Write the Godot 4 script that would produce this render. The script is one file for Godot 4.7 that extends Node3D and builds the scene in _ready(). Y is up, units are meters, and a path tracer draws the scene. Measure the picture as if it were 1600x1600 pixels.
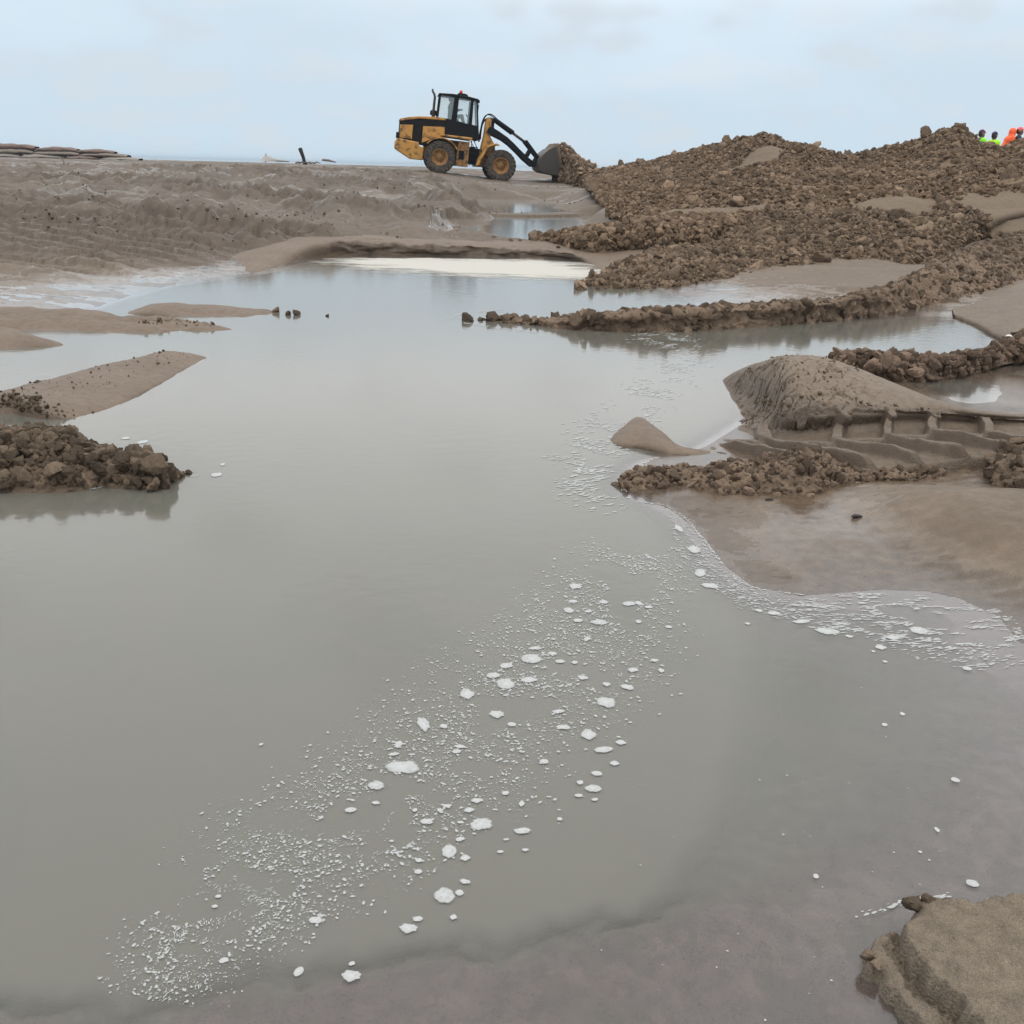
extends Node3D
# A rain-soaked sandy beach being dug over: a murky pond in front, clod ridges and a spoil heap to the right, a wheel loader behind.
# World: y up, metres, pond level y = 0, the photographer stands at the origin and looks towards -z.

const NU := 880
var NV := 0
var dist := PackedFloat32Array()
var lat := PackedFloat32Array()
var n_big := FastNoiseLite.new()
var n_mid := FastNoiseLite.new()
var n_fine := FastNoiseLite.new()
var n_cell := FastNoiseLite.new()
var n_ridge := FastNoiseLite.new()
var rng := RandomNumberGenerator.new()
var mats := {}
var names := {}
var clod_meshes: Array[ArrayMesh] = []
var foam_meshes: Array[ArrayMesh] = []

# coarse fields, filled row by row
var pond_poly := PackedVector2Array()
var dry_poly := PackedVector2Array()
var puddle_polys: Array[PackedVector2Array] = []
var puddle_level := PackedFloat32Array()
var bands: Array = []
var coarse_rows: Array = []
var field_sd := PackedFloat32Array()
var field_dry := PackedFloat32Array()
var field_shallow := PackedFloat32Array()
var shallow_poly := PackedVector2Array()
var field_puddle: Array[PackedFloat32Array] = []
var fine_rows: Array = []
var ground_p := PackedVector3Array()
var left_profile := PackedVector2Array([Vector2(0, 0), Vector2(10, 0.03), Vector2(13, 0.12), Vector2(16, 0.23), Vector2(20, 0.38), Vector2(30, 0.66), Vector2(42, 0.86), Vector2(48, 0.925), Vector2(56, 1.03), Vector2(66, 1.1), Vector2(75, 0.9), Vector2(90, -0.5), Vector2(120, -1.2)])
var mid_profile := PackedVector2Array([Vector2(0, 0), Vector2(13, 0.1), Vector2(15, 0.17), Vector2(20, 0.17), Vector2(28, 0.225), Vector2(34, 0.40), Vector2(40, 0.5), Vector2(48, 0.57), Vector2(56, 0.80), Vector2(66, 1.02), Vector2(75, 0.8), Vector2(90, -0.5), Vector2(120, -1.2)])
var right_profile := PackedVector2Array([Vector2(0, 0.02), Vector2(3, 0.02), Vector2(4.5, 0.015), Vector2(6, 0.02), Vector2(9, 0.02), Vector2(12, 0.06), Vector2(14, 0.14), Vector2(17, 0.33), Vector2(22, 0.5), Vector2(30, 0.62), Vector2(36, 0.66), Vector2(52, 0.8), Vector2(66, 0.95), Vector2(75, 0.8), Vector2(90, -0.5), Vector2(120, -1.2)])


func _ready() -> void:
	# ---- camera
	var cam := Camera3D.new()
	cam.name = "camera"
	cam.position = Vector3(0, 1.25, 0)
	cam.basis = Basis(Vector3.RIGHT, deg_to_rad(-18.63)) * Basis(Vector3.BACK, deg_to_rad(1.455))
	cam.fov = 53.13
	cam.near = 0.05
	cam.far = 9000.0
	add_child(cam)
	cam.current = true
	# ---- sky, sun, exposure
	var env := Environment.new()
	env.background_mode = Environment.BG_SKY
	env.tonemap_mode = Environment.TONE_MAPPER_LINEAR
	env.tonemap_exposure = 1.0
	env.sdfgi_enabled = true
	env.ssao_enabled = true
	env.ssil_enabled = true
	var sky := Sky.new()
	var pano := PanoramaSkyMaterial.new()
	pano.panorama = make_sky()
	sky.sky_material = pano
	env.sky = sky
	env.fog_enabled = true
	env.fog_density = 0.0004
	env.fog_light_color = Color(0.80, 0.87, 0.93)
	var we := WorldEnvironment.new()
	we.name = "world_environment"
	we.environment = env
	add_child(we)
	var sun := DirectionalLight3D.new()
	sun.name = "sun"
	sun.light_energy = 0.42
	sun.light_color = Color(1.0, 0.97, 0.92)
	sun.light_angular_distance = 36.0
	sun.shadow_enabled = true
	sun.rotation_degrees = Vector3(-74, 25, 0)
	add_child(sun)

	setup_noise()
	make_materials()
	make_clod_meshes()
	make_foam_meshes()

	build_ground_and_water()
	build_sea()
	build_heaps()
	build_spits()
	build_track_mound()
	build_bank()
	build_slab()
	build_foam()
	build_loader()
	build_people()
	build_small_things()


# ------------------------------------------------------------------ tagging
func tag(o: Node3D, label: String, category := "", group := "", kind := "") -> void:
	if label: o.set_meta("label", label)
	if category: o.set_meta("category", category)
	if group: o.set_meta("group", group)
	if kind: o.set_meta("kind", kind)


func put(called: String, m: Mesh, material: Material, parent: Node3D = null) -> MeshInstance3D:
	var o := MeshInstance3D.new()
	o.name = numbered(called, parent)
	o.mesh = m
	if material: o.material_override = material
	(parent if parent else self).add_child(o, true)
	return o


func numbered(called: String, parent: Node3D = null) -> String:
	var key := called + ("@%d" % parent.get_instance_id() if parent else "")
	var n: int = names.get(key, 0)
	names[key] = n + 1
	return called if n == 0 else "%s_%03d" % [called, n]


func base(called: String, at: Vector3, label := "", category := "", group := "", kind := "") -> Node3D:
	var o := Node3D.new()
	o.name = numbered(called)
	o.position = at
	add_child(o, true)
	tag(o, label, category, group, kind)
	return o


# ------------------------------------------------------------------ sky
func make_sky() -> Texture2D:
	var w := 1024
	var h := 512
	var a := FastNoiseLite.new()
	a.seed = 11
	a.noise_type = FastNoiseLite.TYPE_SIMPLEX_SMOOTH
	a.frequency = 1.0
	a.fractal_octaves = 5
	var im := Image.create(w, h, false, Image.FORMAT_RGBF)
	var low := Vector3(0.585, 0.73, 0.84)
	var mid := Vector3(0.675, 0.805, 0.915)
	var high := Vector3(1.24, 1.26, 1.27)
	for y in h:
		var el := (0.5 - (y + 0.5) / h) * PI
		for x in w:
			var az := (x + 0.5) / w * TAU
			var dir := Vector3(cos(el) * sin(az), sin(el), cos(el) * cos(az))
			var c := low
			if el > 0.0:
				var s := sin(el)
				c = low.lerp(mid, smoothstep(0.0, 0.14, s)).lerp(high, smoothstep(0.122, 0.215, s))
				var q := dir / (s + 0.25)
				var cl := a.get_noise_3d(q.x * 0.9, q.y * 2.0, q.z * 0.9)
				var cl2 := a.get_noise_3d(q.x * 2.2 + 7.0, 3.0, q.z * 2.2)
				var k := 1.0 + 0.09 * cl - 0.16 * smoothstep(0.10, 0.55, cl2)
				c = c * k
				c = c.lerp(Vector3(c.y, c.y, c.y * 1.03), 0.35 * smoothstep(0.0, 0.5, absf(cl2)))
			im.set_pixel(x, y, Color(c.x, c.y, c.z))
	return ImageTexture.create_from_image(im)


# ------------------------------------------------------------------ noise and materials
func setup_noise() -> void:
	for n in [n_big, n_mid, n_fine]:
		n.noise_type = FastNoiseLite.TYPE_SIMPLEX_SMOOTH
		n.frequency = 1.0
		n.fractal_type = FastNoiseLite.FRACTAL_FBM
	n_big.seed = 3
	n_big.fractal_octaves = 4
	n_mid.seed = 5
	n_mid.fractal_octaves = 3
	n_fine.seed = 8
	n_fine.fractal_octaves = 2
	n_cell.seed = 9
	n_cell.noise_type = FastNoiseLite.TYPE_CELLULAR
	n_cell.cellular_return_type = FastNoiseLite.RETURN_DISTANCE
	n_cell.cellular_jitter = 1.0
	n_cell.frequency = 1.0
	n_cell.fractal_type = FastNoiseLite.FRACTAL_NONE
	n_ridge.seed = 14
	n_ridge.noise_type = FastNoiseLite.TYPE_SIMPLEX_SMOOTH
	n_ridge.frequency = 1.0
	n_ridge.fractal_type = FastNoiseLite.FRACTAL_RIDGED
	n_ridge.fractal_octaves = 3
	rng.seed = 77


func seamless(size: int, freq: float, octaves: int, sd: int, kind := FastNoiseLite.TYPE_SIMPLEX_SMOOTH) -> Image:
	var n := FastNoiseLite.new()
	n.seed = sd
	n.noise_type = kind
	n.frequency = freq
	n.fractal_octaves = octaves
	if kind == FastNoiseLite.TYPE_CELLULAR:
		n.fractal_type = FastNoiseLite.FRACTAL_NONE
	return n.get_seamless_image(size, size)


func tex(im: Image) -> ImageTexture:
	return ImageTexture.create_from_image(im)


func normal_tex(im: Image, strength: float) -> ImageTexture:
	var c: Image = im.duplicate()
	c.convert(Image.FORMAT_RGBA8)
	c.bump_map_to_normal_map(strength)
	return tex(c)


func mat(called: String, color: Color, rough := 0.6, metal := 0.0) -> StandardMaterial3D:
	var m := StandardMaterial3D.new()
	m.resource_name = called
	m.albedo_color = color.linear_to_srgb()
	m.roughness = rough
	m.metallic = metal
	mats[called] = m
	return m


func make_materials() -> void:
	# grain of the sand: speckles of light and dark grains over soft mottling
	var size := 512
	var fine := seamless(size, 0.33, 2, 21)
	var soft := seamless(size, 0.02, 4, 22)
	var grain := Image.create(size, size, false, Image.FORMAT_RGB8)
	var gr := RandomNumberGenerator.new()
	gr.seed = 5
	for y in size:
		for x in size:
			var v := 0.80 + 0.20 * (fine.get_pixel(x, y).r - 0.5) + 0.16 * (soft.get_pixel(x, y).r - 0.5)
			var r := gr.randf()
			if r > 0.985: v += 0.17
			elif r < 0.05: v -= 0.22
			grain.set_pixel(x, y, Color(v, v * (0.985 + 0.03 * r), v * (0.97 + 0.05 * gr.randf())))
	var grain_tex := tex(grain)
	var coarse := Image.create(size, size, false, Image.FORMAT_RGB8)
	for y in size:
		for x in size:
			var v := 0.74 + 0.34 * (fine.get_pixel(x, y).r - 0.5) + 0.22 * (soft.get_pixel(x, y).r - 0.5)
			var r := gr.randf()
			if r > 0.965: v += 0.30
			elif r < 0.10: v -= 0.30
			v = clampf(v, 0.1, 1.0)
			coarse.set_pixel(x, y, Color(v, v * (0.97 + 0.05 * r), v * (0.96 + 0.07 * gr.randf())))
	var coarse_tex := tex(coarse)
	mats["coarse_grain"] = coarse_tex
	var bump := seamless(size, 0.11, 3, 23)
	for y in range(0, size, 1):
		for x in range(0, size, 1):
			if gr.randf() < 0.02:
				bump.set_pixel(x, y, Color(0.15, 0.15, 0.15))
	var bump_tex := normal_tex(bump, 5.0)
	var soft_bump := normal_tex(seamless(size, 0.05, 4, 24), 4.0)

	var sand := mat("moist_sand", Color(1, 1, 1), 0.62)
	sand.vertex_color_use_as_albedo = true
	sand.albedo_texture = grain_tex
	sand.uv1_triplanar = true
	sand.uv1_world_triplanar = true
	sand.uv1_scale = Vector3(1.6, 1.6, 1.6)
	sand.normal_enabled = true
	sand.normal_texture = bump_tex
	sand.normal_scale = 0.45
	sand.metallic_specular = 0.5
	var soil: StandardMaterial3D = sand.duplicate()
	soil.resource_name = "clod_soil"
	soil.roughness = 0.82
	soil.metallic_specular = 0.35
	soil.normal_scale = 1.0
	soil.uv1_scale = Vector3(2.2, 2.2, 2.2)
	mats["clod_soil"] = soil
	var plain_soil: StandardMaterial3D = soil.duplicate()
	plain_soil.resource_name = "clod_soil_plain"
	plain_soil.vertex_color_use_as_albedo = false
	plain_soil.albedo_color = Color(0.24, 0.18, 0.13).linear_to_srgb()
	mats["clod_soil_plain"] = plain_soil
	var clod: StandardMaterial3D = soil.duplicate()
	clod.resource_name = "clod"
	clod.uv1_world_triplanar = false
	clod.uv1_scale = Vector3(0.35, 0.35, 0.35)
	clod.normal_texture = soft_bump
	clod.normal_scale = 2.4
	mats["clod"] = clod

	# water: a clear surface over murk that thickens with depth
	var ripple := seamless(512, 0.035, 3, 31)
	add_rain_rings(ripple)
	var pane := mat("water_surface", Color(1, 1, 1), 0.1)
	pane.albedo_color = Color(1, 1, 1, 0.02)
	pane.transparency = BaseMaterial3D.TRANSPARENCY_ALPHA
	pane.normal_enabled = true
	pane.normal_texture = normal_tex(ripple, 2.0)
	pane.normal_scale = 0.13
	pane.uv1_scale = Vector3(0.55, 0.55, 1)
	var streak := seamless(512, 0.03, 3, 33)
	var film: StandardMaterial3D = pane.duplicate()
	film.resource_name = "water_film"
	film.roughness = 0.1
	film.normal_texture = normal_tex(streak, 3.0)
	film.normal_scale = 0.22
	film.uv1_scale = Vector3(0.35, 1.9, 1)
	mats["water_film"] = film
	var murk := mat("murky_water", Color(1, 1, 1), 0.9)
	murk.vertex_color_use_as_albedo = true
	murk.transparency = BaseMaterial3D.TRANSPARENCY_ALPHA
	murk.metallic_specular = 0.0
	var foam := mat("foam", Color(0.45, 0.465, 0.465), 0.6)
	foam.vertex_color_use_as_albedo = true
	foam.transparency = BaseMaterial3D.TRANSPARENCY_ALPHA
	foam.normal_enabled = true
	foam.normal_texture = normal_tex(seamless(256, 0.09, 2, 41, FastNoiseLite.TYPE_CELLULAR), 4.0)
	foam.normal_scale = 0.25
	foam.uv1_triplanar = true
	foam.uv1_world_triplanar = true
	foam.uv1_scale = Vector3(14, 14, 14)
	var soft_foam: StandardMaterial3D = foam.duplicate()
	soft_foam.resource_name = "soft_foam"
	var pale := foam.albedo_color
	soft_foam.albedo_color = Color(pale.r, pale.g, pale.b, 0.86)
	mats["soft_foam"] = soft_foam
	var sheet := mat("foam_sheet", Color(1, 1, 1), 0.7)
	sheet.vertex_color_use_as_albedo = true
	sheet.transparency = BaseMaterial3D.TRANSPARENCY_ALPHA

	var sea := mat("sea_water", Color(0.13, 0.2, 0.24), 0.18)
	sea.normal_enabled = true
	sea.normal_texture = normal_tex(seamless(256, 0.04, 4, 51), 6.0)
	sea.uv1_triplanar = true
	sea.uv1_world_triplanar = true
	sea.uv1_scale = Vector3(0.12, 0.12, 0.12)
	mat("surf", Color(0.85, 0.87, 0.88), 0.8)

	var yellow := mat("yellow_paint", Color(0.50, 0.25, 0.05), 0.5)
	var dirt := seamless(256, 0.02, 4, 61)
	var smear := Image.create(256, 256, false, Image.FORMAT_RGB8)
	for y in 256:
		for x in 256:
			var k: float = smoothstep(0.45, 0.75, dirt.get_pixel(x, y).r)
			smear.set_pixel(x, y, Color(1, 1, 1).lerp(Color(0.55, 0.58, 0.7), k * 0.9))
	var smear_tex := tex(smear)
	yellow.albedo_texture = smear_tex
	yellow.uv1_triplanar = true
	yellow.uv1_scale = Vector3(0.5, 0.5, 0.5)
	mat("dirty_yellow", Color(0.30, 0.15, 0.045), 0.7).albedo_texture = smear_tex
	mats["dirty_yellow"].uv1_triplanar = true
	mat("black_paint", Color(0.008, 0.008, 0.010), 0.6).metallic_specular = 0.25
	mat("grille_black", Color(0.012, 0.011, 0.011), 0.75).metallic_specular = 0.25
	var tyre := mat("muddy_rubber", Color(0.075, 0.06, 0.046), 0.95)
	tyre.albedo_texture = smear_tex
	tyre.uv1_triplanar = true
	mat("worn_steel", Color(0.06, 0.052, 0.047), 0.55, 0.3)
	mat("chrome_rod", Color(0.35, 0.35, 0.36), 0.25, 0.9)
	mat("red_lens", Color(0.55, 0.03, 0.02), 0.3)
	mat("white_lens", Color(0.7, 0.7, 0.7), 0.3)
	var glass := mat("cab_glass", Color(1, 1, 1), 0.03)
	glass.albedo_color = Color(0.85, 0.95, 0.95, 0.12)
	glass.transparency = BaseMaterial3D.TRANSPARENCY_ALPHA
	mat("skin", Color(0.20, 0.105, 0.065), 0.6)
	mat("lime_jacket", Color(0.22, 0.85, 0.02), 0.7)
	mat("yellow_jacket", Color(0.4, 0.85, 0.02), 0.7)
	mat("orange_jacket", Color(0.95, 0.13, 0.035), 0.7)
	mat("navy_cloth", Color(0.02, 0.018, 0.07), 0.8)
	mat("purple_cloth", Color(0.08, 0.02, 0.07), 0.8)
	mat("pink_cloth", Color(0.75, 0.13, 0.16), 0.8)
	mat("dark_cloth", Color(0.03, 0.03, 0.04), 0.85)
	mat("hair", Color(0.012, 0.01, 0.009), 0.7)
	mat("dark_wood", Color(0.022, 0.016, 0.014), 0.8)
	mat("grey_wood", Color(0.16, 0.13, 0.11), 0.85)
	mat("grey_net", Color(0.34, 0.33, 0.32), 0.8)
	mat("shell_white", Color(0.72, 0.72, 0.7), 0.5)
	mat("dark_stone", Color(0.018, 0.016, 0.015), 0.6)
	mat("weed_green", Color(0.13, 0.125, 0.05), 0.8)
	for c in [["tube_pink", Color(0.28, 0.20, 0.175)], ["tube_grey", Color(0.34, 0.29, 0.25)], ["tube_pale", Color(0.42, 0.38, 0.34)]]:
		var tm := mat(c[0], c[1], 0.9)
		tm.albedo_texture = grain_tex
		tm.uv1_triplanar = true
		tm.uv1_world_triplanar = true
		tm.normal_enabled = true
		tm.normal_texture = soft_bump


func add_rain_rings(im: Image) -> void:
	im.adjust_bcs(1.0, 0.45, 1.0)
	var r := RandomNumberGenerator.new()
	r.seed = 91
	for k in 26:
		var cx := r.randi_range(0, 511)
		var cy := r.randi_range(0, 511)
		var rad := r.randf_range(5.0, 24.0)
		for y in range(-30, 31):
			for x in range(-30, 31):
				var q := sqrt(float(x * x + y * y))
				if q < rad + 6.0:
					var wv := sin((q - rad) * 1.35) * exp(-absf(q - rad) * 0.22) * 0.16 * exp(-rad * 0.03)
					var px := posmod(cx + x, 512)
					var py := posmod(cy + y, 512)
					var v := im.get_pixel(px, py).r + wv
					im.set_pixel(px, py, Color(v, v, v))


# ------------------------------------------------------------------ shared mesh helpers
func grid_normals(p: PackedVector3Array, nu: int, nv: int) -> PackedVector3Array:
	var out := PackedVector3Array()
	out.resize(nu * nv)
	for j in nv:
		var j0 := maxi(j - 1, 0) * nu
		var j1 := mini(j + 1, nv - 1) * nu
		for i in nu:
			var a := p[j * nu + mini(i + 1, nu - 1)] - p[j * nu + maxi(i - 1, 0)]
			var b := p[j1 + i] - p[j0 + i]
			out[j * nu + i] = a.cross(b).normalized()
	return out


func grid_mesh(p: PackedVector3Array, n: PackedVector3Array, c: PackedColorArray, uv: PackedVector2Array, nu: int, nv: int, keep: PackedByteArray, flip: bool) -> ArrayMesh:
	var used := PackedInt32Array()
	used.resize(nu * nv)
	used.fill(-1)
	var index := PackedInt32Array()
	var vs := PackedVector3Array()
	var ns := PackedVector3Array()
	var cs := PackedColorArray()
	var us := PackedVector2Array()
	var all := keep.is_empty()
	for j in nv - 1:
		for i in nu - 1:
			var a := j * nu + i
			if not all and keep[a] == 0:
				continue
			var quad := [a, a + 1, a + nu + 1, a + nu]
			for q in quad:
				if used[q] < 0:
					used[q] = vs.size()
					vs.append(p[q])
					ns.append(n[q])
					if c.size(): cs.append(c[q])
					if uv.size(): us.append(uv[q])
			var v0 := used[a]
			var v1 := used[a + 1]
			var v2 := used[a + nu + 1]
			var v3 := used[a + nu]
			if flip:
				index.append_array([v0, v1, v2, v0, v2, v3])
			else:
				index.append_array([v0, v2, v1, v0, v3, v2])
	if index.is_empty():
		return null
	var arr := []
	arr.resize(Mesh.ARRAY_MAX)
	arr[Mesh.ARRAY_VERTEX] = vs
	arr[Mesh.ARRAY_NORMAL] = ns
	if cs.size(): arr[Mesh.ARRAY_COLOR] = cs
	if us.size(): arr[Mesh.ARRAY_TEX_UV] = us
	arr[Mesh.ARRAY_INDEX] = index
	var m := ArrayMesh.new()
	m.add_surface_from_arrays(Mesh.PRIMITIVE_TRIANGLES, arr)
	return m


func cat(a: Vector3, b: Vector3, c: Vector3, d: Vector3, t: float) -> Vector3:
	return b.cubic_interpolate(c, a, d, t)


func loft(secs: Array, nu: int, nv: int) -> PackedVector3Array:
	# sections run left to right, the points of each from the back to the front
	var k := secs.size()
	var curves: Array[PackedVector3Array] = []
	for s in secs:
		var m: int = s.size()
		var row := PackedVector3Array()
		row.resize(nv)
		for j in nv:
			var v := float(j) / (nv - 1) * (m - 1)
			var a := mini(int(v), m - 2)
			row[j] = cat(s[maxi(a - 1, 0)], s[a], s[a + 1], s[mini(a + 2, m - 1)], v - a)
		curves.append(row)
	var out := PackedVector3Array()
	out.resize(nu * nv)
	for i in nu:
		var u := float(i) / (nu - 1) * (k - 1)
		var a := mini(int(u), k - 2)
		for j in nv:
			out[j * nu + i] = cat(curves[maxi(a - 1, 0)][j], curves[a][j], curves[a + 1][j], curves[mini(a + 2, k - 1)][j], u - a)
	return out


var bald: Array = []


func bareness(q: Vector3) -> float:
	# where a bucket or a slide has left the heap smooth
	var best := 0.0
	for b in bald:
		var w := Vector2(q.x - b[0], q.z - b[1]).rotated(b[4])
		if absf(w.x) > b[2] * 1.6 or absf(w.y) > b[3] * 1.6: continue
		var r := Vector2(w.x / b[2], w.y / b[3]).length() + 0.45 * n_mid.get_noise_2d(q.x * 1.4, q.z * 1.4) + 0.2 * n_fine.get_noise_2d(q.x * 4.0, q.z * 4.0)
		best = maxf(best, smoothstep(1.0, 0.8, r))
	return best


func clod_bump(p: Vector3) -> float:
	return clampf(-n_cell.get_noise_3dv(p), 0.0, 1.0)


# look: {big, big_f, clod, clod_f, crumb, crumb_f, fine, fine_f, tint (Color), dry (Color), tint_f, edge}
func loft_thing(called: String, secs: Array, nu: int, nv: int, look: Dictionary, material: Material, label: String, category: String, group := "", shape = null) -> Dictionary:
	var p := loft(secs, nu, nv)
	var n := grid_normals(p, nu, nv)
	var flip := n[(nv / 2) * nu + nu / 2].y < 0.0
	if flip:
		for i in n.size(): n[i] = -n[i]
	var big: float = look.get("big", 0.0)
	var bf: float = look.get("big_f", 0.6)
	var cl: float = look.get("clod", 0.0)
	var cf: float = look.get("clod_f", 4.0)
	var cr: float = look.get("crumb", 0.0)
	var crf: float = look.get("crumb_f", 14.0)
	var fi: float = look.get("fine", 0.0)
	var ff: float = look.get("fine_f", 30.0)
	var edge: float = look.get("edge", 0.08)
	var tint: Color = look.get("tint", Color(0.24, 0.18, 0.135))
	var dry: Color = look.get("dry", tint)
	var tf: float = look.get("tint_f", 1.5)
	var patch: float = look.get("patch", 0.0)
	var c := PackedColorArray()
	c.resize(nu * nv)
	for j in nv:
		var v := float(j) / (nv - 1)
		var ev := smoothstep(0.0, edge, v) * smoothstep(1.0, 1.0 - edge, v)
		for i in nu:
			var u := float(i) / (nu - 1)
			var e := ev * smoothstep(0.0, edge, u) * smoothstep(1.0, 1.0 - edge, u)
			var a := j * nu + i
			var q := p[a]
			var amount := 0.0
			if big: amount += big * n_big.get_noise_3dv(q * bf)
			var rough := 1.0
			var bare := bareness(q) if look.has("bare") else 0.0
			if patch:
				rough = smoothstep(-patch, patch, n_mid.get_noise_3dv(q * 0.9 + Vector3(5, 0, 3)) + 0.15)
			rough *= 1.0 - 0.92 * bare
			if cl: amount += cl * (clod_bump(q * cf + Vector3.ONE * 0.35 * n_fine.get_noise_3dv(q * cf)) - 0.45) * rough
			if cr: amount += cr * (clod_bump(q * crf) - 0.45) * rough
			if fi: amount += fi * (1.0 - 0.8 * bare) * n_fine.get_noise_3dv(q * ff)
			p[a] = q + n[a] * amount * e
			var w := 0.5 + 0.9 * n_mid.get_noise_3dv(q * tf) + 0.35 * n_fine.get_noise_3dv(q * tf * 9.0)
			c[a] = tint.lerp(dry, clampf(w, 0.0, 1.0))
			if bare > 0.0: c[a] = c[a].lerp(Color(0.29, 0.22, 0.162), bare)
	if shape != null:
		shape.call(p, n, c, nu, nv)
	if look.has("moved"):
		p = look.moved
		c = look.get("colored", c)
	n = grid_normals(p, nu, nv)
	if flip:
		for i in n.size(): n[i] = -n[i]
	var m := grid_mesh(p, n, c, PackedVector2Array(), nu, nv, PackedByteArray(), flip)
	var root := base(called, Vector3.ZERO, label, category, group)
	put("surface", m, material, root)
	return {"p": p, "n": n, "nu": nu, "nv": nv, "root": root}


func scatter(surf: Dictionary, count: int, named: int, smin: float, smax: float, skew: float, options := {}) -> void:
	# clods lying on a lofted surface: the largest in view as parts, the rest as one mass
	var p: PackedVector3Array = surf.p
	var n: PackedVector3Array = surf.n
	var nu: int = surf.nu
	var nv: int = surf.nv
	var v0: float = options.get("v0", 0.08)
	var v1: float = options.get("v1", 0.92)
	var u0: float = options.get("u0", 0.0)
	var u1: float = options.get("u1", 1.0)
	var sunk: float = options.get("sunk", 0.05)
	var tint: Color = options.get("tint", Color(0.329, 0.229, 0.154))
	var patch: float = options.get("patch", -9.0)
	var floor_y: float = options.get("floor", -0.01)
	var most := 0.0
	var spots: Array = []
	var areas := PackedFloat32Array()
	var cells := PackedInt32Array()
	var total := 0.0
	for j in range(int(v0 * (nv - 1)), int(v1 * (nv - 1))):
		for i in range(int(u0 * (nu - 1)), int(u1 * (nu - 1))):
			var a := j * nu + i
			if p[a].y < floor_y: continue
			if patch > -5.0 and n_mid.get_noise_3dv(p[a] * 0.7) < patch: continue
			if options.has("bare") and bareness(p[a]) > 0.35: continue
			total += (p[a + 1] - p[a]).cross(p[a + nu] - p[a]).length()
			areas.append(total)
			cells.append(a)
	if cells.is_empty(): return
	for k in count:
		var at := areas.bsearch(rng.randf() * total)
		var a := cells[mini(at, cells.size() - 1)]
		var fu := rng.randf()
		var fv := rng.randf()
		var q := p[a].lerp(p[a + 1], fu).lerp(p[a + nu].lerp(p[a + nu + 1], fu), fv)
		var s := smin * pow(smax / smin, pow(rng.randf(), skew))
		var d := maxf(-q.z, 0.5)
		spots.append([s / d, s, q, n[a]])
	spots.sort_custom(func(x, y): return x[0] > y[0])
	var mms: Array = []
	var lists: Array = []
	for k in clod_meshes.size(): lists.append([])
	var root: Node3D = surf.root
	for k in spots.size():
		var s: float = spots[k][1]
		var which := rng.randi() % clod_meshes.size()
		var b := Basis.from_euler(Vector3(rng.randf() * TAU, rng.randf() * TAU, rng.randf() * TAU)) * Basis.from_scale(Vector3(rng.randf_range(0.8, 1.3), rng.randf_range(0.6, 1.0), rng.randf_range(0.8, 1.2)) * s)
		var at: Vector3 = spots[k][2] + spots[k][3] * s * (0.5 - sunk - 0.5 * rng.randf() * 0.6)
		if k < named:
			var o := MeshInstance3D.new()
			o.name = numbered("clod", root)
			o.mesh = clod_meshes[which]
			o.material_override = tinted_clod(rng.randi() % 5, tint)
			o.transform = Transform3D(b, at)
			root.add_child(o, true)
		else:
			lists[which].append(Transform3D(b, at))
	for k in lists.size():
		if lists[k].is_empty(): continue
		var mm := MultiMesh.new()
		mm.transform_format = MultiMesh.TRANSFORM_3D
		mm.use_colors = true
		mm.mesh = clod_meshes[k]
		mm.instance_count = lists[k].size()
		for i in lists[k].size():
			mm.set_instance_transform(i, lists[k][i])
			mm.set_instance_color(i, shade(tint, rng.randf()))
		var o := MultiMeshInstance3D.new()
		o.name = numbered("crumbs", root)
		o.multimesh = mm
		o.material_override = mats["clod"]
		o.set_meta("kind", "stuff")
		root.add_child(o, true)


func shade(tint: Color, r: float) -> Color:
	var k := 0.55 + 0.8 * r * r
	return Color(tint.r * k, tint.g * k * (0.98 + 0.03 * r), tint.b * k * (0.95 + 0.08 * r))


func tinted_clod(step: int, tint: Color) -> StandardMaterial3D:
	var key := "clod_%d_%s" % [step, tint.to_html()]
	if not mats.has(key):
		var m: StandardMaterial3D = mats["clod"].duplicate()
		m.vertex_color_use_as_albedo = false
		m.albedo_color = shade(tint, step / 4.0).linear_to_srgb()
		mats[key] = m
	return mats[key]


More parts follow.
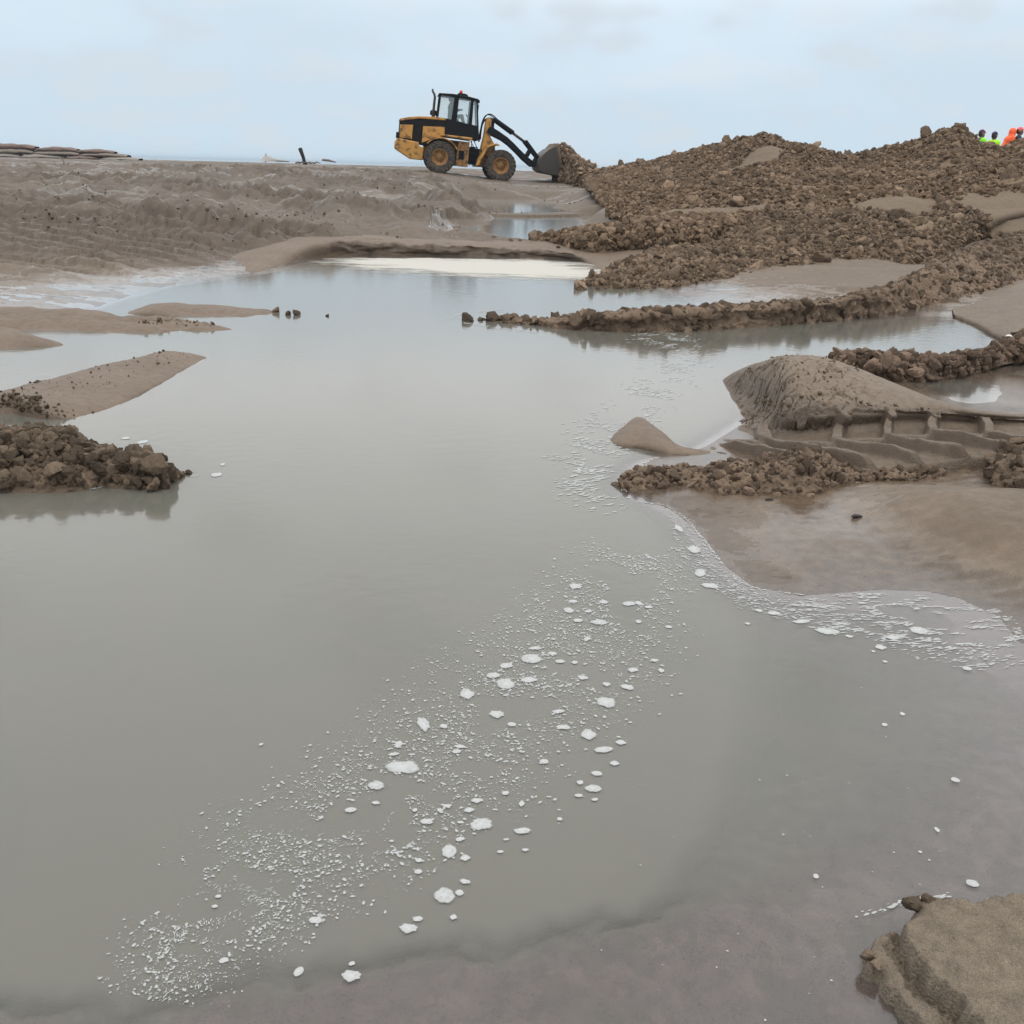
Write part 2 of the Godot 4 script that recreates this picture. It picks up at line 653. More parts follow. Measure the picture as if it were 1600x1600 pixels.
func make_clod_meshes() -> void:
	for k in 9:
		var st := SurfaceTool.new()
		st.begin(Mesh.PRIMITIVE_TRIANGLES)
		st.set_smooth_group(0)
		var g := 8
		for f in 6:
			for a in g:
				for b in g:
					var quad: Array[Vector3] = []
					for o in [[0, 0], [1, 0], [1, 1], [0, 1]]:
						var x: float = (a + o[0]) * 2.0 / g - 1.0
						var y: float = (b + o[1]) * 2.0 / g - 1.0
						var v: Vector3 = [Vector3(1, x, y), Vector3(-1, y, x), Vector3(y, 1, x), Vector3(x, -1, y), Vector3(x, y, 1), Vector3(y, x, -1)][f].normalized()
						var w := v * (0.56 + 0.20 * n_mid.get_noise_3dv(v * 0.8 + Vector3(k * 9, 0, 0)))
						# broken faces
						for c in 7:
							var dir := Vector3(sin(k * 2.1 + c * 2.4), cos(k * 1.3 + c * 1.9), sin(k * 3.7 + c * 4.2)).normalized()
							var over := w.dot(dir) - (0.26 + 0.03 * ((c * 5 + k) % 4))
							if over > 0.0: w -= dir * over * 0.9
						w += v * (0.10 * (clod_bump(v * 2.6 + Vector3(0, k * 7, 0)) - 0.5) + 0.09 * n_fine.get_noise_3dv(v * 2.6 + Vector3(0, 0, k * 3)) + 0.05 * n_fine.get_noise_3dv(v * 6.0 + Vector3(0, 4, k * 3)))
						quad.append(w)
					for t in [0, 1, 2, 0, 2, 3]:
						st.add_vertex(quad[t])
		st.index()
		st.generate_normals()
		var m := st.commit()
		# the triangles must face outwards
		var arr := m.surface_get_arrays(0)
		var vs: PackedVector3Array = arr[Mesh.ARRAY_VERTEX]
		var ns: PackedVector3Array = arr[Mesh.ARRAY_NORMAL]
		var sum := 0.0
		for i in vs.size(): sum += vs[i].dot(ns[i])
		if sum < 0.0:
			for i in ns.size(): ns[i] = -ns[i]
			var ix: PackedInt32Array = arr[Mesh.ARRAY_INDEX]
			for i in range(0, ix.size(), 3):
				var w := ix[i]
				ix[i] = ix[i + 1]
				ix[i + 1] = w
			arr[Mesh.ARRAY_NORMAL] = ns
			arr[Mesh.ARRAY_INDEX] = ix
			m = ArrayMesh.new()
			m.add_surface_from_arrays(Mesh.PRIMITIVE_TRIANGLES, arr)
		clod_meshes.append(m)


# ------------------------------------------------------------------ ground and water
func profile(c: PackedVector2Array, d: float) -> float:
	for k in range(1, c.size()):
		if d <= c[k].x:
			var t := (d - c[k - 1].x) / (c[k].x - c[k - 1].x)
			return lerpf(c[k - 1].y, c[k].y, t * t * (3.0 - 2.0 * t) * 0.5 + t * 0.5)
	return c[c.size() - 1].y


func poly_sd(poly: PackedVector2Array, q: Vector2) -> float:
	# positive outside, negative inside
	var best := 1e9
	var inside := false
	var n := poly.size()
	var a := poly[n - 1]
	for k in n:
		var b := poly[k]
		var e := b - a
		var w := q - a
		var t := clampf(w.dot(e) / e.length_squared(), 0.0, 1.0)
		best = minf(best, (w - e * t).length_squared())
		if (a.y > q.y) != (b.y > q.y) and q.x < (b.x - a.x) * (q.y - a.y) / (b.y - a.y) + a.x:
			inside = not inside
		a = b
	best = sqrt(best)
	return -best if inside else best


func line_at(line: PackedVector2Array, q: Vector2) -> Vector3:
	# (length along, signed distance across, distance)
	var best := Vector3(0, 0, 1e9)
	var along := 0.0
	for k in range(1, line.size()):
		var a := line[k - 1]
		var e := line[k] - a
		var l := e.length()
		var w := q - a
		var t := clampf(w.dot(e) / (l * l), 0.0, 1.0)
		var off := w - e * t
		var dd := off.length()
		if dd < best.z:
			best = Vector3(along + t * l, signf(e.cross(w)) * dd, dd)
		along += l
	return best


func coarse_row(j: int) -> void:
	var row: Array[PackedFloat32Array] = []
	var wide := NU / 4
	for f in 3 + puddle_polys.size():
		var a := PackedFloat32Array()
		a.resize(wide)
		row.append(a)
	var jj := 4.0 * (j + 0.5) - 0.5
	var d := lerpf(dist[int(jj)], dist[mini(int(jj) + 1, NV - 1)], jj - int(jj))
	for i in wide:
		var ii := 4.0 * (i + 0.5) - 0.5
		var t := lerpf(lat[int(ii)], lat[mini(int(ii) + 1, NU - 1)], ii - int(ii))
		var q := Vector2(t * d, -d)
		row[0][i] = clampf(poly_sd(pond_poly, q), -3.0, 30.0)
		row[1][i] = clampf(poly_sd(dry_poly, q), -3.0, 5.0)
		row[2][i] = clampf(poly_sd(shallow_poly, q), -3.0, 5.0)
		for k in puddle_polys.size():
			row[3 + k][i] = clampf(poly_sd(puddle_polys[k], q), -3.0, 5.0)
	coarse_rows[j] = row


func upsample(slot: int) -> PackedFloat32Array:
	var flat := PackedFloat32Array()
	for r in coarse_rows: flat.append_array(r[slot])
	var im := Image.create_from_data(NU / 4, NV / 4, false, Image.FORMAT_RF, flat.to_byte_array())
	im.resize(NU, NV, Image.INTERPOLATE_CUBIC)
	return im.get_data().to_float32_array()


func brick_track(s: float, w: float, half: float, pitch: float, lane: float) -> float:
	# the print of a lugged tyre: sunk floors between raised bars, in staggered rows
	var inside := smoothstep(half, half - 0.12, absf(w))
	var row := floorf(w / lane)
	var fr := fposmod(w / lane, 1.0)
	var ss := s + (0.5 * pitch if int(row) % 2 != 0 else 0.0) + 0.1 * w
	var cs := absf(fposmod(ss / pitch, 1.0) - 0.5) * 2.0
	# each block rises gently from behind and breaks off towards the front
	var step := (0.25 + 0.75 * fr) * smoothstep(1.0, 0.90, fr) * smoothstep(0.92, 0.74, cs)
	return inside * (1.15 * step - 0.8)


func fine_row(j: int) -> void:
	var p := PackedVector3Array()
	var c := PackedColorArray()
	var wy := PackedFloat32Array()
	var deep := PackedFloat32Array()
	var wetness := PackedByteArray()
	wetness.resize(NU)
	p.resize(NU)
	c.resize(NU)
	wy.resize(NU)
	deep.resize(NU)
	var d := dist[j]
	var lp := profile(left_profile, d)
	var mp := profile(mid_profile, d)
	var rp := profile(right_profile, d)
	var moist := Color(0.209, 0.152, 0.108)
	var wet := Color(0.135, 0.108, 0.09)
	var bed := Color(0.112, 0.078, 0.068)
	var pale := Color(0.247, 0.185, 0.133)
	for i in NU:
		var t := lat[i]
		var x := t * d
		var z := -d
		var a := j * NU + i
		var sd := field_sd[a]
		var wl := smoothstep(0.0, -0.10, t)
		var wr := smoothstep(0.02, 0.12, t)
		var e := lerpf(lerpf(mp, lp, wl), rp, wr) + 0.8 * smoothstep(0.30, 0.40, t) * smoothstep(30.0, 37.0, d) * smoothstep(66.0, 50.0, d)
		if d < 5.0 and t > 0.3:
			# the slope at the right edge, with a drain line at its foot
			var k := smoothstep(0.0, 0.45, x - lerpf(1.36, 1.18, smoothstep(2.6, 4.4, d)))
			e += 0.11 * k * smoothstep(4.2, 3.6, d)
		var h: float
		var under := 0.0
		var far_edge := clampf(0.12 * d, 0.5, 2.5)
		var shelf := smoothstep(2.0, 1.3, d)
		if sd >= 0.0:
			h = e * smoothstep(0.0, far_edge, sd) + 0.012 * minf(sd, 1.0)
		else:
			var sh := field_shallow[a] + 0.05 * n_mid.get_noise_2d(x * 3.5, z * 3.5) + 0.012 * n_fine.get_noise_2d(x * 18.0, z * 18.0)
			var reach := lerpf(0.17, 1.3, smoothstep(0.2, 0.8, x))
			var into := clampf((sh + 0.03) / reach, 0.0, 1.0)
			under = smoothstep(0.0, 0.3, into) * smoothstep(2.5, 1.9, d)
			var deep_to := 0.0035 + 0.10 * pow(into, 1.6) + 0.2 * smoothstep(0.5, 1.0, into)
			h = -deep_to * smoothstep(0.0, 1.0, -sd / lerpf(0.7, 0.1, shelf)) + 0.004 * sd * (1.0 - smoothstep(0.0, -0.1, sh)) * (1.0 - shelf)
			h = maxf(h, -0.32)
		# puddle basins
		var level := -9.0
		for k in puddle_polys.size():
			var ps := field_puddle[k][a]
			var span := 0.35 if k == 2 or k == 0 else 1.0
			if ps < span:
				var lv := puddle_level[k]
				if ps < 0.0: h = lv - 0.06 * smoothstep(0.0, 0.5, -ps)
				else: h = lerpf(lv + 0.02 * ps, maxf(h, lv + 0.005) if k != 2 and k != 0 else h, smoothstep(0.0, span, ps))
				if ps < 0.25: level = lv
		var smooth_h := h
		# relief
		var land := smoothstep(-0.05, 0.5, sd) if d > 7.0 else smoothstep(0.0, 0.4, sd)
		if level > -5.0: land *= 0.25
		var left := smoothstep(0.02, -0.06, t)
		var g := Vector2(x * 0.94 + z * 0.34, -x * 0.34 + z * 0.94)
		var rough := left * smoothstep(12.0, 17.0, d) * smoothstep(75.0, 45.0, d)
		rough *= lerpf(1.0, 0.35, smoothstep(36.0, 44.0, d)) * smoothstep(0.5, 2.2, sd)
		var across := x * 0.97 - z * 0.24
		var along := x * 0.24 + z * 0.97
		if level > -5.0: rough *= 0.06
		var ridge := n_ridge.get_noise_2d(across * 0.55, along * 0.10)
		var patches := smoothstep(-0.15, 0.35, n_mid.get_noise_2d(across * 0.33 + 4.0, along * 0.14))
		var add := 0.0
		var turned := 0.0
		if rough > 0.01:
			add += rough * (0.15 * ridge + 0.035 * n_ridge.get_noise_2d(across * 1.9 + 5.0, along * 0.25) + 0.05 * n_big.get_noise_2d(x * 0.5, z * 1.1))
			add += rough * patches * 0.15 * (clampf(-n_cell.get_noise_2d(across * 2.6, along * 0.9 + 0.5 * ridge), 0.0, 1.0) - 0.4)
			add += rough * patches * 0.06 * (clampf(-n_cell.get_noise_2d(across * 5.0, along * 3.0), 0.0, 1.0) - 0.4)
		# softer unevenness everywhere on land
		add += land * (0.010 * n_big.get_noise_2d(x * 0.8, z * 0.8) + 0.004 * n_mid.get_noise_2d(x * 4.0, z * 4.0)) * (1.0 if d > 7.0 else 0.6)
		if d > 6.5 and t > -0.03 and t < 0.14 and d < 45.0 and d > 15.0:
			add += land * 0.03 * (clampf(-n_cell.get_noise_2d(x * 3.0, z * 3.0), 0.0, 1.0) - 0.4) * patches
		if d > 8.0 and d < 20.0 and t < -0.1:
			# streaky runnels where water drains to the pond
			add += 0.014 * n_ridge.get_noise_2d(g.x * 0.9, g.y * 4.0) * smoothstep(1.8, 0.4, absf(sd - 0.6)) * smoothstep(0.0, 0.3, sd)
		for b in bands:
			if d > b.near and d < b.far and t > b.t0 and t < b.t1:
				var l := line_at(b.line, Vector2(x, z))
				if l.z < b.half + 0.3 and sd > 0.1:
					var wob: float = 0.05 * n_mid.get_noise_2d(x * 2.0, z * 2.0)
					add += smoothstep(0.3, 1.6, sd) * b.depth * brick_track(l.x + wob, l.y + wob, b.half, b.pitch, b.lane) + smoothstep(0.3, 1.6, sd) * b.depth * 0.7 * smoothstep(0.28, 0.05, absf(l.z - b.half - 0.08)) * (0.4 + 1.3 * clampf(-n_cell.get_noise_2d(x * 4.0, z * 4.0), 0.0, 1.0))
					turned = maxf(turned, smoothstep(b.half + 0.3, b.half, l.z))
		if d < 5.0 and t > 0.25 and sd > 0.0:
			# rills down the right slope, small sandy steps
			var k2 := smoothstep(1.25, 1.5, x) * smoothstep(0.0, 0.2, sd)
			add += k2 * (0.006 * n_ridge.get_noise_2d(x * 1.6 + z * 0.5, z * 13.0 - x * 2.0) + 0.006 * n_mid.get_noise_2d(x * 2.0, z * 2.0))
			add += 0.002 * n_mid.get_noise_2d(x * 9.0, z * 9.0) * smoothstep(0.0, 0.3, sd)
		if sd < 0.0 and d < 2.2:
			add += 0.0014 * n_mid.get_noise_2d(x * 3.0, z * 3.0) * shelf + 0.0006 * n_fine.get_noise_2d(x * 16.0, z * 16.0)
			# a sandy tongue with its lighter crest
			var l2 := absf(x - 0.36 - 0.14 * (d - 1.25))
			add += 0.0015 * smoothstep(0.07, 0.0, l2) * smoothstep(1.7, 1.35, d)
		h += add
		p[i] = Vector3(x, h, z)
		# colour: damp and wet sand, lighter dried streaks, a greenish tinge of algae far left
		var w := n_mid.get_noise_2d(x * 0.9, z * 2.4)
		var col := moist.lerp(pale, clampf(0.35 + 1.1 * w, 0.0, 1.0))
		col = col.lerp(wet, 0.55 * smoothstep(0.035, 0.0, smooth_h) * smoothstep(0.35, 0.0, sd))
		if rough > 0.0:
			col = col.lerp(Color(0.165, 0.12, 0.085), maxf(0.6 * rough * patches, 0.7 * turned))
		if sd < 0.0:
			col = bed.lerp(Color(0.13, 0.094, 0.08), clampf(0.5 + 1.4 * n_big.get_noise_2d(x * 2.6 + 3.0, z * 2.6), 0.0, 1.0))
			col = col.lerp(Color(0.27, 0.24, 0.195), under)  # bed painted lighter here to offset light lost in the murk
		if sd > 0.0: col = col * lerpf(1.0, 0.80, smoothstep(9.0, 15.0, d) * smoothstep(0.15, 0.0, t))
		var f := 1.0 + 0.12 * n_fine.get_noise_2d(x * 6.0, z * 6.0)
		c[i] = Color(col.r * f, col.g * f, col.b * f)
		# water: the pond, puddles, and a thin film over the flat wet sand
		var water := -9.0
		if sd < 0.02: water = 0.0
		elif level > -5.0: water = level
		else:
			var flat := smoothstep(0.075, 0.03, smooth_h) * smoothstep(-0.04, 0.04, field_dry[a])
			if d < 6.5: flat *= smoothstep(1.0, 0.5, sd) if x < 1.0 else smoothstep(1.5, 0.9, sd)
			if d > 20.0: flat = 0.0
			flat *= 0.35 + 0.9 * smoothstep(-0.35, 0.25, n_mid.get_noise_2d(x * 0.7, z * 1.6))
			if d < 6.5: flat *= 0.3
			water = smooth_h + 0.004 * flat - 0.012 * (1.0 - flat) if flat > 0.02 else -9.0
		wy[i] = water
		var gloss := smoothstep(0.10, 0.0, smooth_h) * smoothstep(2.6, 0.5, sd) * (0.4 + 0.6 * smoothstep(-0.05, 0.06, field_dry[a])) + 0.35 * n_mid.get_noise_2d(x * 1.3, z * 2.6) + 0.15 * n_fine.get_noise_2d(x * 9.0, z * 20.0)
		if d > 9.0 and t < 0.05: gloss += 0.04 * smoothstep(9.0, 12.0, d)
		if level > -5.0: gloss = 1.0
		if d > 20.0: gloss = 0.04 + 0.40 * smoothstep(0.05, 0.45, n_mid.get_noise_2d(x * 0.15 + 7.0, z * 0.5)) + 0.2 * n_fine.get_noise_2d(x * 2.0, z * 6.0)
		wetness[i] = clampi(int(gloss * 4.0), 0, 3)
		deep[i] = maxf(water - h, 0.0)
	fine_rows[j] = [p, c, wy, deep, wetness]


func build_ground_and_water() -> void:
	var d := 0.75
	while d < 100.0:
		dist.append(d)
		var step := clampf(0.0014 * d * d, 0.011, 0.09)
		if d > 6.0 and d < 18.0: step = 0.06
		if d > 30.0: step = 0.14
		if d > 60.0: step = 0.6
		d += step
	NV = dist.size() / 4 * 4
	lat.resize(NU)
	for i in NU:
		var s := i * 2.0 / (NU - 1) - 1.0
		lat[i] = 0.62 * s + 0.62 * pow(absf(s), 9.0) * signf(s)
	pond_poly = PackedVector2Array([Vector2(-1.311, -0.903), Vector2(-0.655, -1.007), Vector2(-0.338, -1.095), Vector2(0.113, -1.140), Vector2(0.437, -1.139), Vector2(0.805, -1.048), Vector2(1.433, -1.168), Vector2(2.481, -2.359), Vector2(1.916, -2.504), Vector2(1.529, -2.598), Vector2(1.456, -2.663), Vector2(1.477, -2.844), Vector2(1.413, -2.971), Vector2(1.332, -3.022), Vector2(1.191, -3.028), Vector2(0.907, -2.959), Vector2(0.772, -3.027), Vector2(0.714, -3.212), Vector2(0.692, -3.487), Vector2(0.622, -3.781), Vector2(0.513, -3.926), Vector2(0.490, -4.081), Vector2(0.604, -4.484), Vector2(0.908, -4.737), Vector2(1.306, -5.443), Vector2(1.887, -6.588), Vector2(2.552, -7.085), Vector2(3.084, -7.307), Vector2(3.747, -7.978), Vector2(4.190, -9.044), Vector2(4.118, -9.624), Vector2(3.578, -9.784), Vector2(2.558, -9.345), Vector2(1.843, -9.550), Vector2(1.803, -10.591), Vector2(1.644, -11.591), Vector2(1.411, -12.061), Vector2(1.405, -13.093), Vector2(1.069, -14.606), Vector2(0.865, -14.955), Vector2(-0.994, -14.828), Vector2(-2.539, -14.365), Vector2(-2.839, -13.685), Vector2(-2.949, -12.367), Vector2(-3.306, -11.477), Vector2(-3.616, -10.703), Vector2(-3.691, -9.657), Vector2(-3.667, -8.849), Vector2(-3.646, -8.532), Vector2(-3.701, -7.943), Vector2(-4.065, -7.496), Vector2(-4.820, -6.329), Vector2(-5.387, -4.122)])
	shallow_poly = PackedVector2Array([Vector2(-0.949, -0.945), Vector2(-0.852, -1.214), Vector2(-0.597, -1.257), Vector2(-0.391, -1.311), Vector2(-0.231, -1.339), Vector2(-0.066, -1.373), Vector2(0.107, -1.445), Vector2(0.242, -1.466), Vector2(0.334, -1.485), Vector2(0.423, -1.535), Vector2(0.533, -1.603), Vector2(0.686, -1.713), Vector2(0.860, -1.878), Vector2(1.104, -2.136), Vector2(1.434, -2.372), Vector2(1.800, -2.324), Vector2(1.007, -0.963)])
	dry_poly = PackedVector2Array([Vector2(0.613, -3.901), Vector2(0.867, -4.024), Vector2(1.050, -3.855), Vector2(0.890, -3.422), Vector2(0.950, -3.044), Vector2(0.766, -3.048), Vector2(0.710, -3.308), Vector2(0.676, -3.576)])
	puddle_polys = [PackedVector2Array([Vector2(-1.272, -17.395), Vector2(-0.979, -16.869), Vector2(-0.525, -17.044), Vector2(0.398, -16.783), Vector2(0.995, -17.470), Vector2(1.570, -18.710), Vector2(1.542, -20.680), Vector2(1.365, -23.034), Vector2(1.801, -25.338), Vector2(1.077, -26.292), Vector2(-0.181, -25.575), Vector2(-1.166, -23.732), Vector2(-0.596, -21.305), Vector2(-1.317, -19.614)]), PackedVector2Array([Vector2(-1.804, -30.982), Vector2(-0.880, -34.741), Vector2(0.813, -36.131), Vector2(1.329, -32.750), Vector2(0.878, -29.357), Vector2(1.435, -27.158), Vector2(-0.181, -25.437), Vector2(-1.949, -26.629)]), PackedVector2Array([Vector2(2.452, -6.645), Vector2(2.613, -6.538), Vector2(2.910, -6.662), Vector2(3.071, -6.598), Vector2(3.049, -6.272), Vector2(2.785, -5.809), Vector2(2.567, -5.817), Vector2(2.500, -6.129)]), PackedVector2Array([Vector2(-17.901, -33.659), Vector2(-17.018, -34.306), Vector2(-16.021, -35.450), Vector2(-14.352, -31.995), Vector2(-14.268, -29.448), Vector2(-15.180, -28.519)])]
	puddle_level = PackedFloat32Array([0.15, 0.2, 0.02, 0.72])
	bands = [
		{"line": PackedVector2Array([Vector2(-9.371, -15.969), Vector2(-7.069, -15.292), Vector2(-5.585, -14.051), Vector2(-4.621, -13.556), Vector2(-3.818, -12.772)]), "half": 1.3, "depth": 0.075, "pitch": 0.24, "lane": 0.38, "near": 9.0, "far": 20.0, "t0": -1.2, "t1": -0.18},
		{"line": PackedVector2Array([Vector2(-7.420, -12.534), Vector2(-6.073, -12.274), Vector2(-5.210, -11.830), Vector2(-4.498, -11.477)]), "half": 0.62, "depth": 0.06, "pitch": 0.24, "lane": 0.36, "near": 9.0, "far": 16.0, "t0": -1.2, "t1": -0.18},
		{"line": PackedVector2Array([Vector2(-11.333, -19.865), Vector2(-7.547, -18.980), Vector2(-4.897, -16.863), Vector2(-3.169, -15.351)]), "half": 0.38, "depth": 0.12, "pitch": 0.3, "lane": 0.38, "near": 14.0, "far": 34.0, "t0": -1.2, "t1": -0.1},
		{"line": PackedVector2Array([Vector2(-9.754, -17.029), Vector2(-7.813, -17.256), Vector2(-5.493, -16.203), Vector2(-3.988, -14.925)]), "half": 0.42, "depth": 0.11, "pitch": 0.3, "lane": 0.42, "near": 13.0, "far": 30.0, "t0": -1.2, "t1": -0.1},
		{"line": PackedVector2Array([Vector2(-12.037, -26.823), Vector2(-9.294, -26.716), Vector2(-5.210, -22.742), Vector2(-1.990, -19.261)]), "half": 0.5, "depth": 0.14, "pitch": 0.3, "lane": 0.5, "near": 15.0, "far": 46.0, "t0": -0.6, "t1": 0.0},
		{"line": PackedVector2Array([Vector2(-13.852, -40.644), Vector2(-8.382, -35.812), Vector2(-4.380, -29.023), Vector2(-1.313, -23.792)]), "half": 0.5, "depth": 0.14, "pitch": 0.3, "lane": 0.5, "near": 17.0, "far": 52.0, "t0": -0.5, "t1": 0.05},
		{"line": PackedVector2Array([Vector2(-11.792, -45.784), Vector2(-6.514, -43.234), Vector2(-2.099, -31.207)]), "half": 0.45, "depth": 0.12, "pitch": 0.3, "lane": 0.45, "near": 20.0, "far": 52.0, "t0": -0.4, "t1": 0.05},
		{"line": PackedVector2Array([Vector2(2.706, -10.427), Vector2(3.456, -11.012), Vector2(4.408, -11.398)]), "half": 0.3, "depth": 0.035, "pitch": 0.3, "lane": 0.3, "near": 8.5, "far": 14.0, "t0": 0.1, "t1": 0.6},
	]
	coarse_rows.resize(NV / 4)
	var g := WorkerThreadPool.add_group_task(coarse_row, NV / 4)
	WorkerThreadPool.wait_for_group_task_completion(g)
	field_sd = upsample(0)
	field_dry = upsample(1)
	field_shallow = upsample(2)
	for k in puddle_polys.size(): field_puddle.append(upsample(3 + k))
	fine_rows.resize(NV)
	g = WorkerThreadPool.add_group_task(fine_row, NV)
	WorkerThreadPool.wait_for_group_task_completion(g)
	var p := PackedVector3Array()
	var c := PackedColorArray()
	var wy := PackedFloat32Array()
	var deep := PackedFloat32Array()
	var gloss_of := PackedByteArray()
	for r in fine_rows:
		p.append_array(r[0])
		c.append_array(r[1])
		wy.append_array(r[2])
		deep.append_array(r[3])
		gloss_of.append_array(r[4])
	fine_rows.clear()
	ground_p = p
	var n := grid_normals(p, NU, NV)
	var flip := n[NU * 10 + NU / 2].y < 0.0
	if flip:
		for i in n.size(): n[i] = -n[i]
	var whole: ArrayMesh = null
	for step in 4:
		var keep := PackedByteArray()
		keep.resize(p.size())
		for i in p.size(): keep[i] = 1 if gloss_of[i] == step else 0
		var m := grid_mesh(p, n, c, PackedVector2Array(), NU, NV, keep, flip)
		if m == null: continue
		if whole == null: whole = ArrayMesh.new()
		whole.add_surface_from_arrays(Mesh.PRIMITIVE_TRIANGLES, m.surface_get_arrays(0))
		var sm: StandardMaterial3D = mats["moist_sand"].duplicate()
		sm.resource_name = "sand_%s" % ["moist", "damp", "wet", "soaked"][step]
		if step == 3: sm.albedo_texture = mats["coarse_grain"]
		sm.roughness = [0.66, 0.42, 0.26, 0.16][step]
		sm.normal_scale = [0.45, 0.3, 0.16, 0.08][step]
		whole.surface_set_material(whole.get_surface_count() - 1, sm)
	var ground := put("ground", whole, null)
	tag(ground, "brown wet beach sand, rutted and furrowed, round the murky pond", "", "", "structure")

	# water surfaces, every second row and column
	var mu := NU / 2
	var mv := NV / 2
	var wp := PackedVector3Array()
	var wn := PackedVector3Array()
	var uv := PackedVector2Array()
	var mp := PackedVector3Array()
	var mc := PackedColorArray()
	wp.resize(mu * mv)
	wn.resize(mu * mv)
	uv.resize(mu * mv)
	mp.resize(mu * mv)
	mc.resize(mu * mv)
	wn.fill(Vector3.UP)
	var kind := PackedByteArray()
	kind.resize(mu * mv)
	for j in mv:
		for i in mu:
			var a := j * 2 * NU + i * 2
			var b := j * mu + i
			var y := wy[a]
			var q := p[a]
			if y < -5.0: y = q.y - 0.05
			wp[b] = Vector3(q.x, y, q.z)
			mp[b] = Vector3(q.x, y - 0.0035, q.z)
			uv[b] = Vector2(q.x, q.z)
			var de := deep[a]
			var cloud := 0.5 + 0.5 * n_big.get_noise_2d(q.x * 0.9 - q.z * 0.5, q.z * 0.7)
			var al := clampf(1.0 - exp(-de * lerpf(42.0, 70.0, cloud)), 0.0, 1.0)
			var col := Color(0.117, 0.115, 0.094).lerp(Color(0.127, 0.124, 0.106), cloud)
			mc[b] = Color(col.r, col.g, col.b, al)
	var pond_keep := PackedByteArray()
	pond_keep.resize(mu * mv)
	var film_keep := PackedByteArray()
	film_keep.resize(mu * mv)
	var pool_keep: Array[PackedByteArray] = []
	for k in puddle_polys.size():
		var b := PackedByteArray()
		b.resize(mu * mv)
		pool_keep.append(b)
	for j in mv - 1:
		for i in mu - 1:
			var b := j * mu + i
			var pond := false
			var film := false
			var pool := -1
			var lost := false
			for o in [0, 1, mu, mu + 1]:
				var jj: int = (b + o) / mu
				var ii: int = (b + o) % mu
				var a := jj * 2 * NU + ii * 2
				if wy[a] < -5.0: lost = true
				if field_sd[a] < 0.0: pond = true
				for k in puddle_polys.size():
					if field_puddle[k][a] < 0.25: pool = k
			if pond: pond_keep[b] = 1
			elif pool >= 0:
				if not lost: pool_keep[pool][b] = 1
			elif not lost: film_keep[b] = 1
	var pond_node := base("pond_water", Vector3.ZERO, "wide murky grey pond filling the foreground", "", "", "structure")
	# a quad at the shore may reach over the land; there the surface dives under the sand
	put("water_surface", grid_mesh(wp, wn, PackedColorArray(), uv, mu, mv, pond_keep, flip), mats["water_surface"], pond_node)
	put("murk", grid_mesh(mp, wn, mc, PackedVector2Array(), mu, mv, pond_keep, flip), mats["murky_water"], pond_node)
	var fm := grid_mesh(wp, wn, PackedColorArray(), uv, mu, mv, film_keep, flip)
	if fm:
		tag(put("water_film", fm, mats["water_film"]), "thin shining film of water over flat wet sand beside the pond", "", "", "structure")
	var said := ["long bright puddle in the trough behind the sand bank", "bright shallow puddle in the trough nearest the wheel loader", "bright puddle behind the tyre-marked sand mound", "thin bright puddle at the far left of the beach"]
	for k in puddle_polys.size():
		var m := grid_mesh(wp, wn, PackedColorArray(), uv, mu, mv, pool_keep[k], flip)
		if m == null: continue
		var pud := base("puddle_water", Vector3.ZERO, said[k], "", "", "structure")
		put("water_surface", m, mats["water_surface"], pud)
		put("murk", grid_mesh(mp, wn, mc, PackedVector2Array(), mu, mv, pool_keep[k], flip), mats["murky_water"], pud)


func ground_at(x: float, z: float) -> float:
	# height of the plain ground on land, before relief
	var d := -z
	var t := x / d
	var e := lerpf(lerpf(profile(mid_profile, d), profile(left_profile, d), smoothstep(0.0, -0.10, t)), profile(right_profile, d), smoothstep(0.02, 0.12, t))
	return e


func build_sea() -> void:
	# the sea, from the beach to the horizon
	var m := PlaneMesh.new()
	m.size = Vector2(14000, 7900)
	m.subdivide_width = 4
	m.subdivide_depth = 4
	var s := put("sea", m, mats["sea_water"])
	s.position = Vector3(0, -0.55, -78 - 3950)
	tag(s, "grey-blue sea out to the horizon", "", "", "structure")
	# breakers: long rounded swells with a torn white crest
	var waves := [[-52.0, 60.0, 150.0, 1.15, 1.1], [-26.0, 60.0, 190.0, 1.0, 0.3], [-10.0, 40.0, 170.0, 0.95, 0.4], [30.0, 60.0, 180.0, 1.0, 0.4]]
	for w in waves:
		var st := SurfaceTool.new()
		st.begin(Mesh.PRIMITIVE_TRIANGLES)
		var secs: Array = []
		var steps := 60
		for k in steps + 1:
			var x: float = w[0] - w[1] / 2.0 + w[1] * k / steps
			var z: float = -w[2] + 4.0 * n_mid.get_noise_2d(x * 0.03, w[2])
			var e := sin(PI * k / steps)
			var top: float = w[3] * (0.75 + 0.5 * n_mid.get_noise_2d(x * 0.12, w[2] * 2.0) + w[4] * 0.9 * maxf(0.0, n_fine.get_noise_2d(x * 0.35, w[2]))) * e
			secs.append([Vector3(x, -0.9, z - 4.0), Vector3(x, -0.6 + top * 0.5, z - 1.5), Vector3(x, -0.6 + top, z), Vector3(x, -0.6 + top * 0.55, z + 0.8), Vector3(x, -0.9, z + 3.0)])
		var p := loft(secs, 240, 24)
		for i in p.size():
			p[i] += Vector3(0.1 * n_fine.get_noise_3dv(p[i] * 2.0), 0.12 * n_fine.get_noise_3dv(p[i] * 1.3 + Vector3(9, 0, 0)), 0.15 * n_fine.get_noise_3dv(p[i] * 1.7))
		var n := grid_normals(p, 240, 24)
		var flip := n[240 * 12 + 120].y < 0.0
		if flip:
			for i in n.size(): n[i] = -n[i]
		var o := put("surf", grid_mesh(p, n, PackedColorArray(), PackedVector2Array(), 240, 24, PackedByteArray(), flip), mats["surf"])
		tag(o, "white breaking surf beyond the beach crest", "", "breakers along the shore", "stuff")


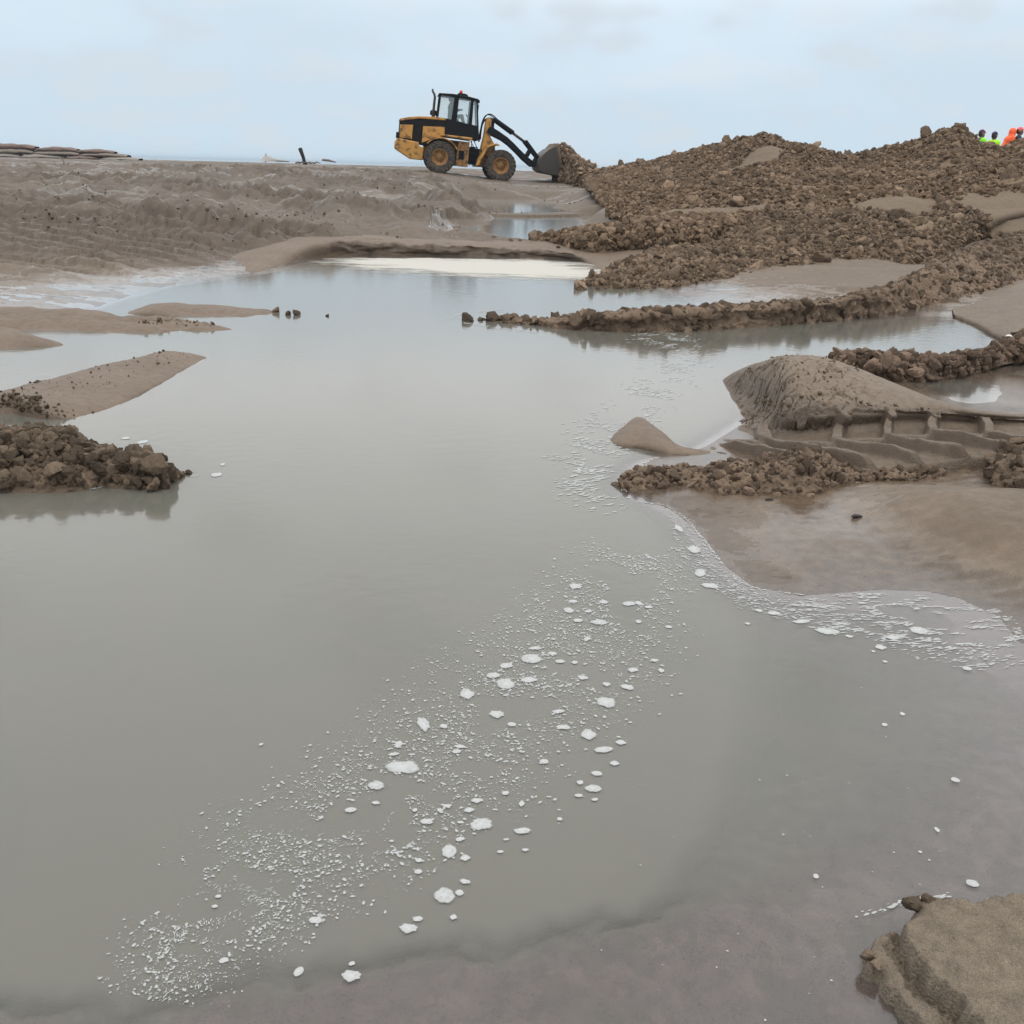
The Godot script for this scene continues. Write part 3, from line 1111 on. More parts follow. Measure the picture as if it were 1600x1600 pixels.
# ------------------------------------------------------------------ heaps of dug soil
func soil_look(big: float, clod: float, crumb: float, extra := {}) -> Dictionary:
	var d := {"big": big, "big_f": 0.5, "clod": clod, "clod_f": 3.2, "crumb": crumb, "crumb_f": 9.0, "fine": 0.006, "fine_f": 26.0, "edge": 0.05, "tint": Color(0.237, 0.160, 0.105), "dry": Color(0.324, 0.232, 0.156), "tint_f": 0.5}  # surface tones lowered to paint shade into the gaps between clods
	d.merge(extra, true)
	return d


func build_heaps() -> void:
	var soil: StandardMaterial3D = mats["clod_soil"]
	for b in [[Vector3(6.213, 0.686, -17.900), 0.85, 0.75, 0.1], [Vector3(6.252, 1.021, -21.600), 0.9, 0.55, 0.2], [Vector3(7.909, 0.527, -17.600), 0.9, 0.8, 0.0], [Vector3(3.077, 0.452, -18.400), 1.8, 0.55, 0.35], [Vector3(5.466, 0.917, -21.000), 0.7, 0.4, 0.3], [Vector3(8.290, 1.247, -21.000), 0.8, 0.5, -0.2], [Vector3(2.838, 0.540, -24.000), 1.2, 0.6, 0.4], [Vector3(6.064, 1.377, -28.000), 0.9, 0.9, 0.0]]:
		bald.append([b[0].x, b[0].z, b[1], b[2], b[3]])
	# the large spoil heap: back foot, crest, two heights of its face, front foot, sunk edge
	var heap: Array = [
		[Vector3(3.007, 1.120, -50.000), Vector3(2.780, 0.845, -46.000), Vector3(2.540, 0.833, -42.000), Vector3(2.300, 0.830, -38.000), Vector3(2.062, 0.797, -34.000), Vector3(2.005, 0.735, -33.000)],
		[Vector3(4.042, 1.312, -52.000), Vector3(3.508, 1.101, -45.000), Vector3(2.972, 0.953, -38.000), Vector3(2.435, 0.798, -31.000), Vector3(2.057, 0.605, -26.000), Vector3(1.876, 0.390, -23.000)],
		[Vector3(4.811, 1.330, -52.000), Vector3(3.937, 1.292, -42.000), Vector3(3.063, 0.975, -34.000), Vector3(2.314, 0.729, -26.000), Vector3(1.924, 0.518, -21.000), Vector3(1.834, 0.358, -19.500)],
		[Vector3(6.842, 1.381, -50.000), Vector3(5.315, 1.657, -39.000), Vector3(4.257, 1.122, -31.000), Vector3(3.147, 0.751, -23.000), Vector3(2.547, 0.505, -18.600), Vector3(2.353, 0.224, -17.000)],
		[Vector3(8.514, 1.423, -47.000), Vector3(6.375, 2.012, -35.500), Vector3(5.259, 1.292, -29.000), Vector3(4.030, 0.822, -22.000), Vector3(3.436, 0.559, -18.600), Vector3(3.168, 0.303, -17.000)],
		[Vector3(9.736, 1.454, -44.000), Vector3(6.995, 2.250, -32.000), Vector3(5.997, 1.467, -27.000), Vector3(4.824, 0.951, -21.500), Vector3(4.182, 0.687, -18.500), Vector3(3.920, 0.410, -17.200)],
		[Vector3(10.211, 1.467, -42.000), Vector3(7.461, 2.098, -31.000), Vector3(6.364, 1.415, -26.000), Vector3(5.213, 0.946, -21.000), Vector3(4.644, 0.738, -18.600), Vector3(4.356, 0.435, -17.300)],
		[Vector3(11.331, 1.447, -42.000), Vector3(8.166, 1.919, -30.500), Vector3(7.018, 1.343, -26.000), Vector3(5.772, 0.972, -21.000), Vector3(5.196, 0.772, -18.600), Vector3(4.953, 0.465, -17.400)],
		[Vector3(12.385, 1.520, -41.000), Vector3(8.877, 1.707, -29.500), Vector3(7.744, 1.333, -25.600), Vector3(6.454, 1.012, -21.000), Vector3(5.858, 0.810, -18.600), Vector3(5.524, 0.499, -17.400)],
		[Vector3(13.491, 1.635, -39.000), Vector3(9.802, 1.927, -28.500), Vector3(8.652, 1.469, -25.000), Vector3(7.310, 1.140, -21.000), Vector3(6.513, 0.889, -18.600), Vector3(6.150, 0.514, -17.400)],
		[Vector3(14.125, 1.819, -38.000), Vector3(10.187, 2.136, -27.600), Vector3(9.144, 1.618, -24.600), Vector3(7.785, 1.213, -20.800), Vector3(7.059, 0.945, -18.600), Vector3(6.668, 0.547, -17.400)],
		[Vector3(14.655, 2.031, -37.000), Vector3(10.608, 2.354, -27.000), Vector3(9.538, 1.731, -24.000), Vector3(8.210, 1.273, -20.500), Vector3(7.522, 1.003, -18.400), Vector3(7.115, 0.508, -17.200)],
		[Vector3(15.240, 2.045, -37.000), Vector3(11.008, 2.196, -26.800), Vector3(9.965, 1.714, -24.000), Vector3(8.573, 1.281, -20.500), Vector3(7.849, 1.011, -18.400), Vector3(7.394, 0.441, -17.100)],
		[Vector3(15.468, 1.999, -36.000), Vector3(11.320, 1.931, -26.400), Vector3(10.314, 1.642, -23.800), Vector3(8.896, 1.267, -20.400), Vector3(8.176, 1.019, -18.400), Vector3(7.587, 0.345, -16.800)],
		[Vector3(16.093, 2.054, -36.000), Vector3(11.684, 1.994, -26.200), Vector3(10.655, 1.675, -23.700), Vector3(9.183, 1.298, -20.300), Vector3(8.477, 1.047, -18.400), Vector3(7.783, 0.324, -16.600)],
		[Vector3(16.690, 2.148, -36.000), Vector3(12.003, 2.170, -26.000), Vector3(10.905, 1.733, -23.600), Vector3(9.396, 1.326, -20.200), Vector3(8.717, 1.053, -18.400), Vector3(8.006, 0.310, -16.600)],
		[Vector3(18.694, 2.276, -36.000), Vector3(13.417, 2.404, -26.000), Vector3(12.172, 1.814, -23.400), Vector3(10.476, 1.376, -20.000), Vector3(9.801, 1.100, -18.400), Vector3(9.011, 0.296, -16.600)],
		[Vector3(22.894, 2.377, -36.000), Vector3(16.413, 2.560, -26.000), Vector3(14.906, 1.879, -23.400), Vector3(12.827, 1.433, -20.000), Vector3(11.975, 1.153, -18.400), Vector3(11.009, 0.326, -16.600)]]
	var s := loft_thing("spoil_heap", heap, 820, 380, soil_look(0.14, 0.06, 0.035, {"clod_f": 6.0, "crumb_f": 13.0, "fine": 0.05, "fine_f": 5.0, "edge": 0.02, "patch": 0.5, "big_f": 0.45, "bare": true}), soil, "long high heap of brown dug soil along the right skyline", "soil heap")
	scatter(s, 210000, 0, 0.024, 0.13, 5.0, {"v0": 0.1, "v1": 0.97, "floor": 0.15, "sunk": 0.1, "patch": -0.38, "bare": true})
	scatter(s, 600, 300, 0.08, 0.36, 3.4, {"v0": 0.1, "v1": 0.97, "floor": 0.15, "sunk": 0.2, "bare": true})

	# the lower lobe in front of it
	var lobe: Array = [
		[Vector3(0.646, 0.000, -11.556), Vector3(0.648, 0.010, -11.340), Vector3(0.654, 0.000, -11.304), Vector3(0.659, -0.010, -11.269), Vector3(0.657, -0.050, -11.229)],
		[Vector3(1.213, 0.024, -13.200), Vector3(1.185, 0.060, -12.900), Vector3(1.143, 0.032, -12.400), Vector3(1.075, 0.000, -11.589), Vector3(1.092, -0.060, -11.751)],
		[Vector3(1.687, 0.076, -14.600), Vector3(1.639, 0.125, -14.200), Vector3(1.555, 0.070, -13.400), Vector3(1.366, 0.000, -11.655), Vector3(1.381, -0.060, -11.752)],
		[Vector3(2.251, 0.149, -16.200), Vector3(2.166, 0.217, -15.600), Vector3(1.984, 0.142, -14.200), Vector3(1.722, 0.010, -11.906), Vector3(1.761, -0.060, -12.156)],
		[Vector3(3.192, 0.309, -17.600), Vector3(3.079, 0.380, -17.000), Vector3(2.738, 0.246, -15.000), Vector3(2.285, 0.030, -12.332), Vector3(2.353, -0.050, -12.679)],
		[Vector3(4.104, 0.476, -18.200), Vector3(3.963, 0.552, -17.600), Vector3(3.540, 0.360, -15.600), Vector3(2.975, 0.050, -12.902), Vector3(3.084, -0.040, -13.355)],
		[Vector3(5.324, 0.600, -18.200), Vector3(5.145, 0.652, -17.600), Vector3(4.651, 0.449, -15.800), Vector3(4.179, 0.080, -14.001), Vector3(4.357, -0.020, -14.576)],
		[Vector3(6.010, 0.593, -17.800), Vector3(5.805, 0.635, -17.200), Vector3(5.363, 0.466, -15.800), Vector3(4.936, 0.100, -14.363), Vector3(5.145, 0.000, -14.948)],
		[Vector3(6.609, 0.587, -17.800), Vector3(6.381, 0.649, -17.200), Vector3(5.822, 0.471, -15.600), Vector3(5.290, 0.100, -13.993), Vector3(5.519, 0.000, -14.578)],
		[Vector3(7.464, 0.686, -18.400), Vector3(7.214, 0.746, -17.800), Vector3(6.680, 0.578, -16.400), Vector3(6.222, 0.200, -15.220), Vector3(6.492, 0.100, -15.859)],
		[Vector3(8.092, 0.736, -18.600), Vector3(7.822, 0.804, -18.000), Vector3(7.424, 0.615, -17.000), Vector3(7.432, 0.300, -17.132), Vector3(7.737, 0.200, -17.812)],
		[Vector3(8.946, 0.836, -18.800), Vector3(8.651, 0.901, -18.200), Vector3(8.308, 0.717, -17.400), Vector3(9.329, 0.420, -19.448), Vector3(9.889, 0.300, -20.587)],
		[Vector3(10.602, 0.962, -18.800), Vector3(10.255, 1.012, -18.200), Vector3(9.851, 0.805, -17.400), Vector3(12.747, 0.420, -22.417), Vector3(13.362, 0.300, -23.468)]]
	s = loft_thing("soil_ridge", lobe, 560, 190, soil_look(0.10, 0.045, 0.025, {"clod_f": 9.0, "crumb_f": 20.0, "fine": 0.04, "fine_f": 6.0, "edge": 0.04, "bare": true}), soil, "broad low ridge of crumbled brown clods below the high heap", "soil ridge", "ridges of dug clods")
	scatter(s, 100000, 0, 0.015, 0.10, 4.5, {"v0": 0.05, "v1": 0.9, "patch": -0.42, "bare": true, "tint": Color(0.301, 0.215, 0.149)})
	scatter(s, 450, 280, 0.06, 0.26, 3.2, {"v0": 0.05, "v1": 0.9, "sunk": 0.2, "bare": true, "tint": Color(0.301, 0.215, 0.149)})

	# small windrow behind the bank, beside the long puddle
	var small: Array = [
		[Vector3(0.217, 0.155, -16.941), Vector3(0.216, 0.170, -16.861), Vector3(0.213, 0.160, -16.563), Vector3(0.215, 0.020, -16.492)],
		[Vector3(0.614, 0.160, -17.169), Vector3(0.596, 0.220, -16.685), Vector3(0.578, 0.180, -16.111), Vector3(0.580, 0.020, -16.038)],
		[Vector3(1.123, 0.230, -17.051), Vector3(1.051, 0.340, -15.992), Vector3(1.014, 0.260, -15.349), Vector3(1.017, 0.020, -15.267)],
		[Vector3(1.783, 0.260, -17.491), Vector3(1.628, 0.400, -16.005), Vector3(1.589, 0.280, -15.536), Vector3(1.594, 0.020, -15.450)],
		[Vector3(2.507, 0.300, -18.192), Vector3(2.275, 0.500, -16.569), Vector3(2.120, 0.360, -15.334), Vector3(2.127, 0.040, -15.240)],
		[Vector3(3.229, 0.360, -18.597), Vector3(2.926, 0.520, -16.887), Vector3(2.701, 0.400, -15.504), Vector3(2.707, 0.110, -15.414)],
		[Vector3(4.233, 0.420, -19.667), Vector3(4.042, 0.500, -18.799), Vector3(3.823, 0.420, -17.725), Vector3(3.825, 0.160, -17.633)]]
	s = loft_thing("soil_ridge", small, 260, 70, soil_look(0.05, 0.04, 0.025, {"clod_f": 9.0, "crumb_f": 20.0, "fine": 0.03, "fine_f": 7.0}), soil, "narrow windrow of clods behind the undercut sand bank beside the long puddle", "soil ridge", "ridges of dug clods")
	scatter(s, 18000, 140, 0.018, 0.15, 5.0, {"v0": 0.03, "v1": 0.85, "floor": 0.15})

	# windrow standing in the water, growing into a pile at the right
	var row: Array = [
		[Vector3(-0.373, -0.050, -9.175), Vector3(-0.361, -0.012, -8.868), Vector3(-0.360, -0.020, -8.840), Vector3(-0.358, -0.080, -8.805)],
		[Vector3(-0.101, -0.050, -9.224), Vector3(-0.095, 0.012, -8.746), Vector3(-0.094, 0.000, -8.679), Vector3(-0.093, -0.080, -8.641)],
		[Vector3(0.175, -0.050, -9.314), Vector3(0.164, 0.025, -8.662), Vector3(0.164, 0.000, -8.632), Vector3(0.164, -0.080, -8.594)],
		[Vector3(0.358, -0.030, -9.286), Vector3(0.331, 0.051, -8.546), Vector3(0.329, 0.021, -8.462), Vector3(0.329, -0.060, -8.425)],
		[Vector3(0.711, -0.030, -9.391), Vector3(0.640, 0.102, -8.461), Vector3(0.641, 0.035, -8.425), Vector3(0.641, -0.060, -8.386)],
		[Vector3(1.137, -0.020, -9.567), Vector3(1.002, 0.145, -8.440), Vector3(1.003, 0.049, -8.401), Vector3(1.003, -0.060, -8.359)],
		[Vector3(1.775, 0.000, -9.849), Vector3(1.555, 0.170, -8.634), Vector3(1.555, 0.063, -8.592), Vector3(1.554, -0.050, -8.549)],
		[Vector3(2.492, 0.000, -10.321), Vector3(2.163, 0.170, -8.962), Vector3(2.162, 0.056, -8.918), Vector3(2.157, -0.040, -8.877)],
		[Vector3(3.041, 0.020, -10.472), Vector3(2.696, 0.170, -9.291), Vector3(2.694, 0.070, -9.248), Vector3(2.686, -0.030, -9.206)],
		[Vector3(3.556, 0.040, -10.893), Vector3(3.132, 0.212, -9.605), Vector3(3.131, 0.084, -9.557), Vector3(3.126, -0.060, -9.507)],
		[Vector3(4.133, 0.060, -11.611), Vector3(3.617, 0.238, -10.172), Vector3(3.557, 0.105, -9.943), Vector3(3.556, -0.060, -9.889)],
		[Vector3(4.805, 0.100, -12.479), Vector3(4.263, 0.306, -11.104), Vector3(4.056, 0.140, -10.478), Vector3(4.022, -0.060, -10.303)],
		[Vector3(6.079, 0.150, -14.507), Vector3(5.400, 0.391, -12.934), Vector3(4.783, 0.182, -11.334), Vector3(4.476, -0.060, -10.480)],
		[Vector3(7.399, 0.200, -16.317), Vector3(6.777, 0.442, -15.006), Vector3(5.749, 0.210, -12.589), Vector3(5.153, -0.040, -11.378)],
		[Vector3(8.604, 0.220, -17.831), Vector3(8.260, 0.476, -17.204), Vector3(6.728, 0.238, -13.863), Vector3(5.997, 0.020, -12.388)],
		[Vector3(13.208, 0.250, -23.153), Vector3(13.090, 0.476, -23.050), Vector3(9.419, 0.252, -16.416), Vector3(8.281, 0.020, -14.455)]]
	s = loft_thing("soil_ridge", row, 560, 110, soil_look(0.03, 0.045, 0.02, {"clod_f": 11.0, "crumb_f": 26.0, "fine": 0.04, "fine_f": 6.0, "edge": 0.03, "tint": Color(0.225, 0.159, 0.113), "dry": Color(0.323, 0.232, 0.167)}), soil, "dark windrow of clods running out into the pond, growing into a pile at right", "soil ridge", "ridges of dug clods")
	scatter(s, 30000, 300, 0.010, 0.15, 4.6, {"v0": 0.04, "v1": 0.86, "floor": -0.02, "tint": Color(0.240, 0.172, 0.122)})

	# row of clods behind the track mound
	var back_row: Array = [
		[Vector3(2.227, 0.020, -7.278), Vector3(2.172, 0.050, -7.101), Vector3(2.190, 0.030, -7.076), Vector3(2.185, -0.020, -7.048)],
		[Vector3(2.461, 0.000, -7.219), Vector3(2.255, 0.120, -6.622), Vector3(2.236, 0.080, -6.543), Vector3(2.232, 0.000, -6.512)],
		[Vector3(2.757, 0.000, -7.162), Vector3(2.527, 0.120, -6.569), Vector3(2.497, 0.080, -6.470), Vector3(2.493, 0.000, -6.438)],
		[Vector3(3.018, 0.010, -7.144), Vector3(2.788, 0.120, -6.605), Vector3(2.784, 0.060, -6.577), Vector3(2.780, 0.020, -6.551)],
		[Vector3(3.320, 0.020, -7.332), Vector3(3.116, 0.120, -6.890), Vector3(3.093, 0.080, -6.821), Vector3(3.087, 0.020, -6.792)],
		[Vector3(3.668, 0.030, -7.702), Vector3(3.408, 0.150, -7.170), Vector3(3.406, 0.080, -7.138), Vector3(3.392, 0.030, -7.087)],
		[Vector3(4.141, 0.040, -8.194), Vector3(3.742, 0.200, -7.420), Vector3(3.692, 0.120, -7.285), Vector3(3.690, 0.040, -7.251)],
		[Vector3(5.120, 0.050, -8.867), Vector3(4.593, 0.220, -7.972), Vector3(4.449, 0.140, -7.679), Vector3(4.417, 0.050, -7.586)]]
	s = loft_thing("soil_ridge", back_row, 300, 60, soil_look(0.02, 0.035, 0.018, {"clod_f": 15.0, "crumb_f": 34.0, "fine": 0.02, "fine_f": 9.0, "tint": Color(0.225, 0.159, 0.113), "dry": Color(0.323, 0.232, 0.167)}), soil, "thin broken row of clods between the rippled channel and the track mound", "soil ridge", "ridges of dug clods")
	scatter(s, 6000, 160, 0.008, 0.095, 2.6, {"v0": 0.05, "v1": 0.85, "floor": 0.02, "tint": Color(0.249, 0.174, 0.127)})

	# the pile of big clods at the left front
	var pile: Array = [
		[Vector3(-3.504, -0.050, -5.125), Vector3(-2.836, 0.180, -4.143), Vector3(-2.640, 0.135, -3.821), Vector3(-2.578, 0.045, -3.697), Vector3(-2.577, -0.060, -3.670)],
		[Vector3(-2.934, -0.050, -5.047), Vector3(-2.420, 0.165, -4.159), Vector3(-2.282, 0.113, -3.888), Vector3(-2.219, 0.038, -3.750), Vector3(-2.215, -0.060, -3.724)],
		[Vector3(-2.504, -0.050, -4.829), Vector3(-2.137, 0.128, -4.117), Vector3(-2.045, 0.098, -3.917), Vector3(-2.002, 0.038, -3.812), Vector3(-1.996, -0.050, -3.787)],
		[Vector3(-2.291, -0.050, -4.877), Vector3(-1.934, 0.135, -4.111), Vector3(-1.861, 0.098, -3.935), Vector3(-1.821, 0.038, -3.827), Vector3(-1.815, -0.050, -3.803)],
		[Vector3(-2.155, -0.050, -4.815), Vector3(-1.822, 0.128, -4.065), Vector3(-1.768, 0.090, -3.925), Vector3(-1.737, 0.038, -3.835), Vector3(-1.730, -0.050, -3.810)],
		[Vector3(-1.945, -0.050, -4.598), Vector3(-1.699, 0.082, -4.007), Vector3(-1.666, 0.060, -3.918), Vector3(-1.661, 0.022, -3.901), Vector3(-1.657, -0.050, -3.878)],
		[Vector3(-1.784, -0.050, -4.524), Vector3(-1.572, 0.082, -3.981), Vector3(-1.549, 0.060, -3.911), Vector3(-1.543, 0.022, -3.893), Vector3(-1.538, -0.050, -3.871)],
		[Vector3(-1.606, -0.050, -4.433), Vector3(-1.431, 0.067, -3.943), Vector3(-1.419, 0.045, -3.901), Vector3(-1.413, 0.015, -3.885), Vector3(-1.407, -0.050, -3.863)],
		[Vector3(-1.471, -0.040, -4.258), Vector3(-1.400, 0.015, -4.049), Vector3(-1.396, 0.008, -4.036), Vector3(-1.392, 0.000, -4.022), Vector3(-1.386, -0.050, -4.003)],
		[Vector3(-1.381, -0.050, -4.260), Vector3(-1.339, -0.010, -4.129), Vector3(-1.334, -0.020, -4.116), Vector3(-1.330, -0.030, -4.102), Vector3(-1.325, -0.060, -4.085)]]
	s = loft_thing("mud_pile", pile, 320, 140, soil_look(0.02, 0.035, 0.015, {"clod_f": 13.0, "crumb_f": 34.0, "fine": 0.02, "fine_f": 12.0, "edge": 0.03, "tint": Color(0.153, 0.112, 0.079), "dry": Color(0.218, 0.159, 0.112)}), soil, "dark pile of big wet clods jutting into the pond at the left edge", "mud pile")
	scatter(s, 12000, 240, 0.005, 0.085, 3.6, {"v0": 0.04, "v1": 0.8, "floor": -0.01, "sunk": 0.25, "tint": Color(0.176, 0.128, 0.090)})

	# soil pushed up in front of the loader's bucket
	var push: Array = [
		[Vector3(1.523, 1.072, -53.000), Vector3(1.478, 1.135, -51.500), Vector3(1.450, 1.052, -50.400), Vector3(1.442, 0.635, -49.600)],
		[Vector3(1.780, 1.376, -53.500), Vector3(1.710, 1.895, -52.000), Vector3(1.688, 1.427, -50.800), Vector3(1.672, 0.616, -49.400)],
		[Vector3(1.966, 1.471, -53.500), Vector3(1.881, 2.217, -52.000), Vector3(1.880, 1.600, -50.500), Vector3(1.877, 0.604, -48.600)],
		[Vector3(2.261, 1.476, -53.000), Vector3(2.086, 2.176, -51.000), Vector3(2.089, 1.487, -49.000), Vector3(2.053, 0.567, -46.000)],
		[Vector3(2.467, 1.420, -52.000), Vector3(2.301, 1.825, -49.500), Vector3(2.264, 1.325, -46.500), Vector3(2.177, 0.569, -43.000)],
		[Vector3(2.400, 1.328, -47.000), Vector3(2.340, 1.578, -45.000), Vector3(2.327, 1.228, -43.000), Vector3(2.293, 0.591, -40.500)],
		[Vector3(3.097, 1.292, -47.000), Vector3(3.045, 1.293, -45.000), Vector3(2.901, 1.102, -42.000), Vector3(2.766, 0.607, -39.000)]]
	s = loft_thing("soil_pile", push, 120, 60, soil_look(0.15, 0.08, 0.06, {"clod_f": 3.2, "crumb_f": 7.0}), soil, "steep small pile of soil spilling from the loader bucket", "soil pile")
	scatter(s, 4000, 80, 0.04, 0.26, 3.2, {"v0": 0.05, "v1": 0.95, "floor": 0.2})


# ------------------------------------------------------------------ smooth sand spits and the far-left sandbags
func build_spits() -> void:
	var sand: StandardMaterial3D = mats["moist_sand"]
	var look := {"big": 0.012, "big_f": 2.0, "fine": 0.0012, "fine_f": 40.0, "edge": 0.12, "tint": Color(0.221, 0.160, 0.115), "dry": Color(0.259, 0.188, 0.136), "tint_f": 2.0, "clod": 0.006, "clod_f": 12.0, "patch": 0.4}
	var one: Array = [
		[Vector3(-3.202, -0.050, -5.231), Vector3(-2.922, 0.090, -4.782), Vector3(-2.868, 0.100, -4.690), Vector3(-2.861, 0.070, -4.671), Vector3(-2.854, -0.040, -4.641)],
		[Vector3(-2.953, -0.050, -5.759), Vector3(-2.748, 0.050, -5.362), Vector3(-2.640, 0.075, -5.146), Vector3(-2.621, 0.065, -5.103), Vector3(-2.605, -0.040, -5.041)],
		[Vector3(-2.880, -0.050, -6.005), Vector3(-2.681, 0.050, -5.593), Vector3(-2.482, 0.070, -5.157), Vector3(-2.425, 0.060, -5.029), Vector3(-2.422, -0.040, -4.999)],
		[Vector3(-2.809, -0.050, -6.150), Vector3(-2.616, 0.050, -5.729), Vector3(-2.390, 0.055, -5.206), Vector3(-2.306, 0.035, -5.008), Vector3(-2.301, -0.040, -4.982)],
		[Vector3(-2.740, -0.050, -6.363), Vector3(-2.544, 0.050, -5.910), Vector3(-2.303, 0.040, -5.317), Vector3(-2.202, 0.006, -5.059), Vector3(-2.196, -0.040, -5.037)],
		[Vector3(-2.619, -0.050, -6.687), Vector3(-2.433, 0.050, -6.214), Vector3(-2.213, 0.035, -5.620), Vector3(-2.111, 0.006, -5.337), Vector3(-2.106, -0.040, -5.314)],
		[Vector3(-2.490, -0.050, -7.121), Vector3(-2.323, 0.045, -6.646), Vector3(-2.178, 0.030, -6.208), Vector3(-2.082, 0.004, -5.916), Vector3(-2.077, -0.040, -5.891)],
		[Vector3(-2.289, -0.050, -7.124), Vector3(-2.166, 0.020, -6.741), Vector3(-2.103, 0.012, -6.535), Vector3(-2.064, 0.000, -6.405), Vector3(-2.058, -0.040, -6.380)],
		[Vector3(-2.089, -0.050, -7.051), Vector3(-2.015, -0.012, -6.799), Vector3(-2.009, -0.015, -6.778), Vector3(-2.003, -0.020, -6.757), Vector3(-1.997, -0.050, -6.732)]]
	var s1 := loft_thing("sand_spit", one, 300, 110, look, sand, "wedge of smooth brown sand with a broken dark edge, just behind the left mud pile", "sand spit", "sand spits at the left")
	scatter(s1, 330, 50, 0.005, 0.032, 2.8, {"v0": 0.52, "v1": 0.86, "u0": 0.05, "u1": 0.30, "floor": -0.01, "sunk": 0.2, "tint": Color(0.165, 0.122, 0.085)})
	scatter(s1, 110, 20, 0.005, 0.032, 2.8, {"v0": 0.6, "v1": 0.86, "u0": 0.05, "u1": 0.40, "floor": -0.01, "sunk": 0.2, "tint": Color(0.165, 0.122, 0.085)})
	scatter(s1, 50, 5, 0.005, 0.032, 2.8, {"v0": 0.66, "v1": 0.86, "u0": 0.05, "u1": 0.55, "floor": -0.01, "sunk": 0.2, "tint": Color(0.165, 0.122, 0.085)})
	scatter(s1, 160, 10, 0.004, 0.02, 2.6, {"v0": 0.2, "v1": 0.5, "floor": 0.01, "tint": Color(0.19, 0.14, 0.10)})
	var two: Array = [
		[Vector3(-3.394, -0.040, -8.996), Vector3(-3.317, 0.000, -8.793), Vector3(-3.275, 0.000, -8.680), Vector3(-3.267, -0.040, -8.648)],
		[Vector3(-3.280, -0.040, -9.317), Vector3(-3.118, 0.055, -8.866), Vector3(-3.037, 0.030, -8.620), Vector3(-3.030, -0.030, -8.585)],
		[Vector3(-2.978, -0.040, -9.465), Vector3(-2.820, 0.055, -8.969), Vector3(-2.732, 0.015, -8.670), Vector3(-2.707, -0.030, -8.577)],
		[Vector3(-2.488, -0.040, -9.381), Vector3(-2.384, 0.030, -8.993), Vector3(-2.311, 0.005, -8.704), Vector3(-2.304, -0.030, -8.672)],
		[Vector3(-2.079, -0.040, -9.243), Vector3(-2.028, -0.008, -9.014), Vector3(-2.008, -0.012, -8.924), Vector3(-2.002, -0.040, -8.893)]]
	look = look.duplicate()
	look.big = 0.02
	look.clod = 0.02
	look.clod_f = 6.0
	loft_thing("sand_spit", two, 180, 60, look, sand, "slim sand tongue ending at four tiny clods in the pond", "sand spit", "sand spits at the left")
	var three: Array = [
		[Vector3(-4.839, 0.000, -8.387), Vector3(-4.556, 0.120, -7.910), Vector3(-4.393, 0.070, -7.601), Vector3(-4.245, -0.030, -7.304)],
		[Vector3(-4.316, -0.020, -8.595), Vector3(-4.054, 0.100, -8.086), Vector3(-3.900, 0.070, -7.758), Vector3(-3.813, -0.030, -7.549)],
		[Vector3(-4.019, -0.020, -8.650), Vector3(-3.794, 0.090, -8.175), Vector3(-3.663, 0.060, -7.873), Vector3(-3.548, -0.030, -7.592)],
		[Vector3(-3.633, -0.030, -8.756), Vector3(-3.403, 0.080, -8.211), Vector3(-3.298, 0.050, -7.940), Vector3(-3.191, -0.030, -7.649)],
		[Vector3(-3.234, -0.030, -8.558), Vector3(-3.106, 0.045, -8.226), Vector3(-2.965, 0.025, -7.833), Vector3(-2.899, -0.030, -7.636)],
		[Vector3(-2.736, -0.040, -8.494), Vector3(-2.618, 0.030, -8.132), Vector3(-2.540, 0.010, -7.875), Vector3(-2.507, -0.030, -7.760)],
		[Vector3(-2.242, -0.040, -8.226), Vector3(-2.178, -0.008, -7.990), Vector3(-2.168, -0.012, -7.953), Vector3(-2.162, -0.040, -7.925)]]
	var look3: Dictionary = look.duplicate()
	look3.big = 0.035
	look3.clod = 0.035
	look3.clod_f = 4.5
	var s3 := loft_thing("sand_spit", three, 240, 70, look3, sand, "long lumpy sand tongue at the left edge, in front of the slim one", "sand spit", "sand spits at the left")
	scatter(s3, 160, 12, 0.008, 0.05, 2.6, {"v0": 0.1, "v1": 0.6, "patch": 0.0, "floor": 0.02})
	var four: Array = [
		[Vector3(-4.776, -0.020, -7.996), Vector3(-4.476, 0.100, -7.505), Vector3(-4.160, 0.040, -6.935), Vector3(-3.899, -0.040, -6.456)],
		[Vector3(-3.967, -0.030, -7.868), Vector3(-3.711, 0.070, -7.367), Vector3(-3.544, 0.035, -7.010), Vector3(-3.447, -0.030, -6.791)],
		[Vector3(-3.580, -0.030, -7.556), Vector3(-3.420, 0.040, -7.223), Vector3(-3.334, 0.020, -7.027), Vector3(-3.321, -0.030, -6.985)],
		[Vector3(-3.236, -0.040, -7.354), Vector3(-3.128, -0.010, -7.106), Vector3(-3.119, -0.020, -7.083), Vector3(-3.110, -0.040, -7.059)]]
	loft_thing("sand_spit", four, 120, 50, look, sand, "rounded sand spit at the left edge behind the wedge spit", "sand spit", "sand spits at the left")
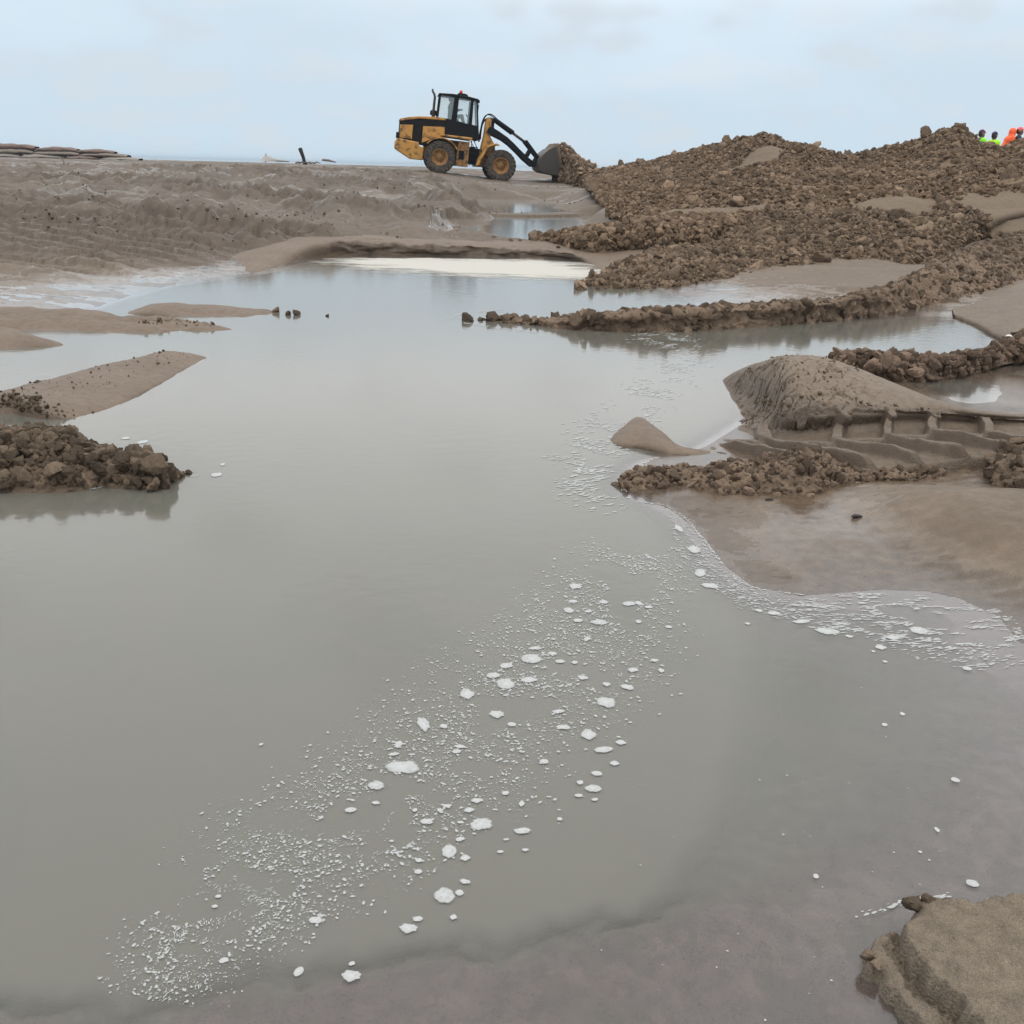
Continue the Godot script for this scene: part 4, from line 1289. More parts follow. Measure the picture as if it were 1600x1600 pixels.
	var right_bank: Array = [
		[Vector3(4.401, -0.020, -10.552), Vector3(4.248, 0.030, -10.140), Vector3(4.142, 0.030, -9.844), Vector3(4.112, 0.020, -9.736), Vector3(4.111, -0.050, -9.696)],
		[Vector3(4.885, -0.020, -11.164), Vector3(4.615, 0.050, -10.549), Vector3(4.322, 0.050, -9.818), Vector3(4.121, 0.030, -9.290), Vector3(4.112, -0.040, -9.252)],
		[Vector3(5.438, 0.000, -11.803), Vector3(5.058, 0.100, -10.983), Vector3(4.485, 0.090, -9.682), Vector3(4.011, 0.040, -8.640), Vector3(4.006, -0.030, -8.604)],
		[Vector3(6.067, 0.020, -12.539), Vector3(5.573, 0.160, -11.534), Vector3(4.697, 0.130, -9.642), Vector3(4.022, 0.060, -8.274), Vector3(3.984, -0.010, -8.164)],
		[Vector3(7.259, 0.040, -13.355), Vector3(6.727, 0.200, -12.403), Vector3(5.493, 0.160, -10.038), Vector3(4.506, 0.080, -8.224), Vector3(4.399, 0.000, -7.987)]]
	loft_thing("sand_bank", right_bank, 140, 80, {"big": 0.008, "big_f": 1.5, "fine": 0.004, "fine_f": 20.0, "clod": 0.012, "clod_f": 8.0, "patch": 0.3, "edge": 0.06, "tint": Color(0.213, 0.156, 0.112), "dry": Color(0.251, 0.190, 0.137)}, sand, "pale smooth sand bank with a cracked edge, right of the rippled channel", "sand bank")
	var tip: Array = [
		[Vector3(0.464, -0.040, -4.965), Vector3(0.459, -0.008, -4.842), Vector3(0.458, -0.010, -4.826), Vector3(0.457, -0.040, -4.807)],
		[Vector3(0.569, -0.040, -5.268), Vector3(0.538, 0.025, -4.976), Vector3(0.517, 0.018, -4.749), Vector3(0.517, -0.030, -4.728)],
		[Vector3(0.684, -0.040, -5.514), Vector3(0.628, 0.055, -5.051), Vector3(0.595, 0.030, -4.735), Vector3(0.596, -0.030, -4.712)],
		[Vector3(0.761, -0.040, -5.232), Vector3(0.710, 0.040, -4.882), Vector3(0.683, 0.030, -4.661), Vector3(0.683, -0.030, -4.638)],
		[Vector3(0.827, -0.040, -4.951), Vector3(0.788, 0.010, -4.711), Vector3(0.774, 0.010, -4.618), Vector3(0.773, -0.030, -4.598)],
		[Vector3(0.970, -0.040, -4.891), Vector3(0.931, 0.000, -4.692), Vector3(0.919, 0.000, -4.623), Vector3(0.917, -0.030, -4.605)]]
	look = look.duplicate()
	look.big = 0.006
	look.clod = 0.006
	look.clod_f = 20.0
	loft_thing("sand_spit", tip, 120, 60, look, sand, "small pointed sand hump with a foam fringe left of the tyre-marked mound", "sand spit")


# ------------------------------------------------------------------ the mound with the tyre print
var track_look := {}


func shape_track(p: PackedVector3Array, n: PackedVector3Array, c: PackedColorArray, nu: int, nv: int) -> void:
	# seven points per section: back foot, crest, scarp top, scarp foot, track middle, track front, foot
	for j in nv:
		var v := float(j) / (nv - 1) * 6.0
		for i in nu:
			var u := float(i) / (nu - 1)
			var a := j * nu + i
			var q := p[a]
			var add := 0.0
			var s := q.x * 0.97 - q.z * 0.25
			# dried skin that cracked over the steep left face
			var crack_here := smoothstep(0.8, 1.2, v) * smoothstep(3.1, 2.4, v) * smoothstep(0.51, 0.29, u) * smoothstep(0.02, 0.07, u)
			if crack_here > 0.0:
				var warp := Vector3(q.x + 0.04 * n_fine.get_noise_2d(q.x * 8.0, q.z * 8.0), 0.0, q.z * 1.0 + 0.05 * n_fine.get_noise_2d(q.x * 7.0 + 3.0, q.z * 7.0))
				var e := absf(n_mid.get_noise_2d(warp.x * 5.0, warp.z * 9.0 + warp.x * 3.0))
				add -= crack_here * 0.032 * smoothstep(0.075, 0.0, e)
				add += crack_here * 0.016 * n_mid.get_noise_2d(q.x * 11.0, q.z * 14.0)
			# herringbone bars left standing between the lugs
			var pitch := 0.235
			var ph := s / pitch + 0.06 * n_mid.get_noise_2d(q.x * 3.0, q.z * 3.0)
			var on := smoothstep(0.04, 0.10, u)
			if v > 1.9 and v < 3.1:
				# the steep side wall of the print: upright ribs, hollow between
				var face := smoothstep(1.95, 2.25, v) * smoothstep(3.1, 2.8, v)
				var f := absf(fposmod(ph, 1.0) - 0.5)
				var rib := smoothstep(0.16, 0.05, f)
				q.z += on * face * (0.038 * rib - 0.034 * (1.0 - rib))
				add -= on * 0.008 * face * (1.0 - rib)
				add += 0.010 * smoothstep(0.35, 0.0, absf(v - 2.05)) * n_fine.get_noise_2d(q.x * 14.0, q.z * 14.0)
			if v > 2.85 and v < 5.3:
				var w := (v - 3.0) / 2.0
				var bar := 0.0
				var f := absf(fposmod(ph + maxf(w, 0.0) * 1.0, 1.0) - 0.5)
				if w < 0.56: bar = maxf(bar, smoothstep(0.13, 0.075, f) * smoothstep(0.56, 0.48, w))
				f = absf(fposmod(ph + 0.56 - (w - 0.44) * 1.5, 1.0) - 0.5)
				if w > 0.42: bar = maxf(bar, smoothstep(0.115, 0.06, f) * smoothstep(0.42, 0.48, w) * 0.9)
				var mid := 0.47 + 0.09 * (absf(fposmod(ph + 0.2, 1.0) - 0.5) * 2.0 - 0.5)
				bar = maxf(bar, 0.55 * smoothstep(0.07, 0.02, absf(w - mid)))
				var floor_amt := smoothstep(-0.06, 0.05, w) * smoothstep(1.15, 1.0, w)
				add += on * (0.066 * bar - 0.024) * floor_amt * (0.9 + 0.3 * n_mid.get_noise_2d(q.x * 6.0, q.z * 6.0))
				add += 0.002 * n_fine.get_noise_2d(q.x * 40.0, q.z * 40.0) * bar
			if crack_here > 0.0:
				add += crack_here * 0.02 * (clod_bump(Vector3(q.x, q.y, q.z) * 11.0) - 0.4) * smoothstep(-0.1, 0.2, n_mid.get_noise_2d(q.x * 4.0, q.z * 4.0) + 0.25 * (v - 1.4))
			p[a] = q + Vector3(0, add, 0)
			var dryness := smoothstep(0.1, 0.3, q.y)
			var k2 := 1.0 + 0.1 * n_fine.get_noise_2d(q.x * 20.0, q.z * 20.0)
			var col := Color(0.19, 0.142, 0.104).lerp(Color(0.275, 0.205, 0.148), dryness)
			if v > 1.9: col = Color(0.205, 0.153, 0.113)
			c[a] = Color(col.r * k2, col.g * k2, col.b * k2)
	track_look.moved = p
	track_look.colored = c


func build_track_mound() -> void:
	var sand: StandardMaterial3D = mats["moist_sand"]
	var soil: StandardMaterial3D = mats["clod_soil"]
	var secs: Array = [
		[Vector3(1.321, -0.060, -6.646), Vector3(1.292, -0.030, -6.453), Vector3(1.195, -0.040, -5.760), Vector3(1.061, -0.030, -5.224), Vector3(0.944, -0.020, -4.937), Vector3(0.871, -0.005, -4.693), Vector3(0.855, -0.050, -4.662)],
		[Vector3(1.589, -0.050, -7.029), Vector3(1.390, 0.120, -6.152), Vector3(1.308, 0.030, -5.467), Vector3(1.175, 0.012, -5.068), Vector3(1.082, 0.008, -4.844), Vector3(1.009, 0.012, -4.633), Vector3(0.980, -0.050, -4.610)],
		[Vector3(1.771, -0.050, -7.246), Vector3(1.426, 0.220, -5.844), Vector3(1.318, 0.100, -5.163), Vector3(1.273, 0.030, -5.006), Vector3(1.187, 0.025, -4.765), Vector3(1.101, 0.030, -4.509), Vector3(1.073, -0.050, -4.484)],
		[Vector3(1.946, -0.040, -7.316), Vector3(1.482, 0.300, -5.587), Vector3(1.356, 0.170, -4.890), Vector3(1.359, 0.060, -4.859), Vector3(1.298, 0.045, -4.665), Vector3(1.213, 0.050, -4.384), Vector3(1.200, -0.050, -4.356)],
		[Vector3(2.202, -0.020, -7.096), Vector3(1.708, 0.300, -5.521), Vector3(1.514, 0.200, -4.804), Vector3(1.517, 0.100, -4.774), Vector3(1.465, 0.075, -4.580), Vector3(1.382, 0.070, -4.288), Vector3(1.368, -0.040, -4.259)],
		[Vector3(2.292, 0.000, -6.432), Vector3(1.903, 0.250, -5.356), Vector3(1.732, 0.200, -4.815), Vector3(1.734, 0.120, -4.788), Vector3(1.673, 0.090, -4.590), Vector3(1.576, 0.080, -4.291), Vector3(1.572, -0.030, -4.233)],
		[Vector3(2.528, -0.060, -6.172), Vector3(2.085, 0.200, -5.102), Vector3(1.993, 0.180, -4.849), Vector3(1.992, 0.130, -4.827), Vector3(1.930, 0.105, -4.652), Vector3(1.823, 0.090, -4.361), Vector3(1.815, -0.020, -4.297)],
		[Vector3(2.714, -0.050, -5.875), Vector3(2.279, 0.170, -4.939), Vector3(2.239, 0.160, -4.841), Vector3(2.236, 0.130, -4.822), Vector3(2.161, 0.115, -4.637), Vector3(2.077, 0.100, -4.435), Vector3(2.073, -0.020, -4.378)],
		[Vector3(2.967, -0.020, -5.711), Vector3(2.583, 0.150, -4.975), Vector3(2.534, 0.145, -4.869), Vector3(2.496, 0.130, -4.784), Vector3(2.419, 0.120, -4.620), Vector3(2.316, 0.110, -4.400), Vector3(2.324, -0.020, -4.367)],
		[Vector3(3.473, 0.000, -5.713), Vector3(3.073, 0.150, -5.058), Vector3(2.996, 0.145, -4.919), Vector3(2.936, 0.130, -4.805), Vector3(2.831, 0.120, -4.615), Vector3(2.697, 0.110, -4.372), Vector3(2.706, -0.020, -4.340)],
		[Vector3(4.095, -0.030, -5.877), Vector3(3.763, 0.080, -5.404), Vector3(3.643, 0.080, -5.217), Vector3(3.542, 0.070, -5.056), Vector3(3.414, 0.060, -4.854), Vector3(3.251, 0.050, -4.597), Vector3(3.159, -0.040, -4.420)],
		[Vector3(4.710, -0.050, -5.997), Vector3(4.627, -0.020, -5.894), Vector3(4.478, -0.020, -5.689), Vector3(4.350, -0.030, -5.509), Vector3(4.157, -0.030, -5.243), Vector3(3.925, -0.030, -4.923), Vector3(3.601, -0.050, -4.470)]]
	track_look = {"big": 0.012, "big_f": 2.5, "fine": 0.0012, "fine_f": 60.0, "edge": 0.04}
	var mound := loft_thing("sand_mound", secs, 840, 440, track_look, sand, "smooth sand mound with a cracked left face and a herringbone tyre print along its front", "sand mound", "", shape_track)
	mound.p = track_look.moved
	scatter(mound, 350, 30, 0.003, 0.022, 3.0, {"v0": 0.12, "v1": 0.5, "u0": 0.08, "u1": 0.42, "floor": 0.02, "tint": Color(0.294, 0.207, 0.139)})
	scatter(mound, 350, 30, 0.003, 0.022, 2.6, {"v0": 0.30, "v1": 0.36, "u0": 0.1, "u1": 0.9, "floor": 0.02, "tint": Color(0.294, 0.207, 0.139)})
	# broken clods along the front of the print
	var front: Array = [
		[Vector3(0.460, -0.034, -4.225), Vector3(0.450, -0.005, -4.076), Vector3(0.447, -0.010, -4.038), Vector3(0.446, -0.050, -4.020)],
		[Vector3(0.536, -0.034, -4.368), Vector3(0.509, 0.030, -4.150), Vector3(0.496, 0.010, -4.014), Vector3(0.497, -0.040, -3.994)],
		[Vector3(0.689, -0.025, -4.453), Vector3(0.647, 0.043, -4.176), Vector3(0.638, 0.017, -4.093), Vector3(0.638, -0.040, -4.072)],
		[Vector3(0.841, -0.017, -4.418), Vector3(0.791, 0.047, -4.146), Vector3(0.777, 0.025, -4.052), Vector3(0.776, -0.030, -4.031)],
		[Vector3(0.991, 0.000, -4.456), Vector3(0.926, 0.072, -4.159), Vector3(0.893, 0.043, -3.976), Vector3(0.894, -0.030, -3.954)],
		[Vector3(1.147, 0.017, -4.453), Vector3(1.075, 0.085, -4.167), Vector3(1.036, 0.051, -3.980), Vector3(1.038, -0.030, -3.956)],
		[Vector3(1.353, 0.034, -4.563), Vector3(1.239, 0.132, -4.174), Vector3(1.195, 0.068, -3.983), Vector3(1.191, -0.030, -3.924)],
		[Vector3(1.422, 0.030, -4.412), Vector3(1.357, 0.078, -4.208), Vector3(1.322, 0.042, -4.070), Vector3(1.321, -0.020, -4.038)],
		[Vector3(1.529, 0.030, -4.300), Vector3(1.491, 0.051, -4.186), Vector3(1.482, 0.030, -4.151), Vector3(1.479, -0.020, -4.131)],
		[Vector3(1.695, 0.030, -4.295), Vector3(1.656, 0.048, -4.192), Vector3(1.653, 0.030, -4.176), Vector3(1.649, -0.010, -4.158)],
		[Vector3(1.824, 0.030, -4.326), Vector3(1.787, 0.042, -4.233), Vector3(1.781, 0.030, -4.219), Vector3(1.774, 0.000, -4.201)],
		[Vector3(1.923, 0.024, -4.376), Vector3(1.901, 0.033, -4.323), Vector3(1.894, 0.030, -4.310), Vector3(1.886, 0.000, -4.292)]]
	var s := loft_thing("clod_row", front, 420, 90, soil_look(0.03, 0.024, 0.012, {"big_f": 7.0, "clod_f": 22.0, "crumb_f": 50.0, "fine": 0.012, "fine_f": 16.0, "edge": 0.03, "tint": Color(0.225, 0.164, 0.118), "dry": Color(0.339, 0.247, 0.177), "tint_f": 4.0}), soil, "row of dark broken clods along the front of the tyre print", "clod row")
	scatter(s, 3500, 140, 0.003, 0.05, 4.0, {"v0": 0.1, "v1": 0.85, "floor": -0.005, "sunk": 0.25, "tint": Color(0.249, 0.177, 0.128)})
	var edge_pile: Array = [
		[Vector3(2.087, 0.030, -4.330), Vector3(2.032, 0.060, -4.185), Vector3(2.012, 0.050, -4.123), Vector3(2.007, -0.020, -4.100)],
		[Vector3(2.284, 0.060, -4.591), Vector3(2.086, 0.140, -4.186), Vector3(2.037, 0.090, -4.057), Vector3(2.047, 0.000, -4.031)],
		[Vector3(2.443, 0.080, -4.705), Vector3(2.202, 0.170, -4.231), Vector3(2.120, 0.100, -4.030), Vector3(2.124, 0.000, -4.000)],
		[Vector3(2.724, 0.080, -4.733), Vector3(2.455, 0.170, -4.255), Vector3(2.337, 0.100, -4.004), Vector3(2.320, 0.000, -3.933)],
		[Vector3(2.796, 0.060, -4.529), Vector3(2.658, 0.080, -4.290), Vector3(2.534, 0.060, -4.063), Vector3(2.506, 0.000, -3.989)]]
	s = loft_thing("clod_row", edge_pile, 160, 80, soil_look(0.012, 0.04, 0.014, {"clod_f": 11.0, "crumb_f": 30.0, "fine": 0.002, "fine_f": 90.0, "tint": Color(0.211, 0.153, 0.111), "dry": Color(0.301, 0.218, 0.156)}), soil, "dark lump of clods cut by the right edge, right of the tyre print", "clod row")
	scatter(s, 1500, 50, 0.004, 0.06, 2.4, {"v0": 0.05, "v1": 0.9, "sunk": 0.25, "tint": Color(0.225, 0.164, 0.118)})


# ------------------------------------------------------------------ the undercut bank at the far end of the pond
var bank_look := {}


func shape_bank(p: PackedVector3Array, n: PackedVector3Array, c: PackedColorArray, nu: int, nv: int) -> void:
	# five points per section: back, top, edge, foot, sunk; the face is bitten into scallops
	for j in nv:
		var v := float(j) / (nv - 1) * 4.0
		for i in nu:
			var a := j * nu + i
			var q := p[a]
			var here := smoothstep(-2.75, -2.45, q.x) * smoothstep(1.0, 0.75, q.x)
			var bite := 0.5 * absf(n_mid.get_noise_2d(q.x * 1.7, 2.0)) + 0.22 * n_mid.get_noise_2d(q.x * 1.1, 7.0) + 0.12 * n_fine.get_noise_2d(q.x * 3.0, q.y * 9.0)
			var face := smoothstep(1.9, 2.25, v) * smoothstep(3.3, 2.6, v)
			q.z -= here * face * (0.02 + 0.22 * bite)
			if v > 1.7 and v < 2.3: q.y += here * 0.03 * n_fine.get_noise_2d(q.x * 4.0, 1.0)
			p[a] = q
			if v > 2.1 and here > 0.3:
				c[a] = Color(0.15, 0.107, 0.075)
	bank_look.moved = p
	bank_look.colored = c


func build_bank() -> void:
	var secs: Array = [
		[Vector3(-4.056, -0.030, -13.496), Vector3(-3.897, -0.010, -12.959), Vector3(-3.734, -0.030, -12.400), Vector3(-3.616, -0.060, -11.991), Vector3(-3.552, -0.120, -11.759)],
		[Vector3(-3.817, 0.050, -13.980), Vector3(-3.685, 0.060, -13.490), Vector3(-3.529, 0.020, -12.897), Vector3(-3.345, -0.030, -12.195), Vector3(-3.336, -0.120, -12.145)],
		[Vector3(-3.554, 0.120, -14.243), Vector3(-3.392, 0.140, -13.586), Vector3(-3.272, 0.080, -13.084), Vector3(-3.074, 0.000, -12.258), Vector3(-3.065, -0.100, -12.206)],
		[Vector3(-3.339, 0.180, -15.489), Vector3(-3.175, 0.190, -14.718), Vector3(-2.993, 0.130, -13.848), Vector3(-2.938, 0.000, -13.562), Vector3(-2.929, -0.100, -13.507)],
		[Vector3(-3.100, 0.200, -16.478), Vector3(-2.937, 0.210, -15.604), Vector3(-2.767, 0.185, -14.684), Vector3(-2.761, -0.020, -14.610), Vector3(-2.753, -0.100, -14.554)],
		[Vector3(-2.561, 0.200, -16.869), Vector3(-2.433, 0.215, -16.026), Vector3(-2.284, 0.200, -15.029), Vector3(-2.277, -0.020, -14.951), Vector3(-2.271, -0.100, -14.894)],
		[Vector3(-1.662, 0.180, -17.076), Vector3(-1.588, 0.190, -16.307), Vector3(-1.479, 0.165, -15.183), Vector3(-1.473, -0.020, -15.110), Vector3(-1.468, -0.100, -15.053)],
		[Vector3(-0.623, 0.165, -16.927), Vector3(-0.593, 0.170, -16.112), Vector3(-0.561, 0.135, -15.293), Vector3(-0.557, -0.020, -15.224), Vector3(-0.554, -0.100, -15.166)],
		[Vector3(0.398, 0.160, -16.781), Vector3(0.385, 0.160, -16.196), Vector3(0.369, 0.110, -15.331), Vector3(0.371, -0.020, -15.266), Vector3(0.372, -0.100, -15.208)],
		[Vector3(0.953, 0.150, -16.693), Vector3(0.914, 0.150, -15.982), Vector3(0.860, 0.090, -14.936), Vector3(0.861, -0.020, -14.875), Vector3(0.861, -0.100, -14.818)],
		[Vector3(1.475, 0.160, -16.309), Vector3(1.430, 0.140, -15.776), Vector3(1.331, 0.060, -14.589), Vector3(1.254, -0.010, -13.656), Vector3(1.253, -0.100, -13.601)],
		[Vector3(2.363, 0.200, -15.647), Vector3(2.256, 0.180, -14.901), Vector3(2.141, 0.090, -14.072), Vector3(2.053, 0.000, -13.420), Vector3(2.050, -0.100, -13.365)]]
	bank_look = {"big": 0.02, "big_f": 0.9, "fine": 0.003, "fine_f": 20.0, "edge": 0.1, "tint": Color(0.221, 0.157, 0.111), "dry": Color(0.259, 0.188, 0.136)}
	loft_thing("sand_bank", secs, 520, 110, bank_look, mats["moist_sand"], "smooth low sand bank with a dark undercut face at the far end of the pond", "sand bank", "", shape_bank)


# ------------------------------------------------------------------ the broken slab of sand at the bottom right corner
func build_slab() -> void:
	var top := PackedVector2Array([Vector2(0.687, -1.439), Vector2(0.718, -1.479), Vector2(0.769, -1.491), Vector2(0.821, -1.479), Vector2(0.937, -1.490), Vector2(1.134, -1.481), Vector2(0.930, -1.058), Vector2(0.724, -1.082), Vector2(0.713, -1.200), Vector2(0.698, -1.256), Vector2(0.677, -1.305), Vector2(0.666, -1.349), Vector2(0.667, -1.393)])
	var ledge := PackedVector2Array([Vector2(0.628, -1.420), Vector2(0.695, -1.457), Vector2(0.787, -1.444), Vector2(0.971, -1.376), Vector2(0.856, -1.073), Vector2(0.700, -1.099), Vector2(0.659, -1.199), Vector2(0.643, -1.234), Vector2(0.628, -1.279), Vector2(0.618, -1.308), Vector2(0.620, -1.347), Vector2(0.598, -1.360), Vector2(0.605, -1.389)])
	var nu := 260
	var nv := 230
	var p := PackedVector3Array()
	var c := PackedColorArray()
	p.resize(nu * nv)
	c.resize(nu * nv)
	for j in nv:
		for i in nu:
			var x := 0.52 + 0.75 * i / (nu - 1)
			var z := -1.62 + 0.70 * j / (nv - 1)
			var wob := Vector2(0.012 * n_mid.get_noise_2d(x * 16.0, z * 16.0) + 0.004 * n_fine.get_noise_2d(x * 70.0, z * 70.0), 0.012 * n_mid.get_noise_2d(x * 16.0 + 9.0, z * 16.0) + 0.004 * n_fine.get_noise_2d(x * 70.0, z * 70.0 + 5.0))
			var q := Vector2(x, z) + wob
			var a := poly_sd(top, q)
			var b := poly_sd(ledge, q)
			var h := -0.03
			var tilt := 0.10 * (x - 0.7) + 0.02 * (z + 1.4)
			var hl := 0.030 + 0.4 * tilt + 0.006 * n_mid.get_noise_2d(x * 9.0, z * 9.0)
			var ht := 0.056 + tilt + 0.008 * n_mid.get_noise_2d(x * 7.0 + 4.0, z * 7.0)
			h = maxf(h, lerpf(hl, -0.03, smoothstep(-0.008, 0.010, b)))
			# the gap between the ledge and the plateau
			h -= 0.022 * smoothstep(0.026, 0.006, a) * smoothstep(-0.006, 0.002, a) * smoothstep(0.0, -0.01, b) * smoothstep(-1.50, -1.46, z + 0.0)
			h = maxf(h, lerpf(ht, -0.03, smoothstep(-0.010, 0.008, a)))
			if h > 0.0:
				h += 0.0016 * n_fine.get_noise_2d(x * 140.0, z * 140.0) + 0.0022 * n_mid.get_noise_2d(x * 42.0, z * 42.0)
				h += 0.012 * smoothstep(0.03, 0.0, absf(a)) * (clampf(-n_cell.get_noise_2d(x * 50.0, z * 50.0), 0.0, 1.0) - 0.5)
			p[j * nu + i] = Vector3(x, h, z)
			var f := 1.0 + 0.12 * n_fine.get_noise_2d(x * 90.0, z * 90.0) + 0.1 * n_mid.get_noise_2d(x * 6.0, z * 6.0)
			c[j * nu + i] = Color(0.315 * f, 0.255 * f, 0.19 * f)
	var n := grid_normals(p, nu, nv)
	var flip := n[nu * 100 + 100].y < 0.0
	if flip:
		for i in n.size(): n[i] = -n[i]
	var m: StandardMaterial3D = mats["moist_sand"].duplicate()
	m.resource_name = "slab_sand"
	m.roughness = 0.85
	m.albedo_texture = mats["coarse_grain"]
	m.normal_scale = 1.0
	m.uv1_scale = Vector3(2.4, 2.4, 2.4)
	var root := base("sand_slab", Vector3.ZERO, "broken slab of coarse sand with a split ledge in the bottom right corner", "sand slab")
	put("surface", grid_mesh(p, n, c, PackedVector2Array(), nu, nv, PackedByteArray(), flip), m, root)
	for k in 5:
		var at: Vector3 = [Vector3(0.712, 0.060, -1.467), Vector3(0.737, 0.060, -1.474), Vector3(0.773, 0.055, -1.475), Vector3(0.605, 0.030, -1.375), Vector3(0.613, 0.030, -1.356)][k]
		var o := put("clod", clod_meshes[k], tinted_clod(k % 5, Color(0.254, 0.189, 0.136)), root)
		var s: float = [0.035, 0.022, 0.018, 0.024, 0.02][k]
		o.transform = Transform3D(Basis.from_euler(Vector3(k, k * 2.0, k * 3.0)) * Basis.from_scale(Vector3.ONE * s), at)


# ------------------------------------------------------------------ foam
func make_foam_meshes() -> void:
	for k in 9:
		var vs := PackedVector3Array()
		var ns := PackedVector3Array()
		var ix := PackedInt32Array()
		var seg := 26
		var cs := PackedColorArray()
		vs.append(Vector3(0, 1.0, 0))
		ns.append(Vector3.UP)
		cs.append(Color(1, 1, 1, 1))
		for ring in 4:
			for s in seg:
				var an := TAU * s / seg
				var out := Vector2(cos(an), sin(an))
				var r := 0.5 * (0.92 + (0.45 if k < 5 else 0.22) * n_mid.get_noise_3d(out.x * 0.55, out.y * 0.8, k * 5.0) + 0.09 * n_fine.get_noise_3d(out.x * 1.7, out.y * 1.7, k * 9.0))
				var f: float = [0.45, 0.78, 0.93, 1.08][ring]
				var y: float = [0.95, 0.7, 0.35, 0.0][ring]
				vs.append(Vector3(out.x * r * f, y, out.y * r * f))
				var tip: float = [0.03, 0.12, 0.25, 0.4][ring]
				ns.append(Vector3(out.x * tip, 1.0, out.y * tip).normalized())
				cs.append(Color(1, 1, 1, [0.92, 0.9, 0.72, 0.0][ring] * (1.0 - 0.35 * maxf(0.0, n_fine.get_noise_3d(out.x * 2.5 * f, out.y * 2.5 * f, k * 3.0)))))
		for s in seg:
			var t := (s + 1) % seg
			ix.append_array([0, 1 + s, 1 + t])
			for ring in 3:
				var a := 1 + ring * seg
				ix.append_array([a + s, a + seg + s, a + seg + t, a + s, a + seg + t, a + t])
		# clockwise seen from above is the front
		for i in range(0, ix.size(), 3):
			var nn := (vs[ix[i + 1]] - vs[ix[i]]).cross(vs[ix[i + 2]] - vs[ix[i]])
			if nn.y > 0.0:
				var w := ix[i + 1]
				ix[i + 1] = ix[i + 2]
				ix[i + 2] = w
		var arr := []
		arr.resize(Mesh.ARRAY_MAX)
		arr[Mesh.ARRAY_VERTEX] = vs
		arr[Mesh.ARRAY_NORMAL] = ns
		arr[Mesh.ARRAY_COLOR] = cs
		arr[Mesh.ARRAY_INDEX] = ix
		var m := ArrayMesh.new()
		m.add_surface_from_arrays(Mesh.PRIMITIVE_TRIANGLES, arr)
		foam_meshes.append(m)


func foam_mass(called: String, label: String, spots: Array) -> void:
	# spots: [x, y, z, length, width, angle]
	var lists: Array = []
	for k in foam_meshes.size(): lists.append([])
	for s in spots:
		var b := Basis(Vector3.UP, s[5]) * Basis.from_scale(Vector3(s[3], clampf(0.08 * minf(s[3], s[4]), 0.0003, 0.001), s[4]))
		lists[rng.randi() % foam_meshes.size()].append(Transform3D(b, Vector3(s[0], s[1], s[2])))
	var root := base(called, Vector3.ZERO, label, "", "", "stuff")
	for k in lists.size():
		if lists[k].is_empty(): continue
		var mm := MultiMesh.new()
		mm.transform_format = MultiMesh.TRANSFORM_3D
		mm.mesh = foam_meshes[k]
		mm.instance_count = lists[k].size()
		for i in lists[k].size(): mm.set_instance_transform(i, lists[k][i])
		var o := MultiMeshInstance3D.new()
		o.name = numbered("flecks", root)
		o.multimesh = mm
		o.material_override = mats["soft_foam"]
		o.set_meta("kind", "stuff")
		root.add_child(o, true)


func foam_line(label: String, line: Array, width: float, density: float, gap: float, y := 0.001) -> void:
	var spots: Array = []
	for k in range(1, line.size()):
		var a: Vector3 = line[k - 1]
		var e: Vector3 = line[k] - a
		var l := e.length()
		var count := maxi(1, int(l * density))
		for i in count:
			var t := (i + rng.randf()) / count
			var q := a + e * t
			if n_mid.get_noise_2d(q.x * 6.0, q.z * 6.0) < gap: continue
			var w := width * rng.randf_range(0.5, 1.5)
			spots.append([q.x + rng.randfn(0.0, 1.0) * width, q.y + y, q.z + rng.randfn(0.0, 1.0) * width, w * rng.randf_range(1.0, 4.0), w, atan2(-e.z, e.x)])
	foam_mass("foam_line", label, spots)


